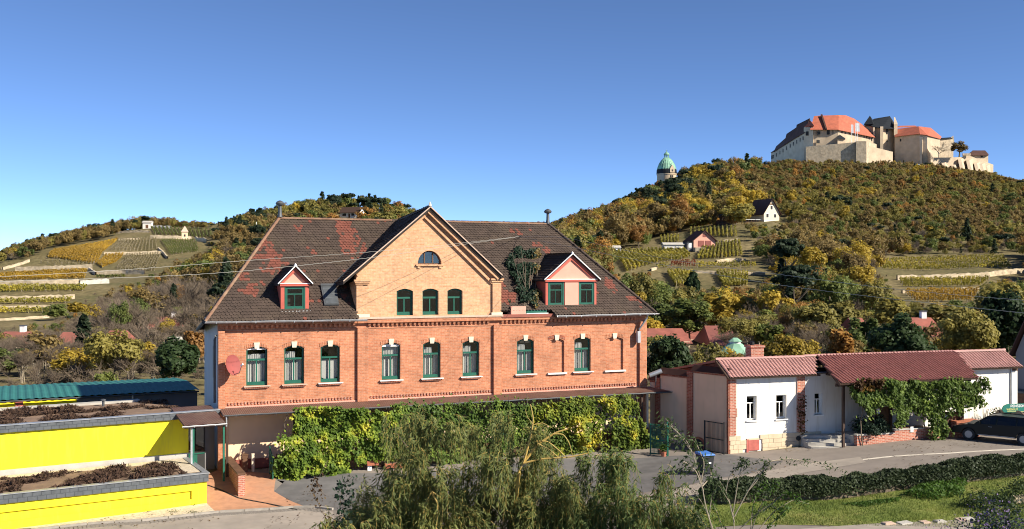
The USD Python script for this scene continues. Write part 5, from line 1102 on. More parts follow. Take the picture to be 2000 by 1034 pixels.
vineyard((-30, 608), (100, 606), (-30, 614), (98, 612), 2, 'row_yellow', 'yellow vine row under the fourth terrace wall from the top', 'vine rows under the fourth wall', across=True, dens=2.4, w=.4)
vineyard((95, 506), (186, 516), (75, 518), (180, 521), 2, 'row_bare', 'bare vine row at the foot of the golden slope', 'bare vine rows at the foot of the golden slope', across=True, dens=.5)
vineyard((1197, 496), (1336, 489), (1222, 534), (1352, 503), 19, 'row_yellow', 'slanting yellow green vine row on the slope left of the shed', 'vine rows left of the small shed', dens=2.2, h=1.15)
vineyard((1372, 482), (1446, 474), (1360, 508), (1452, 501), 12, 'row_yellow', 'yellow vine row in the plot below the red shuttered hut', 'vine rows below the red shuttered hut', dens=2.6, h=1.15)
vineyard((1346, 451), (1440, 450), (1346, 467), (1441, 464), 12, 'row_yellow', 'yellow vine row in the plot above the red shuttered hut', 'vine rows above the red shuttered hut', dens=2.4, h=1.15)
vineyard((1288, 466), (1328, 462), (1290, 478), (1326, 474), 6, 'row_yellow', 'short yellow vine row above the flat grey shed', 'vine rows above the flat grey shed', dens=2.2)
vineyard((1362, 518), (1478, 517), (1362, 527), (1480, 527), 2, 'row_yellow', 'yellow vine row on the strip between the pale banks', 'vine rows between the pale banks', across=True, dens=1.8, h=1.15)
vineyard((1312, 515), (1361, 514), (1312, 526), (1361, 526), 2, 'row_red', 'red leaved vine row on the strip between the pale banks', 'red vine rows', across=True, dens=1.8, h=1.15)
vineyard((1284, 520), (1308, 517), (1284, 527), (1308, 526), 2, 'row_yellow', 'short yellow vine row left of the red vines', 'short vine rows left of the red vines', across=True, dens=1.6)
vineyard((1302, 534), (1352, 536), (1318, 562), (1368, 556), 8, 'row_yellow', 'steep yellow vine row on the lower slope above the round green bush', 'vine rows on the lower left slope', dens=2.4, h=1.15)
vineyard((1398, 536), (1462, 538), (1412, 562), (1460, 560), 9, 'row_yellow', 'steep yellow vine row on the lower slope right of the brown bushes', 'vine rows on the lower right slope', dens=2.4, h=1.15)
vineyard((1722, 509), (1960, 503), (1724, 527), (1978, 526), 5, 'row_yellow', 'long yellow green vine row above the long pale wall on the right', 'vine rows above the long right wall', across=True, dens=2.2, h=1.15)
vineyard((1758, 549), (1935, 547), (1764, 563), (1915, 561), 4, 'row_yellow', 'golden vine row between the two pale walls on the right', 'vine rows between the right walls', across=True, dens=2.4, h=1.15)
vineyard((1768, 574), (1915, 571), (1790, 592), (1900, 592), 5, 'row_gold', 'golden brown vine row below the lower right wall', 'vine rows below the lower right wall', across=True, dens=2.2, h=1.15)
_wi = [0]
def terrace_wall(pts, hpx, label, mat='drystone', thick=.5):
    """A dry stone wall along points of the land, hpx photo pixels high; stones by rough top and courses."""
    P = [T(*q, 140) for q in pts]; h = hpx * P[0][1] / F; ln = shapely.LineString([p[:2] for p in P]); NOGO.append(ln.buffer(3.0)); r = np.random.default_rng(500 + _wi[0]); _wi[0] += 1
    n = max(3, int(ln.length / .8)); C = np.array([ln.interpolate(k / n, True).coords[0] for k in range(n + 1)]); t = np.gradient(C, axis=0); t /= np.linalg.norm(t, axis=1, keepdims=True); nn = np.column_stack([t[:, 1], -t[:, 0]]); nn[nn[:, 1] > 0] *= -1
    z = terr(C[:, 0], C[:, 1]); hz = h * (1 + r.uniform(-.13, .13, n + 1)); rows = 4; V = []
    for k in range(rows + 1): V.append(np.column_stack([C + nn * (thick * (.5 - .12 * k / rows) + r.uniform(-.06, .06, n + 1))[:, None], z - .5 + (hz + .5) * k / rows]))
    V.append(np.column_stack([C - nn * thick * .5, z + hz])); V.append(np.column_stack([C - nn * thick * .5, z - .5])); V = np.array(V); m = n + 1
    f = [[a * m + b, a * m + b + 1, (a + 1) * m + b + 1, (a + 1) * m + b] for a in range(len(V) - 1) for b in range(n)]
    mb = MB().add(V.reshape(-1, 3), f)
    top(mb, 'terrace_wall', mat, label, 'wall')
terrace_wall([(30, 531), (100, 529), (180, 525)], 9, 'long pale terrace wall above the wide golden terrace')
terrace_wall([(5, 528), (57, 512)], 5, 'pale sloping wall climbing to the wood at the far left')
terrace_wall([(203, 499), (260, 498), (315, 496)], 6, 'pale wall across the middle of the left vineyards')
terrace_wall([(309, 488), (318, 496), (327, 506)], 5, 'pale stepped stair wall running down beside the bare rows')
terrace_wall([(189, 537), (240, 536), (282, 536)], 8, 'pale wall under the bare brown rows')
terrace_wall([(174, 529), (187, 538)], 6, 'short dark slanted retaining wall at the end of the wide terrace', 'castle_rubble')
terrace_wall([(-40, 560), (60, 559), (154, 557)], 11, 'high sunny terrace wall below the wide golden terrace')
terrace_wall([(155, 557), (212, 554)], 9, 'grey continuation of the high terrace wall', 'concrete')
terrace_wall([(-40, 588), (60, 587), (146, 584)], 9, 'third terrace wall from the top at the far left')
terrace_wall([(-40, 606), (50, 605), (104, 604)], 8, 'fourth terrace wall from the top at the far left')
terrace_wall([(-40, 628), (20, 626), (95, 621)], 5, 'lowest pale terrace wall above the brown thicket')
terrace_wall([(294, 466), (340, 467), (374, 468)], 6, 'white wall left of the little vineyard tower near the top')
terrace_wall([(381, 471), (403, 474)], 8, 'white wall right of the little vineyard tower')
terrace_wall([(228, 457), (292, 455)], 4, 'pale wall under the wood at the top of the left hill')
terrace_wall([(232, 470), (272, 468)], 3, 'rough pale bank above the golden rows')
terrace_wall([(1328, 536), (1400, 535), (1494, 537)], 5, 'pale earth bank below the strip with the red vines')
terrace_wall([(1398, 514), (1424, 511), (1456, 510)], 6, 'pale crumbling bank below the plot of the red shuttered hut')
terrace_wall([(1394, 480), (1420, 477), (1444, 474)], 8, 'pale wall right of the red shuttered hut')
terrace_wall([(1271, 530), (1281, 527)], 5, 'small white bank at the left end of the strip with the red vines')
terrace_wall([(1752, 547), (1850, 546), (1930, 541), (2040, 533)], 10, 'long pale dry stone wall on the right hillside')
terrace_wall([(1762, 573), (1840, 573), (1880, 568), (1912, 568)], 6, 'lower pale dry stone wall on the right hillside')

# --- small buildings on the slopes
def hill_house(name, label, cat, px, py, rot, w, d, h, rise, mats, extra=None, over=.35, ridge_x=True):
    """Gabled hut: front (w wide, gable towards the viewer when ridge_x is False), d deep, eaves at h, ridge h + rise."""
    o = T(px, py, 140); NOGO.append(Point(o[0], o[1] + d / 2).buffer(max(w, d) * .75)); fr = Frame((o[0], o[1], o[2]), rot)
    t = thing(name, label, cat, o, rot); wm, rm = mats
    if ridge_x:
        MB().extr(Polygon([(0, -2), (d, -2), (d, h), (d / 2, h + rise), (0, h)]), -w / 2, w / 2, 'x').build(t, 'wall', wm)
        for s in (0, 1): 
            a, b = ((-over, h - over * rise / (d / 2)), (d / 2, h + rise)) if not s else ((d + over, h - over * rise / (d / 2)), (d / 2, h + rise))
            MB().hexa([(-w / 2 - over, a[0], a[1] + .02), (w / 2 + over, a[0], a[1] + .02), (w / 2 + over, b[0], b[1] + .02), (-w / 2 - over, b[0], b[1] + .02)] + [(-w / 2 - over, a[0], a[1] + .2), (w / 2 + over, a[0], a[1] + .2), (w / 2 + over, b[0], b[1] + .2), (-w / 2 - over, b[0], b[1] + .2)]).build(t, 'roof', rm)
    else:
        MB().extr(Polygon([(-w / 2, -2), (w / 2, -2), (w / 2, h), (0, h + rise), (-w / 2, h)]), 0, d, 'y').build(t, 'wall', wm)
        for s in (-1, 1):
            a, b = (s * (w / 2 + over), h - over * rise / (w / 2)), (0, h + rise); q = [(a[0], -over, a[1] + .02), (b[0], -over, b[1] + .02), (b[0], d + over, b[1] + .02), (a[0], d + over, a[1] + .02)]
            q2 = [(x, y, z + .2) for x, y, z in q]
            MB().hexa(q + q2 if s < 0 else [q[1], q[0], q[3], q[2], q2[1], q2[0], q2[3], q2[2]]).build(t, 'roof', rm)
    if extra: extra(t)
    return t
def win(t, x0, x1, z0, z1, y=0.0, m='room_dark', fm='blind_white'):
    w = MB().extr(sbox(x0 - .09, z0 - .09, x1 + .09, z1 + .09).difference(sbox(x0, z0, x1, z1)), y - .07, y - .002).build(t, 'window', fm); MB().box(x0, x1, y - .03, y - .002, z0, z1).box((x0 + x1) / 2 - .03, (x0 + x1) / 2 + .03, y - .05, y - .031, z0, z1).build(w, 'pane', m)
k1 = 300 / F
def ex1(t):
    win(t, -2.3, -1.3, 1.2, 2.4); win(t, 1.0, 2.0, 1.2, 2.4); win(t, -.45, .45, 4.0, 5.2)
    MB().box(-.9, .9, -.06, -.002, 5.6, 6.1).build(t, 'gable_board', 'wood_brown'); MB().box(-3.3, 3.3, -.05, -.001, -1.5, .25).build(t, 'plinth', 'white_plaster')
hill_house('hillside_house', 'cream house with steep dark roof high on the right slope below the castle', 'house', 1507, 432, .42, 6.6, 9, 3.0, 4.6, ('house_cream', 'castle_dark_roof'), ex1, .7, False)
q = T(1475, 434, 140); tr = thing('terrace_deck', 'low terrace with white railing left of the steep roofed house', 'terrace', q + [0, -.2, 0], .1)
MB().box(-3.5, 2.2, 0, 3, -2, .1).build(tr, 'deck', 'wood_dark'); MB().box(-3.5, 2.2, -.05, .03, .75, .95).build(tr, 'rail', 'lead_white')
for x in np.arange(-3.4, 2.3, .95): MB().box(x, x + .1, -.04, .02, .101, .749).build(tr, 'post', 'wood_brown')
def ex2(t):
    for x in (-1.9, .2): MB().box(x, x + 1.75, -.08, -.002, .85, 2.45).build(t, 'shutter', 'shutter_red')
    MB().box(-.5, .5, -.08, -.002, 3.5, 4.2).build(t, 'shutter', 'shutter_red'); MB().box(-3.4, 3.4, -1.6, -.001, -1.0, .55).build(t, 'balcony', 'pale_bark')
    MB().box(-4.9, -3.21, .4, 3.5, -1.5, 2.0).build(t, 'side_room', 'dark_grey_plaster'); MB().box(-4.6, -3.7, .33, .399, .5, 1.8).build(t, 'side_window', 'lead_white'); MB().box(-5.1, -3.21, .2, 3.7, 2.001, 2.2).build(t, 'side_roof', 'slate_roof')
hill_house('vineyard_hut', 'pinkish vineyard hut with two red shutters amid yellow vines', 'hut', 1376, 488, .22, 6.4, 6, 2.6, 2.5, ('pink_board', 'castle_dark_roof'), ex2, .6, False)
hill_house('shed', 'flat white and grey shed left of the red shuttered hut', 'shed', 1316, 492, .05, 5.4, 3.5, 1.9, .5, ('white_plaster', 'concrete'), lambda t: (MB().box(-1.2, -.5, -.05, -.001, -.3, 1.2).build(t, 'door', 'wood_dark'), win(t, .6, 1.6, .5, 1.2)), .3, True)
hill_house('shed', 'dark timber shed with grey roof above the upper yellow vines', 'shed', 1412, 441, .1, 4.6, 4, 2.2, 1.6, ('wood_dark', 'slate_roof'), lambda t: win(t, -1.4, 1.4, .9, 1.5, 0, 'room_dark', 'wood_brown'), .4, False)
hill_house('shed', 'small pale green shed with blue tarpaulin at the edge of the vines', 'shed', 1203, 495, .1, 2.6, 2.5, 1.5, .5, ('lead_white', 'concrete'), lambda t: MB().box(-.9, .9, -.3, -.02, .1, .9).build(t, 'tarpaulin', 'bin_blue'), .2, True)
hill_house('summer_house', 'small cream bungalow with brown roof on top of the middle hill', 'house', 682, 426, -.25, 9, 7, 2.6, 2.2, ('white_plaster', 'wood_dark'), lambda t: (win(t, -3.2, -1.4, .9, 2.0), win(t, 1.0, 2.4, .9, 2.0), MB().box(-.4, .4, -.06, -.002, -.5, 1.9).build(t, 'door', 'wood_brown')), .7, True)
q = T(361, 467, 140); NOGO.append(Point(*q[:2]).buffer(3)); vt = thing('vineyard_tower', 'little white tower with pointed grey roof on the vineyard wall of the left hill', 'tower', q, .3)
MB().box(-1.1, 1.1, -1.1, 1.1, -1, 2.6).build(vt, 'wall', 'cream_plaster'); MB().hull([(-1.4, -1.4, 2.6), (1.4, -1.4, 2.6), (1.4, 1.4, 2.6), (-1.4, 1.4, 2.6), (0, 0, 5.0)]).build(vt, 'roof', 'sill_stone'); MB().box(-.3, .3, -1.15, -1.101, .8, 1.7).build(vt, 'window', 'room_dark')
hill_house('shed', 'tiny white hut beside the wall at the top of the left hill', 'shed', 287, 447, .1, 3.5, 3, 2.6, .6, ('white_plaster', 'concrete'), lambda t: MB().box(-.5, .5, -.05, -.001, .2, 1.6).build(t, 'door', 'wood_brown'), .3, True)
terrace_wall([(296, 445), (335, 447)], 5, 'white garden wall under the skyline trees of the left hill', 'white_plaster')

# --- the castle
CY0 = 600.0
castle = thing('castle', 'pale stone hilltop castle with red and dark roofs', 'castle')
def wallblk(fp, top_py, bot_py, name='wall', mat='castle_stone', Yref=None):
    """fp: footprint as (px, depth); walls from the row bot_py up to top_py (one row, or one per corner)."""
    n = len(fp); tp = top_py if np.ndim(top_py) else [top_py] * n; P = [at(a, HZ, Y)[:2] for a, Y in fp]
    T_ = [(*p, ZC - (t - HZ) / F * Y) for p, t, (a, Y) in zip(P, tp, fp)]; B_ = [(*p, ZC - (bot_py - HZ) / F * Y - 4) for p, (a, Y) in zip(P, fp)]
    f = [[i, (i + 1) % n, n + (i + 1) % n, n + i] for i in range(n)]; m = MB().add(B_ + T_, f); m.add(T_, [[0, k, k + 1] for k in range(1, n - 1)])
    return m.build(castle, name, mat)
def roofblk(eave, ridge_, mat='castle_roof', name='roof'):
    return MB().hull([at(*p) for p in eave] + [at(a, b - .6, Y) for a, b, Y in eave] + [at(*p) for p in ridge_]).build(castle, name, mat)
def cwin(px, py, Y, w=5, h=8, nrm=(0, -1, 0), name='window'):
    p = at(px, py, Y); n = np.array(nrm, float); n /= np.linalg.norm(n); t = np.array([-n[1], n[0], 0]); s = Y / F
    q = [p + t * a * w * s / 2 + np.array([0, 0, b * h * s / 2]) for a, b in ((-1, -1), (1, -1), (1, 1), (-1, 1))]
    MB().hexa([q[0] + n * .12, q[1] + n * .12, q[1] - n * .4, q[0] - n * .4, q[3] + n * .12, q[2] + n * .12, q[2] - n * .4, q[3] - n * .4]).build(castle, name, 'room_dark')
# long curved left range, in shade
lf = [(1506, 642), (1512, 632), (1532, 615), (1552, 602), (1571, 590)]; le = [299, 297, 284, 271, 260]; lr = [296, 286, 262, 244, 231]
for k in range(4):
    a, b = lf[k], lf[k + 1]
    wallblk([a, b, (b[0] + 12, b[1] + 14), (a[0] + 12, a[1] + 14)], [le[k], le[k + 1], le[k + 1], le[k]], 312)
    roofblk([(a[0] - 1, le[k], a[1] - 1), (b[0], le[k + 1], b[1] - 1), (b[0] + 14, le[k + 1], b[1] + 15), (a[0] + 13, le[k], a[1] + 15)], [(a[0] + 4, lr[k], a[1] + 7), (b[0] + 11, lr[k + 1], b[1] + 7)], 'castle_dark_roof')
    for t in (.25, .6, .9): cwin(a[0] + (b[0] - a[0]) * t, le[k] + (le[k + 1] - le[k]) * t + 9, a[1] + (b[1] - a[1]) * t, 3, 7, (-.8, -.6, 0))
# corner turret and the main front
wallblk([(1570, 590), (1588, 587), (1592, 596), (1574, 600)], 249, 300, 'turret'); roofblk([(1571, 249, 592), (1590, 246, 586), (1594, 248, 598)], [(1583, 236, 592)], name='turret_roof')
wallblk([(1588, 588), (1637, 586), (1640, 606), (1586, 606)], [253, 253, 252, 252], 300)
roofblk([(1582, 254, 586), (1613, 254, 585), (1613, 250, 610), (1584, 250, 610)], [(1590, 227, 597), (1606, 226, 597)]); roofblk([(1613, 254, 585), (1638, 254, 584), (1642, 250, 610), (1613, 250, 610)], [(1606, 226, 597), (1638, 225, 597), (1650, 225.5, 600)])
MB().bar(at(1604.5, 225, 596), at(1613.5, 253, 584.5), .9, 1.2).build(castle, 'fire_wall', 'castle_dark_roof')
wallblk([(1637, 586), (1707, 603), (1707, 622), (1640, 606)], [253, 268, 266, 252], 302)
roofblk([(1637, 254, 584), (1709, 269, 601), (1712, 264, 624), (1643, 250, 611)], [(1640, 225, 598), (1652, 225.5, 600), (1668, 232, 606), (1690, 248, 612)])
for px, py, w, h in ((1599, 261, 6, 8), (1618, 259, 5, 8), (1629, 259, 6, 8), (1598, 277, 6, 6), (1577, 261, 5, 8)): cwin(px, py, 586.5 if px > 1590 else 588.5, w, h)
for px, py in ((1644, 258), (1650, 259), (1658, 259), (1666, 260), (1675, 261), (1681, 263), (1687, 266), (1692, 268), (1697, 270), (1702, 273)): cwin(px, py, 586 + (px - 1637) / 70 * 17, 3.5, 6, (.24, -.97, 0))
wallblk([(1636, 582), (1650, 583), (1650, 588), (1636, 587)], [269, 272, 270, 267], 300, 'bay'); roofblk([(1635, 271, 581), (1651, 273, 582), (1651, 271, 589)], [(1640, 263, 586)], 'slate_roof', 'bay_roof')
wallblk([(1574, 578), (1604, 576), (1604, 584), (1574, 586)], [287, 284, 284, 287], 312, 'retaining_wall', 'castle_rubble'); wallblk([(1604, 576), (1672, 572), (1672, 584), (1604, 584)], [284, 278, 278, 284], 312, 'retaining_wall', 'castle_rubble')
wallblk([(1672, 570), (1692, 569), (1712, 580), (1712, 590), (1672, 586)], [276, 276, 282, 282, 276], 314, 'bastion', 'castle_rubble'); wallblk([(1692, 571), (1744, 582), (1744, 592), (1692, 588)], [284, 297, 297, 284], 314, 'outer_wall', 'castle_stone')
# keep with the dark roof
wallblk([(1688, 612), (1722, 606), (1748, 612), (1748, 632), (1690, 632)], [244, 251, 251, 244, 244], 305, 'keep'); wallblk([(1705, 604), (1709, 604), (1709, 612), (1705, 612)], [250, 250, 248, 248], 303, 'buttress'); wallblk([(1719, 601), (1725, 601), (1725, 609), (1719, 609)], [249, 249, 247, 247], 305, 'buttress')
wallblk([(1746, 607), (1753, 607), (1753, 628), (1746, 628)], [243, 243, 240, 240], 305, 'stair_tower'); MB().add([at(1746, 243, 607), at(1753.5, 243, 607), at(1748, 229, 618), at(1746, 229, 618)], [[0, 1, 2, 3]]).build(castle, 'stepped_gable', 'castle_stone')
roofblk([(1687, 244, 610), (1723, 252, 604), (1747, 252, 607), (1749, 244, 634), (1689, 243, 634)], [(1708, 232, 620), (1738, 227, 620)], 'slate_roof'); roofblk([(1687, 244, 609), (1706, 243, 606), (1708, 240, 626)], [(1699, 226, 617)], 'slate_roof', 'spire')
cwin(1731, 257, 608, 8, 9); cwin(1730, 275, 608, 2.5, 5); cwin(1733, 275, 608.6, 2.5, 5)
# right ranges
wallblk([(1748, 606), (1796, 592), (1800, 612), (1750, 626)], [267, 261, 260, 266], 308); roofblk([(1747, 268, 604), (1797, 262, 590), (1801, 258, 614), (1749, 262, 628)], [(1752, 252, 616), (1794, 247, 603)])
cwin(1760, 274, 602.5, 3.5, 5)
wallblk([(1796, 592), (1811, 590), (1836, 602), (1836, 620), (1798, 612)], [262, 264, 272, 271, 261], 310); roofblk([(1796, 263, 590), (1812, 265, 588), (1837, 272, 601), (1839, 268, 622), (1800, 259, 614)], [(1794, 247, 603), (1800, 248, 605), (1818, 250, 612)])
roofblk([(1751, 250, 625), (1790, 248, 628), (1790, 247, 640), (1751, 248, 640)], [(1758, 246, 632), (1786, 245.5, 632)])
wallblk([(1796, 590), (1801, 589), (1803, 594), (1798, 596)], 268, 310, 'buttress'); wallblk([(1836, 612), (1862, 615), (1862, 630), (1836, 630)], [273, 269, 269, 273], 308, 'ruined_wing', 'castle_rubble'); MB().add([at(1857, 269, 615), at(1862, 265, 615), at(1864, 279, 615), at(1862, 279, 615)], [[0, 1, 2, 3]]).build(castle, 'broken_gable', 'castle_rubble')
roofblk([(1836, 273, 611), (1862, 270, 614), (1862, 269, 632)], [(1838, 270, 622), (1860, 268, 622)], 'slate_roof')
wallblk([(1811, 590), (1818, 583), (1822, 588), (1814, 600)], [290, 303, 303, 290], 320, 'buttress')
for a, Ya, b, Yb_, t, u in ((1818, 584, 1848, 588, 308, 308), (1848, 588, 1880, 592, 308, 307), (1880, 592, 1895, 594, 303, 303), (1895, 594, 1940, 604, 305, 322)):
    wallblk([(a, Ya), (b, Yb_), (b, Yb_ + 4), (a, Ya + 4)], [t, u, u, t], 350, 'outer_wall')
for px, Y, t in ((1848, 584, 313), (1867, 586, 318), (1880, 588, 306), (1896, 589, 308), (1911, 592, 314), (1921, 594, 316), (1930, 597, 320)):
    A_, B_ = at(px, HZ, Y - 3), at(px, HZ, Y + 6); w_ = 1.0; zt, zb_ = ZC - (t - HZ) / F * Y, ZC - (352 - HZ) / F * Y
    MB().hexa([(A_[0] - w_, A_[1] - 2, zb_), (A_[0] + w_, A_[1] - 2, zb_), (B_[0] + w_, B_[1], zb_), (B_[0] - w_, B_[1], zb_), (A_[0] - w_, A_[1] + 4, zt - 1.5), (A_[0] + w_, A_[1] + 4, zt - 1.5), (B_[0] + w_, B_[1], zt), (B_[0] - w_, B_[1], zt)]).build(castle, 'buttress', 'castle_stone')
for k in range(6): px = 1882 + k * 2.6; A_ = at(px, 303, 591); MB().box(A_[0] - .35, A_[0] + .35, A_[1], A_[1] + 1, A_[2] - .3, A_[2] + 1.0).build(castle, 'merlon', 'castle_stone')
wallblk([(1892, 600), (1930, 604), (1930, 616), (1892, 614)], 303, 326, 'gatehouse'); roofblk([(1891, 304, 598), (1931, 304, 602), (1931, 302, 618), (1891, 302, 616)], [(1900, 294, 608), (1924, 294, 609)], 'castle_dark_roof', 'gatehouse_roof')
for px in (1906, 1918): cwin(px, 306, 602, 3, 3)
for k, px in enumerate((1663, 1671, 1675)):
    b, t = at(px, 280, 575), at(px, 240 + 3 * (k == 0), 575); fl = thing('flagpole', ['left white banner pole in front of the castle', 'middle white banner pole in front of the castle', 'right white banner pole in front of the castle'][k], 'flagpole', b)
    MB().tube([(0, 0, -2), (0, 0, t[2] - b[2])], .14, 6).build(fl, 'pole', 'lead_white'); MB().hexa([(.1, -.05, t[2] - b[2] - 5.2), (1.2, -.3, t[2] - b[2] - 5.4), (1.2, -.22, t[2] - b[2] - 5.4), (.1, .03, t[2] - b[2] - 5.2), (.1, -.05, t[2] - b[2] - .2), (1.0, -.2, t[2] - b[2] - .4), (1.0, -.12, t[2] - b[2] - .4), (.1, .03, t[2] - b[2] - .2)]).build(fl, 'banner', 'banner_white')
_c = at(1720, HZ, 612); NOGO.append(Polygon([at(a, HZ, Y)[:2] for a, Y in ((1496, 655), (1500, 632), (1535, 606), (1572, 574), (1672, 564), (1745, 576), (1815, 576), (1900, 584), (1950, 600), (1950, 640), (1700, 655))]))
# --- the round tower with the green dome
tp = at(1302, 352, 558); NOGO.append(Point(*tp[:2]).buffer(6)); kt = thing('round_tower', 'round pale stone tower with green copper dome and lantern on the ridge', 'tower', (tp[0], tp[1], tp[2]))
s = 558 / F; R = 19.2 * s; z0 = 0; ze = (352 - 341) * s + 2.0
zz = lambda py: (352 - py) * s
MB().lathe([(R * .97, -14), (R * .97, zz(343)), (R * 1.02, zz(342)), (R * 1.02, zz(339)), (R * .9, zz(338))], n=28).build(kt, 'wall', 'castle_stone', 40)
MB().lathe([(R * 1.03, zz(339.5)), (R * .99, zz(334)), (R * .92, zz(328)), (R * .78, zz(321)), (R * .55, zz(314)), (R * .26, zz(308.5)), (0, zz(308))], n=24).build(kt, 'dome', 'copper_green')
for k in range(24):
    a = k * math.pi / 12; pts = [(r * R * math.cos(a) * 1.01, r * R * math.sin(a) * 1.01, zz(p)) for r, p in ((.99, 334), (.92, 328), (.78, 321), (.55, 314), (.26, 308.5))]; MB().tube(pts, .09, 4).build(kt, 'dome_rib', 'copper_green')
MB().lathe([(R * 1.04, zz(340)), (R * 1.01, zz(333)), (R * .96, zz(331)), (R * .96, zz(340))], n=24).build(kt, 'skirt_roof', 'slate_roof')
ln = MB()
for k in range(8): a = k * math.pi / 4; ln.tube([(R * .22 * math.cos(a), R * .22 * math.sin(a), zz(309)), (R * .22 * math.cos(a), R * .22 * math.sin(a), zz(303))], .13, 5)
ln.build(kt, 'lantern', 'copper_green'); MB().lathe([(R * .3, zz(303)), (R * .27, zz(301)), (R * .16, zz(298.5)), (R * .05, zz(297.5)), (.1, zz(293)), (0, zz(292.5))], n=12).build(kt, 'lantern_cap', 'copper_green')
MB().box(-.5, .5, -.05, .05, zz(294.4), zz(294.0)).build(kt, 'cross_arm', 'iron')
for an, nm in ((-.55, 'dormer'),):
    g = MB().extr(Polygon([(-1.5, zz(339)), (1.5, zz(339)), (1.5, zz(332)), (1.0, zz(329)), (.5, zz(326.5)), (0, zz(324)), (-.5, zz(326.5)), (-1.0, zz(329)), (-1.5, zz(332))]), -R * 1.06, -R * .55).moved(.42).build(kt, 'stone_dormer', 'castle_stone')
    MB().extr(Polygon([(-.5, zz(337)), (.5, zz(337)), (.5, zz(333)), (-.5, zz(333))]), -R * 1.075, -R * 1.061).moved(.42).build(g, 'window', 'room_dark')
    MB().hull([(-1.7, -R * .9, zz(331)), (1.7, -R * .9, zz(331)), (0, -R * .9, zz(321)), (0, -R * .2, zz(321)), (-1.7, -R * .4, zz(331)), (1.7, -R * .4, zz(331))]).moved(.42).build(g, 'dormer_roof', 'copper_green')
for a in (.3, .5): MB().box(-.35, .35, -R * 1.0, -R * .95, zz(348), zz(344)).moved(a).build(kt, 'window', 'room_dark')
# --- roofs of the village in the valley
def village(px0, px1, py_e, py_r, Y, label, mat='porch_tile', wall='house_cream', rot=.05, depth=8, chim=True):
    a, b = at(px0, py_e, Y), at(px1, py_e, Y); w = b[0] - a[0]; ze = a[2]; r = (py_e - py_r) / F * Y * 1.05 + .2; h = thing('village_house', label, 'house', (a[0], a[1], 0), rot); NOGO.append(sbox(a[0] - 2, Y - 2, b[0] + 2, Y + depth + 2))
    MB().box(0, w, 0, depth, -1, ze).build(h, 'wall', wall); MB().hexa([(-.3, -.4, ze - .2), (w + .3, -.4, ze - .2), (w + .3, depth + .4, ze - .2), (-.3, depth + .4, ze - .2), (.0, depth / 2 - .1, ze + r), (w, depth / 2 - .1, ze + r), (w, depth / 2 + .1, ze + r), (0, depth / 2 + .1, ze + r)]).build(h, 'roof', mat)
    if chim: c = MB().box(w * .6, w * .6 + .6, depth / 2 - .3, depth / 2 + .3, ze + r * .5, ze + r + .7).build(h, 'chimney', 'lead_white'); MB().box(w * .6 - .06, w * .6 + .66, depth / 2 - .36, depth / 2 + .36, ze + r + .7, ze + r + .8).build(c, 'cap', 'slate_tile')
    for k in range(max(1, int(w / 3)) if ze > 2.3 else 0): win(h, 1.0 + 3 * k, 1.9 + 3 * k, max(.6, ze - 1.9), max(1.6, ze - .6))
    return h
village(-20, 31, 672, 656, 118, 'red roofed village house at the far left behind bare trees', 'gable_red')
village(96, 150, 685, 658, 112, 'red roofed village house with white chimney among the bare trees', 'gable_red')
village(190, 223, 680, 655, 108, 'bright red roofed village house left of the pale trunks', 'gable_red', chim=False)
village(268, 354, 640, 625, 150, 'long dull red roofed village house up behind the bare trees', 'gable_red')
village(270, 332, 690, 668, 106, 'cream village house with grey roof behind the pale trunks', 'concrete', chim=False)
village(1262, 1348, 668, 650, 112, 'long red roofed village house directly right of the brick house', 'gable_red', chim=False)
village(1340, 1400, 664, 648, 122, 'red brown roofed village house behind the green pavilion', 'gable_red')
village(1392, 1442, 672, 645, 114, 'brown roofed village house right of the green pavilion', 'porch_tile', chim=False)
village(1684, 1712, 662, 630, 108, 'red roof left of the big dark green bush', 'gable_red', chim=False)
village(1800, 1852, 662, 629, 110, 'red roof right of the big dark green bush', 'gable_red')
vp = at(1436, 690, 96); NOGO.append(Point(vp[0], 96).buffer(3.5)); pv = thing('pavilion', 'glazed pavilion with stepped green copper roof behind the boundary wall', 'pavilion', (vp[0], vp[1], 0)); s = 96 / F
ze = ZC - (688 - HZ) * s; A8 = [(math.cos(k * math.pi / 4 + .39), math.sin(k * math.pi / 4 + .39)) for k in range(8)]
MB().hull([(36 * s * a, 30 * s * b, ze - .1) for a, b in A8] + [(13 * s * a, 11 * s * b, ze + 17 * s) for a, b in A8]).build(pv, 'roof', 'copper_green'); MB().hull([(11 * s * a, 9 * s * b, ze + 17 * s) for a, b in A8] + [(11 * s * a, 9 * s * b, ze + 21 * s) for a, b in A8]).build(pv, 'lantern', 'lead_white')
MB().hull([(14 * s * a, 12 * s * b, ze + 21 * s) for a, b in A8] + [(-4 * s, 0, ze + 28 * s), (4 * s, 0, ze + 28 * s)]).build(pv, 'lantern_roof', 'copper_green'); MB().hull([(31 * s * a, 26 * s * b, z) for a, b in A8 for z in (-.3, .9)]).build(pv, 'parapet', 'white_plaster')
for a, b in A8: MB().tube([(32 * s * a, 27 * s * b, 0), (32 * s * a, 27 * s * b, ze)], .12, 6).build(pv, 'post', 'gate_green')
# --- thin white poles on the hill sides
for px, py, hp, lb in ((501, 468, 24, 'pale pole on the brown slope left of the brick roof'), (643, 400, 18, 'pale pole between the dark pines on the middle hill'), (1304, 394, 14, 'left pale pole among dark trees below the round tower'), (1320, 378, 14, 'right pale pole among dark trees below the round tower')):
    p = T(px, py + 6, 140)
    if p is not None: k = thing('pole', lb, 'pole', p); MB().tube([(0, 0, -.5), (0, 0, hp * p[1] / F + 3)], .14, 6).build(k, 'mast', 'lead_white')

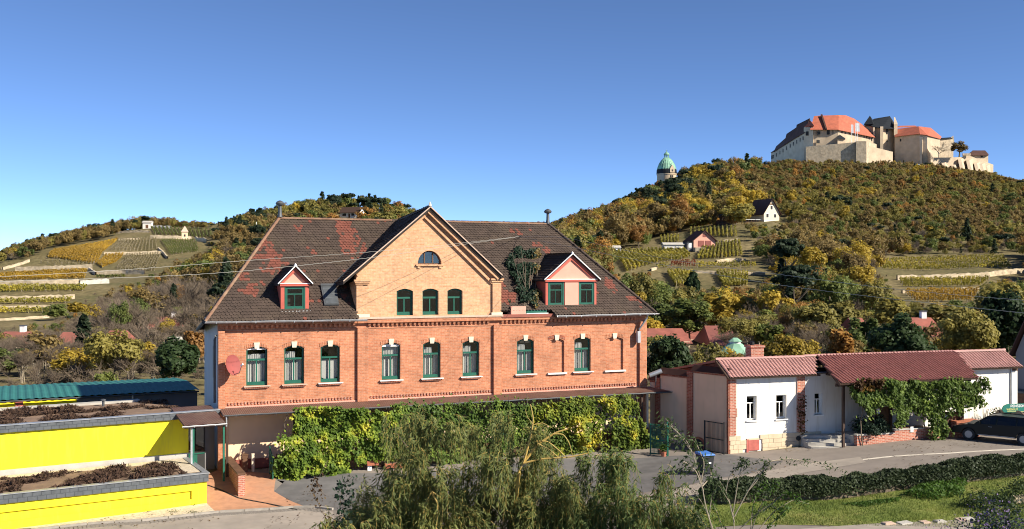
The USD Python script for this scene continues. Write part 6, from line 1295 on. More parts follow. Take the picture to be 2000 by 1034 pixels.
# ---------------------------------------------------------------- trees
def quads_at(p, s, r, nrm=None, spread=.7, aspect=.75):
    """Leaf-sized quads at the points p with half sizes s, facing roughly along nrm."""
    m = len(p); d = r.normal(0, 1, (m, 3))
    if nrm is not None: d = nrm + d * spread
    d /= np.linalg.norm(d, axis=1, keepdims=True) + 1e-9; a = np.cross(d, r.normal(0, 1, (m, 3))); a /= np.linalg.norm(a, axis=1, keepdims=True) + 1e-9; b = np.cross(d, a); s = np.broadcast_to(np.asarray(s, float).reshape(-1, 1), (m, 1))
    v = np.stack([p - a * s, p + b * s * aspect, p + a * s, p - b * s * aspect], 1).reshape(-1, 3)
    return v, np.arange(4 * m).reshape(m, 4)
def crown(seed, n, leaf, kind='round', clumps=16, gap=.25):
    """Foliage of a tree one metre tall: clumps of leaves set round the crown, with gaps."""
    r = np.random.default_rng(seed); mb = MB()
    if kind == 'conifer':
        per = n // 60; P, N = [], []
        for k in range(60):
            h = .12 + .86 * (k / 60) ** .9; R = .27 * (1 - h) ** .8 * r.uniform(.65, 1.15) + .015; a = r.uniform(0, 6.28); t = r.uniform(0, 1, per) ** .6
            P.append(np.column_stack([R * t * math.cos(a), R * t * math.sin(a), h - .10 * t * R / .25 + r.normal(0, .012, per)]) + r.normal(0, .018, (per, 3))); N.append(np.tile([math.cos(a) * .5, math.sin(a) * .5, .8], (per, 1)))
        P, N = np.vstack(P), np.vstack(N)
    else:
        C = []
        while len(C) < clumps:
            q = r.uniform(-1, 1, 3)
            if .35 < np.linalg.norm(q) < 1 and (kind != 'pine' or q[2] > -.1): C.append(q)
        C = np.array(C); sc = {'round': (.34, .34, .38), 'tall': (.22, .22, .42), 'bush': (.5, .5, .42), 'pine': (.36, .36, .24), 'wide': (.46, .46, .36)}[kind]; cz = {'round': .60, 'tall': .56, 'bush': .50, 'pine': .74, 'wide': .58}[kind]
        rad = r.uniform(.20, .38, clumps); k = r.integers(0, clumps, n); d = r.normal(0, 1, (n, 3)); d /= np.linalg.norm(d, axis=1, keepdims=True); rr_ = rad[k][:, None] * r.uniform(.45, 1.05, (n, 1))
        q = C[k] * .78 + d * rr_; P = q * sc + [0, 0, cz]; N = d * .6 + C[k] * .5 + [0, 0, .35]
        P = P[P[:, 2] > .02]; N = N[:len(P)]
    return mb.add(*quads_at(P, leaf * r.uniform(.6, 1.2, len(P)), r, N, .55))
def trunk(seed, kind='round', limbs=6, r0=.022, h=.62):
    r = np.random.default_rng(seed + 77); mb = MB(); w = r.normal(0, .01, (5, 2)); zz = np.linspace(-.03, h if kind != 'conifer' else .95, 5)
    p = np.column_stack([w.cumsum(0), zz]); mb.tube(p, np.linspace(r0, r0 * .35, 5), 5)
    for k in range(limbs if kind != 'conifer' else 0):
        b = p[2] + (p[3] - p[2]) * r.uniform(-1, 1); a = r.uniform(0, 6.28); e = b + np.array([math.cos(a) * .22, math.sin(a) * .22, r.uniform(.1, .25)]); mb.tube([b, (b + e) / 2 + r.normal(0, .015, 3), e], [r0 * .45, r0 * .3, r0 * .12], 4, False)
    return mb
def bare(seed, levels=4, spread=.5, r0=.016, stems=1, h=.34, kids=4):
    """Leafless branching one metre tall: (limbs, twigs)."""
    r = np.random.default_rng(seed); limbs, tw = MB(), MB()
    def grow(p, d, ln, rad, lev):
        q = p + d * ln; m = (p + q) / 2 + r.normal(0, ln * .06, 3); (limbs if lev >= levels - 1 else tw).tube([p, m, q], [rad, rad * .8, rad * .6], 4 if lev >= levels - 1 else 3, False)
        if lev == 0: return
        for k in range(kids if lev > 1 else kids + 1):
            t = r.uniform(.35, 1.0); b = p + (q - p) * t; e = d + r.normal(0, spread, 3) + [0, 0, .18]; e /= np.linalg.norm(e); grow(b, e, ln * r.uniform(.5, .8), rad * .55, lev - 1)
    for k in range(stems):
        d = np.array([r.normal(0, .22 if stems > 1 else .05), r.normal(0, .22 if stems > 1 else .05), 1.0]); d /= np.linalg.norm(d); grow(np.array([r.normal(0, .03), r.normal(0, .03), -.03]), d, h, r0, levels)
    return limbs, tw
# woods: one scatter per kind of tree over both hills
wr = np.random.default_rng(42)
_az = np.linspace(-.62, .72, 700); _rg = np.arange(60, 760, 4.0); _A, _R = np.meshgrid(_az, _rg, indexing='ij'); _el = (terr(_A * _R, _R) - ZC) / _R; _mx = np.maximum.accumulate(_el, 1)
def seen(x, y, z):
    i = np.clip(np.searchsorted(_az, x / y), 0, 699); j = np.clip(((y - 60) / 4).astype(int) - 2, 0, len(_rg) - 1); return (z - ZC) / y > _mx[i, j] - .001
ny = np.arange(69, 700, 2.6); pts = []
for y in ny:
    x = np.arange(-.60 * y, .62 * y, 2.6 if y < 400 else 3.0); pts.append(np.column_stack([x + wr.uniform(-1.2, 1.2, len(x)), np.full(len(x), y) + wr.uniform(-1.3, 1.3, len(x))]))
pts = np.vstack(pts); z = terr(pts[:, 0], pts[:, 1]); keep = wr.uniform(0, 1, len(pts)) < np.where((pts[:, 1] > 300) & (pts[:, 0] > .24 * pts[:, 1]), .9, .62)
keep &= seen(pts[:, 0], pts[:, 1], z + 6.5)
_nx, _nY = pts[:, 0], pts[:, 1]; keep &= ~((_nY < 92) & (_nx > -17) & (_nx < 10)) & ~((_nY < 78) & (_nx > 26)) & ~((_nY < 72) & (_nx < -14)) & ~((_nY < 74) & (_nx > 9))
for g in NOGO: keep &= ~shapely.contains_xy(g.buffer(1.2), pts[:, 0], pts[:, 1])
pts, z = pts[keep], z[keep]; px = CX + F * pts[:, 0] / pts[:, 1]; py = HZ - F * (z - ZC) / pts[:, 1]
# nothing stands in the vineyards and plots, and only low brush grows just below them
VIEW = [[(-40, 522), (60, 507), (95, 487), (230, 463), (285, 441), (420, 446), (420, 468), (390, 495), (340, 509), (300, 532), (285, 546), (215, 561), (172, 577), (150, 602), (105, 626), (90, 634), (-40, 642)],
        [(1468, 430), (1534, 430), (1534, 437), (1462, 438)], [(1194, 493), (1285, 482), (1289, 463), (1328, 460), (1345, 448), (1396, 446), (1400, 436), (1426, 436), (1430, 446), (1444, 452), (1446, 462), (1448, 480), (1458, 506), (1492, 512), (1496, 541), (1466, 546), (1462, 563), (1405, 563), (1371, 546), (1366, 561), (1316, 566), (1285, 533), (1218, 537)],
        [(1720, 505), (2010, 494), (2010, 546), (1936, 551), (1915, 593), (1790, 595), (1752, 549), (1722, 531)], [(662, 422), (702, 422), (702, 429), (662, 429)], [(1283, 295), (1322, 295), (1322, 344), (1284, 355)],
        [(1540, 270), (1572, 270), (1712, 270), (1745, 290), (1820, 295), (1940, 300), (1940, 330), (1850, 321), (1815, 313), (1745, 305), (1660, 304), (1575, 306), (1540, 308)], [(1283, 478), (1365, 470), (1365, 498), (1283, 492)],
        [(1264, 648), (1350, 648), (1350, 668), (1264, 668)], [(1390, 645), (1445, 645), (1470, 692), (1392, 692)], [(1686, 630), (1712, 630), (1712, 660), (1686, 660)], [(1803, 630), (1850, 630), (1850, 662), (1803, 662)]]
hmax = np.full(len(pts), 99.0); inside = np.zeros(len(pts), bool)
for vi, vp_ in enumerate(VIEW):
    pg = Polygon(vp_).buffer(0); inside |= shapely.contains_xy(pg, px, py) & (vi < 8) & ((vi > 0) | (pts[:, 1] < 408)); half = 2.2 / pts[:, 1] * F
    for off in (-1, 0, 1):
        xx = px + off * half; ok = (xx > pg.bounds[0]) & (xx < pg.bounds[2])
        for i in np.where(ok & (py > pg.bounds[1]))[0]:
            seg_ = pg.intersection(shapely.LineString([(xx[i], -50), (xx[i], 1100)]))
            if seg_.is_empty: continue
            yb = seg_.bounds[3]
            if py[i] >= yb - 2: hmax[i] = min(hmax[i], (py[i] - yb) / F * pts[i, 1] * (1.0 if vi < 8 else 1.5) + .9)
keep = ~inside & (hmax > 1.1); pts, z, px, py, hmax = pts[keep], z[keep], px[keep], py[keep], hmax[keep]; big = np.where(hmax < 5, 0.5, 1.0)
n1 = meshkit.fbm(np.column_stack([pts / 45, np.zeros(len(pts))]), 3, 5); n2 = meshkit.fbm(np.column_stack([pts / 22, np.ones(len(pts))]), 3, 9); u = wr.uniform(0, 1, len(pts))
KN = ['olive', 'brown', 'rust', 'yellow', 'green', 'pine', 'bare']
def weights(x, y):
    w = np.array([.36, .30, .06, .07, .14, .02, .05])
    if x < 430 and y > 575: w = np.array([.12, .16, .03, .06, .08, .01, .62])
    elif x < 430 and y > 520: w = np.array([.30, .22, .06, .14, .16, .01, .16])
    elif x < 340 and y < 500: w = np.array([.34, .42, .07, .02, .08, .12, .0])
    elif 395 < x < 520 and y < 520: w = np.array([.22, .16, .02, .01, .08, .45, .06])
    elif 540 < x < 830: w = np.array([.30, .14, .06, .07, .13, .30, .0]) if y < 420 else np.array([.42, .16, .09, .12, .18, .05, .05])
    elif x > 1080:
        if x < 1340 and y < 430: w = np.array([.22, .20, .12, .10, .10, .34, .0]) if 1200 < x else np.array([.26, .24, .16, .20, .12, .04, .0])
        elif x < 1480 and y < 560: w = np.array([.24, .24, .15, .21, .16, .03, .0])
        elif y < 400: w = np.array([.42, .32, .08, .06, .10, .02, .0])
        elif y < 470: w = np.array([.42, .28, .05, .06, .13, .02, .04])
        elif y < 545: w = np.array([.36, .26, .08, .09, .16, .03, .08])
        else: w = np.array([.28, .14, .08, .17, .26, .02, .14])
    return w / w.sum()
W_ = np.array([weights(a, b) for a, b in zip(px, py)])
mod = np.stack([n1, 1.05 - n1, 1.5 * n2 ** 2, 1.5 * (1 - n2) ** 2, n2, 1.8 * n1 ** 2, np.ones(len(pts))], 1) ** 2.2; W_ = W_ * mod; W_ /= W_.sum(1, keepdims=True)
kind = (W_.cumsum(1) < u[:, None]).sum(1).clip(0, 6)
LBL = {'olive': 'olive green broadleaf crowns of the autumn wood on the hillsides', 'brown': 'brown leaved crowns of the autumn wood on the hillsides', 'rust': 'rust orange crowns scattered in the autumn wood on the hillsides',
       'yellow': 'yellow crowns scattered in the autumn wood on the hillsides', 'green': 'still green crowns scattered in the autumn wood on the hillsides', 'pine': 'dark pines on the ridges of the hillsides', 'bare': 'leafless grey brown thicket at the foot of the hills'}
def region(x, y, Y):
    if Y < 132: return 'in the valley behind the shed on the left' if x < 700 else 'in the valley behind the guest house'
    if x < 100: return 'at the far left edge below the skyline wood'
    if x < 210: return 'near the ends of the left terrace walls'
    if x < 330: return 'on the slope below the pale wall under the bare vine rows'
    if x < 540: return 'on the slope left of the brick roof hip' if y > 500 else 'near the dark pines left of the brick roof'
    if x < 1000: return 'on the skyline above the brick roof'
    if y < 430: return 'on the ridge below the round tower' if x < 1340 else 'on the upper slope below the castle'
    if x < 1240: return 'on the slope right behind the brick roof'
    if x < 1480: return 'around the vineyards of the red shuttered hut' if y < 575 else 'below the lower vine rows'
    if x < 1720: return 'in the gully between the two vineyard slopes' if y < 575 else 'above the yellow green bush'
    return 'around the long right hand vineyard wall' if y < 600 else 'below the right hand vineyard walls'
order = np.argsort(pts[:, 1])
single = np.zeros(len(pts), bool)
SINGLE = {'rust': 34, 'yellow': 40, 'pine': 40, 'green': 26, 'olive': 40, 'brown': 30, 'bare': 30}
hgt = np.clip(5.4 * np.exp(wr.normal(0, .30, len(pts))), 2.8, 10.5) * (1 + .20 * ((px > 1000) & (px < 1450))) * (1 - .25 * (py < 330)) * np.where(kind == 5, 1.25, 1) * np.where(kind == 6, .95, 1) * (1 - .40 * ((px > 1480) & (py < 500))) * (1 - .25 * (pts[:, 1] < 132)) * (1 - .30 * (pts[:, 1] < 95)); _sk = np.array([(-60, 505), (0, 488), (60, 464), (100, 455), (200, 431), (270, 415), (330, 414), (345, 428), (430, 433), (450, 424), (490, 408), (520, 402), (560, 389), (600, 379), (660, 371), (700, 375), (740, 380), (780, 386), (812, 400), (830, 420), (870, 433), (1000, 440), (1085, 428), (1150, 406), (1200, 392), (1240, 371), (1283, 352), (1330, 322), (1400, 308), (1480, 297), (1560, 298), (1700, 301), (1820, 316), (1860, 324), (1940, 330), (1975, 343), (2060, 352)], float)
hmax = np.minimum(hmax, np.maximum(1.2, (py - np.interp(px, _sk[:, 0], _sk[:, 1])) / F * pts[:, 1] * wr.uniform(.86, 1.06, len(pts))))     # the wood keeps below the skyline it has
hgt = np.minimum(hgt, hmax * wr.uniform(.75, 1.05, len(pts)))
for ki, k in enumerate(KN):
    idx = np.where(kind == ki)[0]
    if not len(idx): continue
    # the ones that show largest are trees of their own
    shown = idx[(big[idx] > .9) & (pts[idx, 1] > 105) & ~((px[idx] > 545) & (px[idx] < 1080) & (py[idx] > 445)) & (px[idx] > -20) & (px[idx] < 2020)]; near_ = shown[np.argsort(-(hgt[shown] / pts[shown, 1]))][:SINGLE[k]]; single[near_] = True
    src = []
    for vnt in range(2):
        kd = 'pine' if k == 'pine' and vnt == 0 else 'conifer' if k == 'pine' else ('round', 'wide')[vnt]; src.append((kd, ki * 10 + vnt))
    nm = {'olive': 'olive_tree_crown', 'pine': 'pine_tree'}.get(k, k + '_tree'); nm = 'autumn_tree' if k in ('olive', 'brown', 'rust', 'yellow') else 'pine_tree' if k == 'pine' else 'bare_tree' if k == 'bare' else 'green_tree'
    word = {'olive': 'olive green autumn tree', 'brown': 'brown autumn tree', 'rust': 'rust orange autumn tree', 'yellow': 'yellow autumn tree', 'green': 'green tree', 'pine': 'dark pine tree', 'bare': 'leafless tree'}[k]
    protos = {}
    for j in near_:
        vnt = int(j) % 2; side = region(px[j], py[j], pts[j, 1]); lab = '%s %s' % (word, side); grp = '%ss %s' % (word, side); q = (pts[j, 0], pts[j, 1], z[j] - .1); rz = float(wr.uniform(0, 6.28)); h = float(hgt[j])
        sc3 = (h * float(wr.uniform(.85, 1.15)),) * 2 + (h,); cat = 'tree'
        if vnt not in protos:
            t = thing(nm, lab, cat, q, rz, grp, scale=sc3); kd, sd_ = src[vnt]
            if k == 'bare':
                a, b = bare(sd_ + 3, 4, .5, .014, 4); a.build(t, 'trunk', 'twig'); b.build(t, 'crown', 'twig')
            else: trunk(sd_, kd).build(t, 'trunk', 'bark'); crown(sd_ + 1000, 2600, .024 if k != 'pine' else .027, kd, 26).build(t, 'crown', 'leaf_' + k)
            protos[vnt] = t
        else: copy_of(protos[vnt], nm, lab, cat, q, rz, grp, sc3)
    rest = idx[~single[idx]]
    pi = UsdGeom.PointInstancer.Define(stage, numbered('/World', 'wood')); path = str(pi.GetPath()); meta(pi.GetPrim(), LBL[k], 'wood' if k != 'bare' else 'thicket', None, 'stuff'); prot = []
    for vnt, (kd, sd_) in enumerate(src):
        m = MB()
        if k == 'bare': a, b = bare(sd_ + 3, 3, .55, .016, 5, .36, 4); m.v, m.f, m.n = list(b.v), list(b.f), b.n; [m.add(x, y) for x, y in ()]
        else: m = crown(sd_ + 2000, 800, .040 if k != 'pine' else .043, kd, 18)
        prot.append(m.build(path, 'tree_crown', 'leaf_' + k if k != 'bare' else 'twig'))
    pi.CreatePrototypesRel().SetTargets([Sdf.Path(p) for p in prot]); n = len(rest); rz = wr.uniform(0, 6.28, n)
    pi.CreateProtoIndicesAttr(Vt.IntArray.FromNumpy((np.arange(n) % 2).astype(np.int32))); pi.CreatePositionsAttr(Vt.Vec3fArray.FromNumpy(np.column_stack([pts[rest], z[rest] - .3]).astype(np.float32)))
    pi.CreateOrientationsAttr(Vt.QuathArray([Gf.Quath(float(math.cos(a / 2)), 0, 0, float(math.sin(a / 2))) for a in rz])); s_ = hgt[rest][:, None] * np.column_stack([wr.uniform(.75, 1.45, (n, 1)).repeat(2, 1), wr.uniform(.85, 1.15, (n, 1))]); pi.CreateScalesAttr(Vt.Vec3fArray.FromNumpy(s_.astype(np.float32)))
# trees one can tell apart in the valley behind the houses: (column, foot depth, top row, width in columns, kind, ramp, label)
TREES = [(150, 84, 672, 125, 'bush', 'yellow', 'golden yellow maple behind the teal shed roof'), (222, 80, 632, 130, 'wide', 'olive', 'olive brown broad tree left of the pale bare trunks'), (345, 76, 655, 112, 'round', 'dark', 'dark green dense round tree beside the brick house wall'),
 (164, 104, 616, 56, 'conifer', 'pine', 'dark narrow conifer above the red village roofs'), (18, 88, 668, 110, 'bush', 'green', 'dull green bush at the far left edge'), (378, 88, 640, 60, 'round', 'rust', 'small rust coloured tree against the side wall of the brick house'),
 (150, 186, 588, 46, 'round', 'yellow', 'small golden tree at the end of the terrace walls'), (110, 180, 590, 60, 'bush', 'green', 'blue green bush left of the small golden tree'), (292, 93, 664, 40, 'tall', 'yellow', 'slim yellow tree behind the cream village house'),
 (1308, 66, 646, 112, 'round', 'dark', 'dark green bush between the brick house and the yellow shrub'), (1382, 70, 690, 74, 'bush', 'yellow', 'bright yellow shrub behind the boundary wall coping'), (1640, 80, 636, 66, 'tall', 'rust', 'glowing orange tree behind the porch roof'),
 (1535, 78, 642, 124, 'bush', 'yellow', 'yellow green broad bush behind the guest house roof'), (1760, 74, 602, 150, 'round', 'dark', 'big dark green bush behind the porch roof'), (1890, 76, 590, 140, 'wide', 'olive', 'brown green tree with yellow patch right of the big dark bush'),
 (1968, 80, 556, 130, 'round', 'dark', 'tall dark tree beside the grey gabled house'), (1690, 92, 610, 90, 'round', 'green', 'green tree left of the big dark bush'), (1345, 120, 582, 110, 'round', 'green', 'green tree above the long red village roof'),
 (1395, 130, 560, 90, 'tall', 'yellow', 'yellow tree above the green pavilion'), (1440, 140, 570, 90, 'round', 'olive', 'olive tree above the green pavilion'), (1512, 135, 560, 80, 'wide', 'yellow', 'yellow tree at the foot of the lower vine rows'), (1585, 112, 582, 120, 'wide', 'olive', 'grey olive broad tree above the yellow green bush'),
 (1290, 130, 590, 80, 'round', 'green', 'dark green tree just right of the brick roof'), (1352, 168, 530, 36, 'round', 'dark', 'round dark green bush in the lower vine rows'), (1830, 116, 590, 120, 'round', 'olive', 'olive tree behind the big dark bush'), (1960, 120, 540, 140, 'wide', 'olive', 'broad olive tree under the right vineyard walls'),
 (1240, 150, 560, 70, 'round', 'rust', 'orange brown tree at the right hip of the brick roof'), (1268, 118, 612, 70, 'bush', 'yellow', 'yellow green bush at the lower right corner of the brick roof'), (1500, 118, 605, 70, 'round', 'green', 'green tree left of the grey olive broad tree'), (1640, 120, 585, 90, 'round', 'olive', 'olive tree above the glowing orange tree'), (1740, 125, 575, 100, 'round', 'olive', 'olive tree above the big dark bush')]
for k, (cx_, Y, tr_y, wpx, kd, rm, lab) in enumerate(TREES):
    x = (cx_ - CX) / F * Y; g = float(terr(x, Y)); h = ZC - (tr_y - HZ) / F * Y - g; wx = wpx / F * Y; base = {'round': .74, 'tall': .50, 'bush': 1.1, 'conifer': .5, 'wide': .98}[kd]
    t = thing('conifer_tree' if kd == 'conifer' else 'bush' if kd == 'bush' else 'broadleaf_tree', lab, 'bush' if kd == 'bush' else 'tree', (x, Y, g), k * 1.7, scale=(wx / base, wx / base, h))
    n = int(np.clip(5200 * (wpx / 100) ** 1.4, 1400, 9000)); trunk(k + 300, kd, 7, .016).build(t, 'trunk', 'bark'); crown(k + 400, n, .055 * (wpx / 100) ** -.75 * .58, kd, 34).build(t, 'crown', 'leaf_' + rm)
BARE = [(255, 86, 636, 90), (300, 84, 650, 90), (325, 90, 640, 80), (60, 96, 628, 120), (110, 92, 660, 90), (25, 104, 636, 100), (215, 108, 640, 80), (280, 118, 628, 90), (365, 112, 632, 90), (1470, 112, 578, 140), (1425, 104, 625, 90), (1560, 100, 600, 90), (1585, 96, 612, 100), (90, 116, 630, 110), (150, 124, 626, 90), (340, 126, 618, 90), (45, 82, 650, 90), (85, 86, 646, 100), (130, 98, 640, 100), (180, 92, 650, 90), (238, 96, 640, 100), (395, 100, 640, 80), (5, 92, 640, 90), (270, 100, 630, 90), (312, 108, 625, 100), (190, 118, 622, 100), (70, 108, 622, 110), (240, 126, 612, 110), (1450, 122, 590, 110), (1500, 110, 600, 90), (1610, 106, 600, 100), (1540, 118, 585, 110)]
src = None
for k, (cx_, Y, tr_y, wpx) in enumerate(BARE):
    x = (cx_ - CX) / F * Y; g = float(terr(x, Y)); h = ZC - (tr_y - HZ) / F * Y - g; wx = wpx / F * Y; zone = 'far left edge' if cx_ < 95 else 'gap left of the golden maple' if cx_ < 170 else 'olive brown broad tree' if cx_ < 245 else 'cream village house' if cx_ < 310 else 'dark round tree by the brick house' if cx_ < 700 else 'green copper pavilion' if cx_ < 1480 else 'yellow green broad bush'; lab = 'leafless tree with pale twigs near the ' + zone; gr = 'bare trees near the ' + zone; sc3 = (wx / .75, wx / .75, h / .95)
    if src is None:
        src = thing('bare_tree', lab, 'tree', (x, Y, g), 0, gr, scale=sc3); a, b = bare(9, 5, .42, .013, 3, .30, 4); a.build(src, 'trunk', 'pale_bark'); b.build(src, 'twigs', 'twig')
    else: copy_of(src, 'bare_tree', lab, 'tree', (x, Y, g), k * 2.1, gr, sc3)
# two trees in the castle ward
for px_, py_, w_, lab, full in ((1831, 308, 52, 'bare spreading tree before the castle right range', 0), (1873, 306, 42, 'round dark brown tree on the castle outer wall', 1)):
    p = at(px_, py_, 584); s_ = 584 / F; h = (308 - 276) * s_; t = thing('castle_tree', lab, 'tree', p, .4, scale=(w_ * s_ / .8, w_ * s_ / .8, h))
    if full: trunk(5, 'round', 5, .03).build(t, 'trunk', 'bark'); crown(51, 1300, .04, 'round', 20).build(t, 'crown', 'leaf_brown')
    else: a, b = bare(31, 4, .5, .022, 1, .36, 4); a.build(t, 'trunk', 'pale_bark'); b.build(t, 'twigs', 'twig')
# ---------------------------------------------------------------- grape vines, climbing plants
def vine_sheet(fr, v0, outline, n, mat, name, label, seed, depth=.7, leaf=.075, bump=1.1, hole=.30, stemmat='bark', cat='vine', nst=6):
    """A wall of leaves: leaves in a bumpy layer in front of the plane v0 of the frame fr, inside the outline (photo pixels)."""
    r = np.random.default_rng(seed); P = Polygon([fr.fac(a, b, v0) for a, b in outline]).buffer(0); x0, z0, x1, z1 = P.bounds
    q = np.column_stack([r.uniform(x0, x1, n * 3), r.uniform(z0, z1, n * 3)]); e = q + r.normal(0, .10, q.shape); q = q[shapely.contains_xy(P, e[:, 0], e[:, 1])][:n]
    f = meshkit.fbm(np.column_stack([q * bump, np.full(len(q), seed)]), 3, seed); f2 = meshkit.noise(np.column_stack([q * 2.6, np.full(len(q), seed + .5)]), seed + 1)
    f3 = meshkit.noise(np.column_stack([q * [1.5, 1.1], np.full(len(q), seed + 9.5)]), seed + 5); ed = shapely.distance(P.exterior, shapely.points(q)); keep = ((f2 > hole) & (f3 > .30)) | (r.uniform(0, 1, len(q)) < .30); fb = meshkit.noise(np.column_stack([q * 1.25, np.full(len(q), seed + 3.5)]), seed + 7); keep &= ed > np.minimum(.95 * np.maximum(0, fb - .42), .25 * (x1 - x0)) * (depth > .5) + .12 * r.uniform(0, 1, len(q)) - .06; q, f, f2 = q[keep], f[keep], f2[keep]
    y = v0 - depth * (f * 1.7 - .35) - .22 * f2 + r.normal(0, .07, len(q)); c = math.cos(fr.ang); p = np.column_stack([q[:, 0], y, q[:, 1]])
    gx = np.gradient(f2) * 0; N = np.column_stack([.40 + r.normal(0, .35, len(q)), np.full(len(q), -.75), np.full(len(q), .50)])
    t = thing(name, label, cat, fr.o, fr.ang); s = leaf * r.uniform(.55, 1.2, len(p)); v, fc = quads_at(p, s, r, N, .55, .9)
    # five-cornered leaves: a second, turned quad overlaps the first
    v2, f2_ = quads_at(p + r.normal(0, .01, p.shape), s * .8, r, N, .45, .9)
    MB().add(v, fc).add(v2, f2_).build(t, 'leaves', mat); st_ = MB()
    for k in range(nst):
        xa = x0 + (x1 - x0) * (k + .7) / (nst + .4) + r.normal(0, .2); gq = float(terr(*fr.w(xa, v0, 0)[:2])); pl_ = [(xa + r.normal(0, .08), v0 + .1 + r.normal(0, .05), gq + (z1 - gq) * t_) for t_ in np.linspace(0, .92, 6)]; st_.tube(pl_, np.linspace(.035, .014, 6), 5)
    st_.build(t, 'stems', stemmat, kind='stuff'); return t
VL = [(575, 800), (600, 794), (640, 791), (700, 788), (760, 795), (782, 800), (790, 850), (772, 888), (748, 900), (705, 903), (682, 898), (692, 940), (662, 944), (630, 930), (592, 926), (578, 950), (545, 946), (530, 930), (526, 905), (545, 888), (560, 880), (540, 858), (548, 843), (562, 845), (570, 820)]
VM = [(750, 778), (775, 773), (800, 788), (850, 788), (880, 778), (940, 782), (965, 774), (1000, 782), (1042, 786), (1055, 830), (1065, 862), (1000, 880), (900, 900), (800, 910), (755, 895)]
VR = [(985, 795), (1040, 784), (1062, 776), (1090, 782), (1130, 770), (1165, 772), (1210, 768), (1240, 780), (1252, 800), (1262, 840), (1280, 880), (1277, 905), (1240, 912), (1200, 880), (1160, 905), (1100, 915), (1050, 905), (1030, 860)]
vine_sheet(H, -2.06, VL, 10000, 'vine_left', 'grape_vine', 'yellow green grape vine hanging from the canopy beside the entrance steps', 61, .8, .085, .9)
vine_sheet(H, -2.05, VM, 9500, 'vine_mid', 'grape_vine', 'dark green grape vine along the middle of the canopy behind the willow', 62, .55, .08, .9, .36)
vine_sheet(H, -2.06, VR, 9500, 'vine_right', 'grape_vine', 'green and golden grape vine at the right end of the canopy', 63, .8, .085, .8)
VP = [(1652, 755), (1672, 745), (1700, 738), (1740, 736), (1780, 741), (1830, 740), (1880, 740), (1915, 738), (1925, 752), (1905, 770), (1912, 790), (1880, 795), (1850, 812), (1836, 830), (1842, 850), (1818, 856), (1808, 836), (1800, 815), (1775, 800), (1752, 835), (1742, 825), (1740, 800), (1715, 795), (1700, 800), (1690, 818), (1672, 806), (1655, 790)]
vine_sheet(W, PV + .35, VP, 11000, 'vine_porch', 'grape_vine', 'dark green grape vine trained along the porch of the guest house', 64, .52, .09, 1.1, .24, nst=3)
vine_sheet(W, PV + .2, [(1660, 750), (1690, 738), (1720, 742), (1712, 756), (1672, 768)], 700, 'dry_leaf', 'creeper', 'orange brown creeper at the left top of the porch vine', 65, .3, .07, 1.2, .1, cat='creeper', nst=1)
vine_sheet(W, -.12, [(1556, 800), (1566, 770), (1572, 772), (1570, 830), (1572, 848), (1558, 845)], 160, 'dry_leaf', 'creeper', 'thin brown creeper climbing the brick pier of the guest house', 66, .08, .06, 1.2, .5, cat='creeper', nst=1)
vine_sheet(W, PV + .05, [(1810, 842), (1842, 838), (1836, 862), (1816, 866)], 240, 'vine_porch', 'creeper', 'hanging vine shoots with loops over the terrace wall', 67, .15, .07, 1.2, .3, cat='creeper', nst=1)
vine_sheet(W, -.45, [(1918, 818), (1930, 800), (1950, 795), (1958, 806), (1950, 822), (1925, 824)], 300, 'shrub_leaf', 'shrub', 'thin pale shrub against the white wall behind the car', 68, .3, .06, 1.2, .3, cat='shrub')
# plant growing on the roof beside the double dormer
def onR(px_, py_):
    r = ray(px_, py_); a = ZC - Z0R - K * ((np.array([0, 0, ZC]) - H.o) @ H.V); b = K * (r @ H.V) - r[2]; t_ = a / b; return np.array([0, 0, ZC]) + r * t_
rp = thing('roof_plant', 'dark leafy plant growing on the tiled roof left of the double dormer', 'climbing plant'); r = np.random.default_rng(71); P_ = Polygon([(985, 515), (1005, 488), (1030, 480), (1050, 490), (1062, 520), (1058, 560), (1064, 590), (1045, 604), (1030, 590), (1012, 596), (990, 590), (1008, 565), (1000, 545)])
q = np.column_stack([r.uniform(980, 1066, 5200), r.uniform(478, 606, 5200)]); q = q[shapely.contains_xy(P_, q[:, 0], q[:, 1])]; f = meshkit.noise(np.column_stack([q / 16, q[:, :1] * 0]), 4); q = q[f > .42]; f = f[f > .42]
p = np.array([onR(*a) for a in q]); p += np.outer(f * .5 * r.uniform(.2, 1, len(q)), -H.V * .8 + np.array([0, 0, .5])); br = q[:, 0] + r.normal(0, 6, len(q)) > 1044
for sel, mt, nm in ((~br, 'dark_bush_leaf', 'leaves'), (br, 'leaf_brown', 'brown_leaves')): MB().add(*quads_at(p[sel], .085 * r.uniform(.5, 1.2, sel.sum()), r, np.tile([.2, -.7, .5], (sel.sum(), 1)), .6)).build(rp, nm, mt)
mb = MB()
for k in range(7): a = onR(1030 + r.uniform(-8, 14), 600); b = onR(1000 + k * 9, 505 + r.uniform(-15, 30)); mb.tube([a, (a + b) / 2 + [0, -.3, .2], b + [0, -.3, .2]], [.03, .02, .008], 5)
mb.build(rp, 'stems', 'bark', kind='stuff')
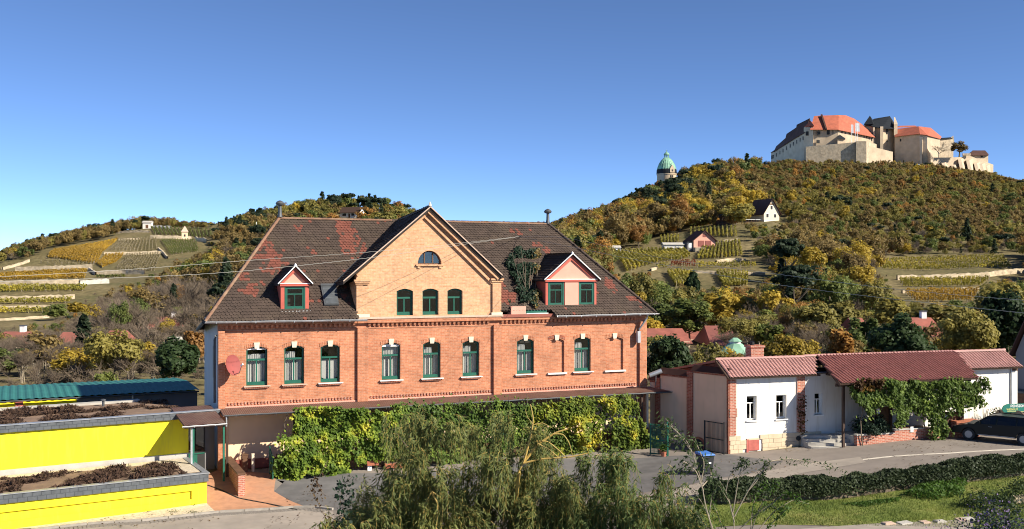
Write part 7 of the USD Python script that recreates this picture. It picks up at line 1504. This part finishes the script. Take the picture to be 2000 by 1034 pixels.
# ---------------------------------------------------------------- foreground plants
def strands(starts, dirs, lens, r, nleaf, lw, ll, droop=1.0, twr=.006):
    """Willow-like hanging twigs with narrow leaves: (twigs, leaves)."""
    tw, P, D = MB(), [], []
    for s, d, L_ in zip(starts, dirs, lens):
        n = 7; t = np.linspace(0, 1, n); h = d[:2] * L_ * .45; c = s + np.column_stack([h[0] * t * (1 - .45 * t), h[1] * t * (1 - .45 * t), d[2] * L_ * .4 * t - droop * L_ * .95 * t ** 1.8]) + np.cumsum(r.normal(0, .012 * L_, (n, 3)), 0)
        tw.tube(c, np.linspace(twr, twr * .35, n), 3, False); m = int(nleaf * L_); tt = r.uniform(.05, 1, m); i = np.clip((tt * (n - 1)).astype(int), 0, n - 2); fr = tt * (n - 1) - i
        q = c[i] + (c[i + 1] - c[i]) * fr[:, None]; g = c[i + 1] - c[i]; g /= np.linalg.norm(g, axis=1, keepdims=True) + 1e-9; P.append(q); D.append(g)
    P, D = np.vstack(P), np.vstack(D); m = len(P); d = D * .75 + r.normal(0, .48, (m, 3)) + [0, 0, -.25]; d /= np.linalg.norm(d, axis=1, keepdims=True); a = np.cross(d, SUN + r.normal(0, .45, (m, 3))); a /= np.linalg.norm(a, axis=1, keepdims=True); L_ = ll * r.uniform(.6, 1.25, (m, 1)); w = lw * r.uniform(.7, 1.2, (m, 1))
    v = np.stack([P, P + d * L_ * .45 + a * w, P + d * L_, P + d * L_ * .45 - a * w], 1).reshape(-1, 3); return tw, MB().add(v, np.arange(4 * m).reshape(m, 4))
def willow(cols, n, mat, label, seed, Y0, dY, nleaf=30, name='willow', trunk_at=None):
    """A weeping willow whose top line is given as (column, row); strands start under that line and hang."""
    r = np.random.default_rng(seed); xs, ys = np.array(cols, float).T; ys = ys + 18; t = thing(name, label, 'tree'); S_, D_, L_ = [], [], []
    nodes = []
    for k in range(n // 22):
        c = r.uniform(xs[0], xs[-1]); top_ = np.interp(c, xs, ys) + 55 * (meshkit.noise(np.array([[c / 26.0, seed, .5]]), seed)[0] - .45); f = r.uniform(0, 1) ** .55
        nodes.append((at(c, top_ + 6 + (1070 - top_) * f if r.uniform() > .08 else top_ - 30 * r.uniform(), Y0 + r.uniform(-dY, dY)), r.uniform(0, 6.28), r.uniform(.55, 1.35)))
    for nd, a0, sz in nodes:
        for j in range(22):
            S_.append(nd + r.normal(0, .16, 3)); a = a0 + r.normal(0, .8); D_.append(np.array([math.cos(a), math.sin(a) * .8, r.uniform(.1, 1.0)]) * r.uniform(.5, 1.2)); L_.append(sz * r.uniform(.6, 1.5))
    n = len(S_)
    tw, lv = strands(S_, D_, L_, r, nleaf, .0155, .19)
    tr = MB(); cx_ = trunk_at or (xs[0] + xs[-1]) / 2; base = at(cx_, HZ, Y0); base[2] = float(terr(base[0], base[1])) - .2; tp = at(cx_, np.interp(cx_, xs, ys) + 110, Y0); tr.tube([base, (base + tp) / 2 + [.15, 0, 0], tp], [.26, .2, .1], 8)
    for k in range(12):
        s = S_[int(r.integers(0, n))]; b = base + (tp - base) * r.uniform(.4, .95); tr.tube([b, (b + s) / 2 + [0, 0, .4], s], [.035, .02, .008], 5, False)
    tr.build(t, 'trunk', 'bark'); tw.build(t, 'twigs', 'willow_bark'); lv.build(t, 'leaves', mat); return t
willow([(625, 1030), (648, 975), (690, 935), (725, 900), (755, 862), (800, 838), (850, 822), (900, 830), (950, 820), (1000, 832), (1050, 850), (1090, 876), (1120, 905), (1150, 950)], 5000, 'willow_leaf', 'large yellow green weeping willow in the foreground', 81, 27.5, 2.0, 27)
willow([(1060, 945), (1100, 925), (1130, 915), (1165, 885), (1190, 905), (1240, 912), (1290, 925), (1330, 960), (1365, 1005)], 2500, 'willow_green', 'smaller greener weeping willow right of the large willow', 82, 26.5, 1.2, 27)
# bare yellow boughs standing out of the willow
bb = thing('willow_bough', 'bare yellow willow boughs arching above the large willow', 'branch'); mb = MB(); mb_low = MB(); Yb = 25.5
for L_, r0 in (([(1022, 905), (1035, 862), (1042, 820), (1036, 790)], .035), ([(1022, 905), (1050, 868), (1085, 845), (1110, 838)], .04), ([(1022, 905), (1060, 896), (1110, 894), (1150, 885)], .028), ([(1048, 862), (1070, 862), (1092, 880), (1104, 892)], .022), ([(1050, 866), (1075, 880), (1090, 893)], .02), ([(1080, 848), (1100, 848), (1112, 865), (1118, 890)], .018), ([(1035, 862), (1028, 880), (1024, 900), (1012, 925)], .035), ([(1042, 830), (1060, 826), (1078, 836)], .014), ([(842, 960), (856, 985), (852, 1034), (850, 1050)], .028), ([(842, 960), (866, 975), (862, 1034)], .022), ([(842, 962), (830, 985), (826, 1010)], .016), ([(1042, 830), (1030, 815), (1026, 800)], .010)):
    c = np.array([at(a, b, Yb + r0 * 8) for a, b in L_]); tt = np.linspace(0, len(c) - 1, 14); c2 = np.column_stack([np.interp(tt, range(len(c)), c[:, k]) for k in range(3)]); c2[1:-1] = (c2[:-2] + 2 * c2[1:-1] + c2[2:]) / 4; (mb if L_[0][0] > 950 else mb_low).tube(c2, np.linspace(r0, r0 * .45, 14), 6)
mb_low.build(bb, 'bough', 'willow_bark')
q = at(1014, 922, Yb + .3); mb.tube([q, q + [-.1, 1.2, -1.2], (q[0] - .5, q[1] + 2.6, float(terr(q[0], q[1] + 2.6)))], [.04, .06, .09], 6); mb.build(bb, 'bough', 'willow_bark')
# hanging dry shoots at the left of the willow
sh = thing('dry_shoot', 'yellowed hanging shoot with withered leaves left of the willow', 'branch'); r = np.random.default_rng(83); mb, lf_ = MB(), MB(); Yb = 24.5
for L_, n in (([(640, 900), (622, 935), (612, 960), (628, 1000), (665, 1050)], 60), ([(615, 935), (606, 958)], 14), ([(618, 945), (634, 968)], 14), ([(640, 1010), (652, 1030), (672, 1055)], 40)):
    c = np.array([at(a, b, Yb) for a, b in L_]); tt = np.linspace(0, len(c) - 1, 16); c2 = np.column_stack([np.interp(tt, range(len(c)), c[:, k]) for k in range(3)]); mb.tube(c2, .007, 5, False)
    k = r.integers(1, 16, n); lf_.add(*quads_at(c2[k] + r.normal(0, .05, (n, 3)), .045 * r.uniform(.5, 1.3, n), r, None, 1, .55))
mb.build(sh, 'stem', 'bark'); lf_.build(sh, 'leaves', 'dry_leaf')
sh2 = thing('ivy_shoot', 'dark lobed leaf shoot hanging against the pale yard at the left of the willow', 'branch'); mb, lf_ = MB(), MB()
for L_, n in (([(690, 930), (668, 950), (664, 985), (660, 1040)], 120), ([(672, 945), (684, 962), (682, 990)], 60), ([(668, 990), (680, 1010), (676, 1050)], 60)):
    c = np.array([at(a, b, Yb) for a, b in L_]); tt = np.linspace(0, len(c) - 1, 16); c2 = np.column_stack([np.interp(tt, range(len(c)), c[:, k]) for k in range(3)]); mb.tube(c2, .006, 5, False); k = r.integers(1, 16, n); lf_.add(*quads_at(c2[k] + r.normal(0, .08, (n, 3)), .05 * r.uniform(.5, 1.3, n), r, None, 1, .8))
mb.build(sh2, 'stem', 'bark'); lf_.build(sh2, 'leaves', 'dark_bush_leaf')
def twiggy(label, name, Y, lines, mat, seed, leaf=.055, n=26, bark='pale_bark', r0=.016, spread=.12, aspect=.42, tipbias=.5):
    """A shrub of traced stems at the depth Y, each bending a little out of the plane, with leaves towards the tips."""
    r = np.random.default_rng(seed); t = thing(name, label, 'shrub'); mb, lf_ = MB(), MB()
    for L_ in lines:
        o = r.normal(0, .35); c = np.array([at(a, b, Y + o * k / max(1, len(L_) - 1)) for k, (a, b) in enumerate(L_)]); tt = np.linspace(0, len(c) - 1, 18); c2 = np.column_stack([np.interp(tt, range(len(c)), c[:, k]) for k in range(3)]); c2[1:-1] = (c2[:-2] + 2 * c2[1:-1] + c2[2:]) / 4; mb.tube(c2, np.linspace(r0, r0 * .3, 18), 5)
        k = np.clip((18 * (tipbias + (1 - tipbias) * r.uniform(0, 1, n))).astype(int), 0, 17); d = r.normal(0, 1, (n, 3)) + [0, 0, -.5]; d /= np.linalg.norm(d, axis=1, keepdims=True); p = c2[k] + d * leaf * 1.1 + r.normal(0, spread * .35, (n, 3)); a = np.cross(d, SUN + r.normal(0, .6, (n, 3))); a /= np.linalg.norm(a, axis=1, keepdims=True); s = leaf * r.uniform(.6, 1.3, (n, 1))
        v = np.stack([p - d * s, p + a * s * aspect, p + d * s, p - a * s * aspect], 1).reshape(-1, 3); lf_.add(v, np.arange(4 * n).reshape(n, 4))
    mb.build(t, 'stems', bark); lf_.build(t, 'leaves', mat); return t
twiggy('open shrub with pale forked stems and sparse leaves before the hedge', 'shrub', 25.0, [[(1436, 1060), (1432, 1000), (1418, 960), (1400, 930)], [(1432, 1000), (1440, 950), (1445, 925), (1470, 905), (1500, 900)], [(1434, 1010), (1460, 960), (1480, 930), (1500, 912), (1530, 898), (1570, 902)], [(1460, 960), (1478, 940), (1490, 920), (1500, 905)], [(1438, 1040), (1470, 1010), (1505, 985)], [(1418, 960), (1424, 930), (1446, 905), (1460, 900)], [(1395, 1060), (1385, 1010), (1370, 980), (1350, 955)], [(1385, 1010), (1390, 970), (1400, 950)], [(1392, 1060), (1378, 1030), (1358, 1000)], [(1434, 1020), (1424, 980), (1405, 950)], [(1500, 902), (1540, 896), (1600, 905), (1650, 920)], [(1445, 925), (1450, 905), (1446, 895)]], 'shrub_leaf', 91, .045, 70, tipbias=.45)
twiggy('leafy green shoots at the foot of the hedge right of the open shrub', 'shrub', 26.0, [[(1460, 1060), (1480, 1000), (1500, 960), (1520, 945)], [(1470, 1050), (1510, 1000), (1550, 975), (1580, 985)], [(1480, 1050), (1520, 1010), (1540, 990)], [(1465, 1050), (1470, 990), (1480, 960), (1496, 945)], [(1490, 1000), (1530, 965), (1560, 970)], [(1480, 1000), (1500, 985), (1530, 1000)], [(1420, 1060), (1400, 1000), (1385, 970)], [(1400, 1050), (1380, 1000), (1360, 985)]], 'weed_leaf', 92, .05, 120, tipbias=.25)
twiggy('arching branch with long green leaves in front of the boundary wall', 'shrub', 24.0, [[(1400, 1060), (1378, 990), (1370, 940), (1355, 890), (1325, 845), (1300, 818)], [(1355, 890), (1340, 860), (1318, 850), (1308, 868)], [(1370, 940), (1376, 905), (1362, 870), (1345, 850)], [(1374, 960), (1360, 920), (1335, 900), (1330, 920)], [(1372, 950), (1390, 930), (1384, 905)], [(1340, 862), (1310, 832), (1292, 828)]], 'shrub_leaf', 93, .075, 85, 'pale_bark', .018, .25, .30, .35)
# hedge, lawn, weeds
def box_plant(poly, h, n, mat, name, label, seed, cat, leaf=.045, kind=None, rough=.35, aspect=.8):
    r = np.random.default_rng(seed); x0, y0, x1, y1 = poly.bounds; q = np.column_stack([r.uniform(x0, x1, n * 4), r.uniform(y0, y1, n * 4)]); q = q[shapely.contains_xy(poly, q[:, 0], q[:, 1])][:n]; ed = np.array([poly.exterior.distance(Point(*a)) for a in q[:: max(1, len(q) // 4000)]]); 
    f = meshkit.fbm(np.column_stack([q * 1.3, np.zeros(len(q))]), 4, seed); b = np.clip(shapely.distance(poly.exterior, shapely.points(q)) / .45, 0, 1) ** .5; top_ = h * (1 - rough + rough * 2 * f) * (.35 + .65 * b); z = terr(q[:, 0], q[:, 1]) + top_ * (1 - np.abs(r.normal(0, .22, len(q)))) ; p = np.column_stack([q, np.maximum(z, terr(q[:, 0], q[:, 1]) + .03)])
    t = thing(name, label, cat, kind=kind); MB().add(*quads_at(p, leaf * r.uniform(.6, 1.3, len(p)), r, np.tile([0, -.3, .8], (len(p), 1)), .8, aspect)).build(t, 'leaves', mat)
    core = poly.buffer(-.22); m = MB()
    if not core.is_empty and h > .45: m.extr(core, -.6, h * .45, 'z'); m.v = [v + np.column_stack([np.zeros(len(v)), np.zeros(len(v)), terr(v[:, 0], v[:, 1])]) for v in m.v]; m.build(t, 'branches', 'bark')
    return t
hp = [G(*a)[:2] for a in ((1366, 990), (1440, 990), (1531, 984), (1622, 984), (1660, 978), (1762, 964), (1860, 952), (1960, 940), (2070, 928), (2070, 908), (1960, 919), (1860, 931), (1762, 944), (1660, 958), (1622, 963), (1531, 964), (1440, 968), (1366, 972))]
box_plant(Polygon(hp).buffer(0), .80, 42000, 'hedge_leaf', 'hedge', 'dense dark green low hedge between the road and the lawn', 95, 'hedge', .05)
lawnp = Polygon(Gp((1330, 1040), (1366, 982), (1500, 972), (1640, 968), (1760, 952), (1880, 938), (2030, 920), (2060, 1040))).buffer(0)
sheet(lawnp, .03, 'lawn', 'lawn', 'sunny lawn below the hedge', 'lawn')
r = np.random.default_rng(97); x0, y0, x1, y1 = lawnp.bounds; q = np.column_stack([r.uniform(x0, x1, 60000), r.uniform(y0, y1, 60000)]); q = q[shapely.contains_xy(lawnp, q[:, 0], q[:, 1])]; z_ = terr(q[:, 0], q[:, 1]) + .03; m = len(q); hh = r.uniform(.04, .11, m) * (.6 + .8 * meshkit.noise(np.column_stack([q, q[:, :1] * 0]), 3)); a = r.uniform(0, 6.28, m); sd = np.column_stack([np.cos(a), np.sin(a), a * 0]) * .011; b_ = np.column_stack([q, z_]); tp = b_ + np.column_stack([r.normal(0, .03, m), r.normal(0, .03, m), hh])
gp = top(MB().add(np.stack([b_ - sd, b_ + sd, tp], 1).reshape(-1, 3), np.arange(3 * m).reshape(m, 3)), 'grass', 'grass_blade', 'short green and straw coloured grass of the lawn', 'grass', kind='stuff')
box_plant(Polygon(Gp((1765, 975), (1800, 950), (1850, 940), (1890, 950), (1880, 975), (1820, 985))).buffer(0), .4, 2600, 'weed_leaf', 'weed_patch', 'bright green weeds at the lower edge of the hedge', 98, 'weeds', .05, 'stuff')
box_plant(Polygon(Gp((1640, 990), (1700, 984), (1760, 976), (1755, 985), (1690, 995))).buffer(0), .22, 900, 'weed_leaf', 'weed_patch', 'strip of light green weeds under the left part of the hedge', 99, 'weeds', .035, 'stuff')
def shrub_at(px_, py_, Y, w, h, n, mat, name, label, seed, leaf=.05, cat='shrub', mat2=None, frac=.3):
    r = np.random.default_rng(seed); o = at(px_, py_, Y); o[2] = float(terr(o[0], o[1])) if name != 'porch_bush' else o[2]; t = thing(name, label, cat, o); C = r.normal(0, 1, (14, 3)); C /= np.linalg.norm(C, axis=1, keepdims=True); C[:, 2] = np.abs(C[:, 2]); C *= r.uniform(.5, .85, (14, 1)); k = r.integers(0, 14, n); d = r.normal(0, 1, (n, 3)); d /= np.linalg.norm(d, axis=1, keepdims=True)
    p = (C[k] + d * r.uniform(.1, .42, (n, 1))) * [w / 2, w / 2, h * .8] + [0, 0, h * .08]; p[:, 2] = np.maximum(p[:, 2], .02); v = leaf * r.uniform(.6, 1.3, n); s2 = (r.uniform(0, 1, n) < frac) & (p[:, 2] > h * .3) if mat2 else np.zeros(n, bool)
    MB().add(*quads_at(p[~s2], v[~s2], r, d[~s2] + [0, 0, .3], .6, .5)).build(t, 'leaves', mat)
    if mat2: MB().add(*quads_at(p[s2] * [1.05, 1.05, 1.08], v[s2] * .6, r, None, 1, .9)).build(t, 'flowers', mat2)
    mb = MB()
    for j in range(10): mb.tube([(r.normal(0, .05), r.normal(0, .05), -.05), C[j] * [w * .25, w * .25, h * .4], C[j] * [w * .42, w * .42, h * .75]], [.014, .01, .005], 4, False)
    mb.build(t, 'stems', 'bark'); return t
shrub_at(1705, 845, float(W.w(7.2, -1.15, 0)[1]), 2.3, 1.15, 3200, 'dark_bush_leaf', 'porch_bush', 'round blue green bush in the terrace bed before the porch', 101, .06, 'bush')
shrub_at(1950, 1036, 31.5, 5.0, 2.1, 5200, 'dark_bush_leaf', 'aster_shrub', 'dark green shrub with purple aster flowers in the lower right corner', 102, .06, 'shrub', 'flower_purple', .30)
shrub_at(1858, 1040, 30.5, 2.6, 1.0, 1900, 'hedge_leaf', 'shrub', 'low dark shrub left of the purple flowers', 103, .055)
shrub_at(1930, 985, 38.0, 2.6, 1.0, 1500, 'shrub_leaf', 'shrub', 'pale green shrub between the hedge and the purple flowers', 104, .055)
shrub_at(2000, 965, 39.0, 2.4, 1.2, 1500, 'shrub_leaf', 'shrub', 'light leaved shrub at the right edge below the hedge', 105, .05)
for k, (a, b) in enumerate(((1290, 890), (1296, 893))):
    o = G(a, b); p = thing('potted_plant', ['small potted plant beside the green mesh gate', 'second small potted plant beside the green gate post'][k], 'plant', o); MB().lathe([(0, 0), (.11, 0), (.16, .26), (.13, .26), (0, .24)], n=12).build(p, 'pot', 'plant_pot'); rr2 = np.random.default_rng(k); m = 90; d = rr2.normal(0, 1, (m, 3)); MB().add(*quads_at(d / np.linalg.norm(d, axis=1, keepdims=True) * .22 * rr2.uniform(.4, 1, (m, 1)) + [0, 0, .45], .05, rr2, None)).build(p, 'leaves', 'weed_leaf')
o = G(1709, 962); mk = thing('marker_post', 'short white marker post standing in the hedge', 'post', o); MB().extr(Polygon([(-.09, -.05), (.09, -.05), (.07, .06), (-.07, .06)]), 0, .60, 'z').build(mk, 'shaft', 'sign_white'); MB().box(-.091, .091, -.052, -.0505, .44, .50).build(mk, 'band', 'ink')
sheet(Polygon(Gp((1470, 1050), (1600, 1034), (1700, 1028), (1850, 1021), (1900, 1016), (1900, 1040), (1700, 1052))), .05, 'path', 'pale_asphalt', 'pale path along the lower edge of the lawn', 'path')
# stone edging at the bottom
eg = thing('stone_edging', 'pale stones and slabs along the lower edge of the lawn', 'edging'); r = np.random.default_rng(7); pp_ = [G(a, b) for a, b in ((1735, 1028), (1830, 1023), (1900, 1016))]; sg_ = shapely.LineString([p[:2] for p in pp_]); d = 0
while d < sg_.length: a = sg_.interpolate(d); w = r.uniform(.25, .6); m = MB().hexa([(-w / 2, -.2, -.1), (w / 2, -.2, -.1), (w / 2, .2, -.1), (-w / 2, .2, -.1), (-w / 2 + .03, -.17, .08 + r.uniform(0, .06)), (w / 2 - .03, -.17, .10), (w / 2 - .03, .17, .10), (-w / 2 + .03, .17, .08)]).moved(.2 + r.normal(0, .1), (a.x, a.y, float(terr(a.x, a.y)))); m.build(eg, 'stone', 'sill_stone' if r.uniform() < .5 else 'concrete'); d += w + r.uniform(.03, .5)
for k, (a, b, w, hh) in ((1, (1990, 985, .7, .3)),):
    o = G(a, b); p = thing('garden_stone', 'pale flat garden stone at the right edge', 'stone', o, .2); MB().hexa([(-w / 2, -.2, -.1), (w / 2, -.2, -.1), (w / 2, .2, -.1), (-w / 2, .2, -.1), (-w / 2 + .03, -.16, hh), (w / 2 - .03, -.16, hh + .02), (w / 2 - .03, .16, hh), (-w / 2 + .03, .16, hh)]).build(p, 'block', 'concrete' if k == 0 else 'limestone')
# small weeds on the gravel
r = np.random.default_rng(8)
for k, (a, b) in enumerate(((283, 1003), (310, 995), (378, 1003), (340, 1005), (370, 990))):
    o = G(a, b); p = thing('weed', 'small dry weed tuft on the gravel strip below the yellow wall', 'weed', o, 0, 'weed tufts on the gravel'); m = 70; q = np.column_stack([r.normal(0, .14, m), r.normal(0, .08, m), np.abs(r.normal(.03, .05, m))]); MB().add(*quads_at(q, .035, r, None, 1, .4)).build(p, 'leaves', 'shrub_leaf')
# ---------------------------------------------------------------- overhead wires
an = onR(1014, 466) + np.array([0, -.15, .1]); br_ = thing('wire_bracket', 'small dark wire bracket on the roof right of the gable', 'bracket', an); MB().tube([(0, .3, -.5), (0, 0, 0)], .025, 6).tube([(-.12, 0, 0), (.12, 0, .02)], .03, 6).build(br_, 'arm', 'iron')
def wire(pts_, label):
    P = np.array([an if p is None else at(*p) for p in pts_]); tt = np.linspace(0, len(P) - 1, 60); c = np.column_stack([np.interp(tt, range(len(P)), P[:, k]) for k in range(3)]); 
    for _ in range(30): c[1:-1] = (c[:-2] + 2 * c[1:-1] + c[2:]) / 4
    top(MB().tube(c, .007, 5), 'overhead_wire', 'cable', label, 'wire')
wire([(-300, 556, 27), (0, 551, 31), (400, 538, 36.5), (575, 520, 39.5), (729, 504, 42.5), (860, 484, 46), None], 'thin pale wire crossing the left roof and gable')
wire([(-300, 548, 30), (0, 543, 34), (284, 525, 37.5), (420, 514, 40), (492, 508, 42), (720, 494, 44.5), (880, 478, 47.5), None], 'fainter upper wire left of the gable')
wire([None, (1110, 481, 50), (1194, 499, 46), (1390, 535, 39), (1496, 554, 36), (1655, 575, 33), (2050, 618, 28), (2300, 640, 26)], 'lower pale wire running from the roof to the right')
wire([None, (1098, 457, 52), (1279, 515 - 8, 46), (1485, 531, 40), (1640, 552, 36), (1755, 567, 34), (2050, 592, 30), (2300, 606, 28)], 'upper pale wire running from the roof to the right')

# fallen leaves on the paving
r = np.random.default_rng(19); q = np.column_stack([r.uniform(-22, 30, 9000), r.uniform(35.5, 53, 9000)]); q = q[shapely.contains_xy(roadpoly, q[:, 0], q[:, 1]) & ~shapely.contains_xy(lawnp, q[:, 0], q[:, 1])]; f = meshkit.fbm(np.column_stack([q / 3.0, q[:, :1] * 0]), 3, 8); q = q[f > .52][:2600]
MB().add(*quads_at(np.column_stack([q, terr(q[:, 0], q[:, 1]) + .045]), .045 * r.uniform(.5, 1.2, len(q)), r, np.tile([0, 0, 1.0], (len(q), 1)), .18, .7)).build('/World', 'fallen_leaves', 'dry_leaf', label='dry fallen leaves scattered over the yard and road', kind='stuff', cat='leaves')
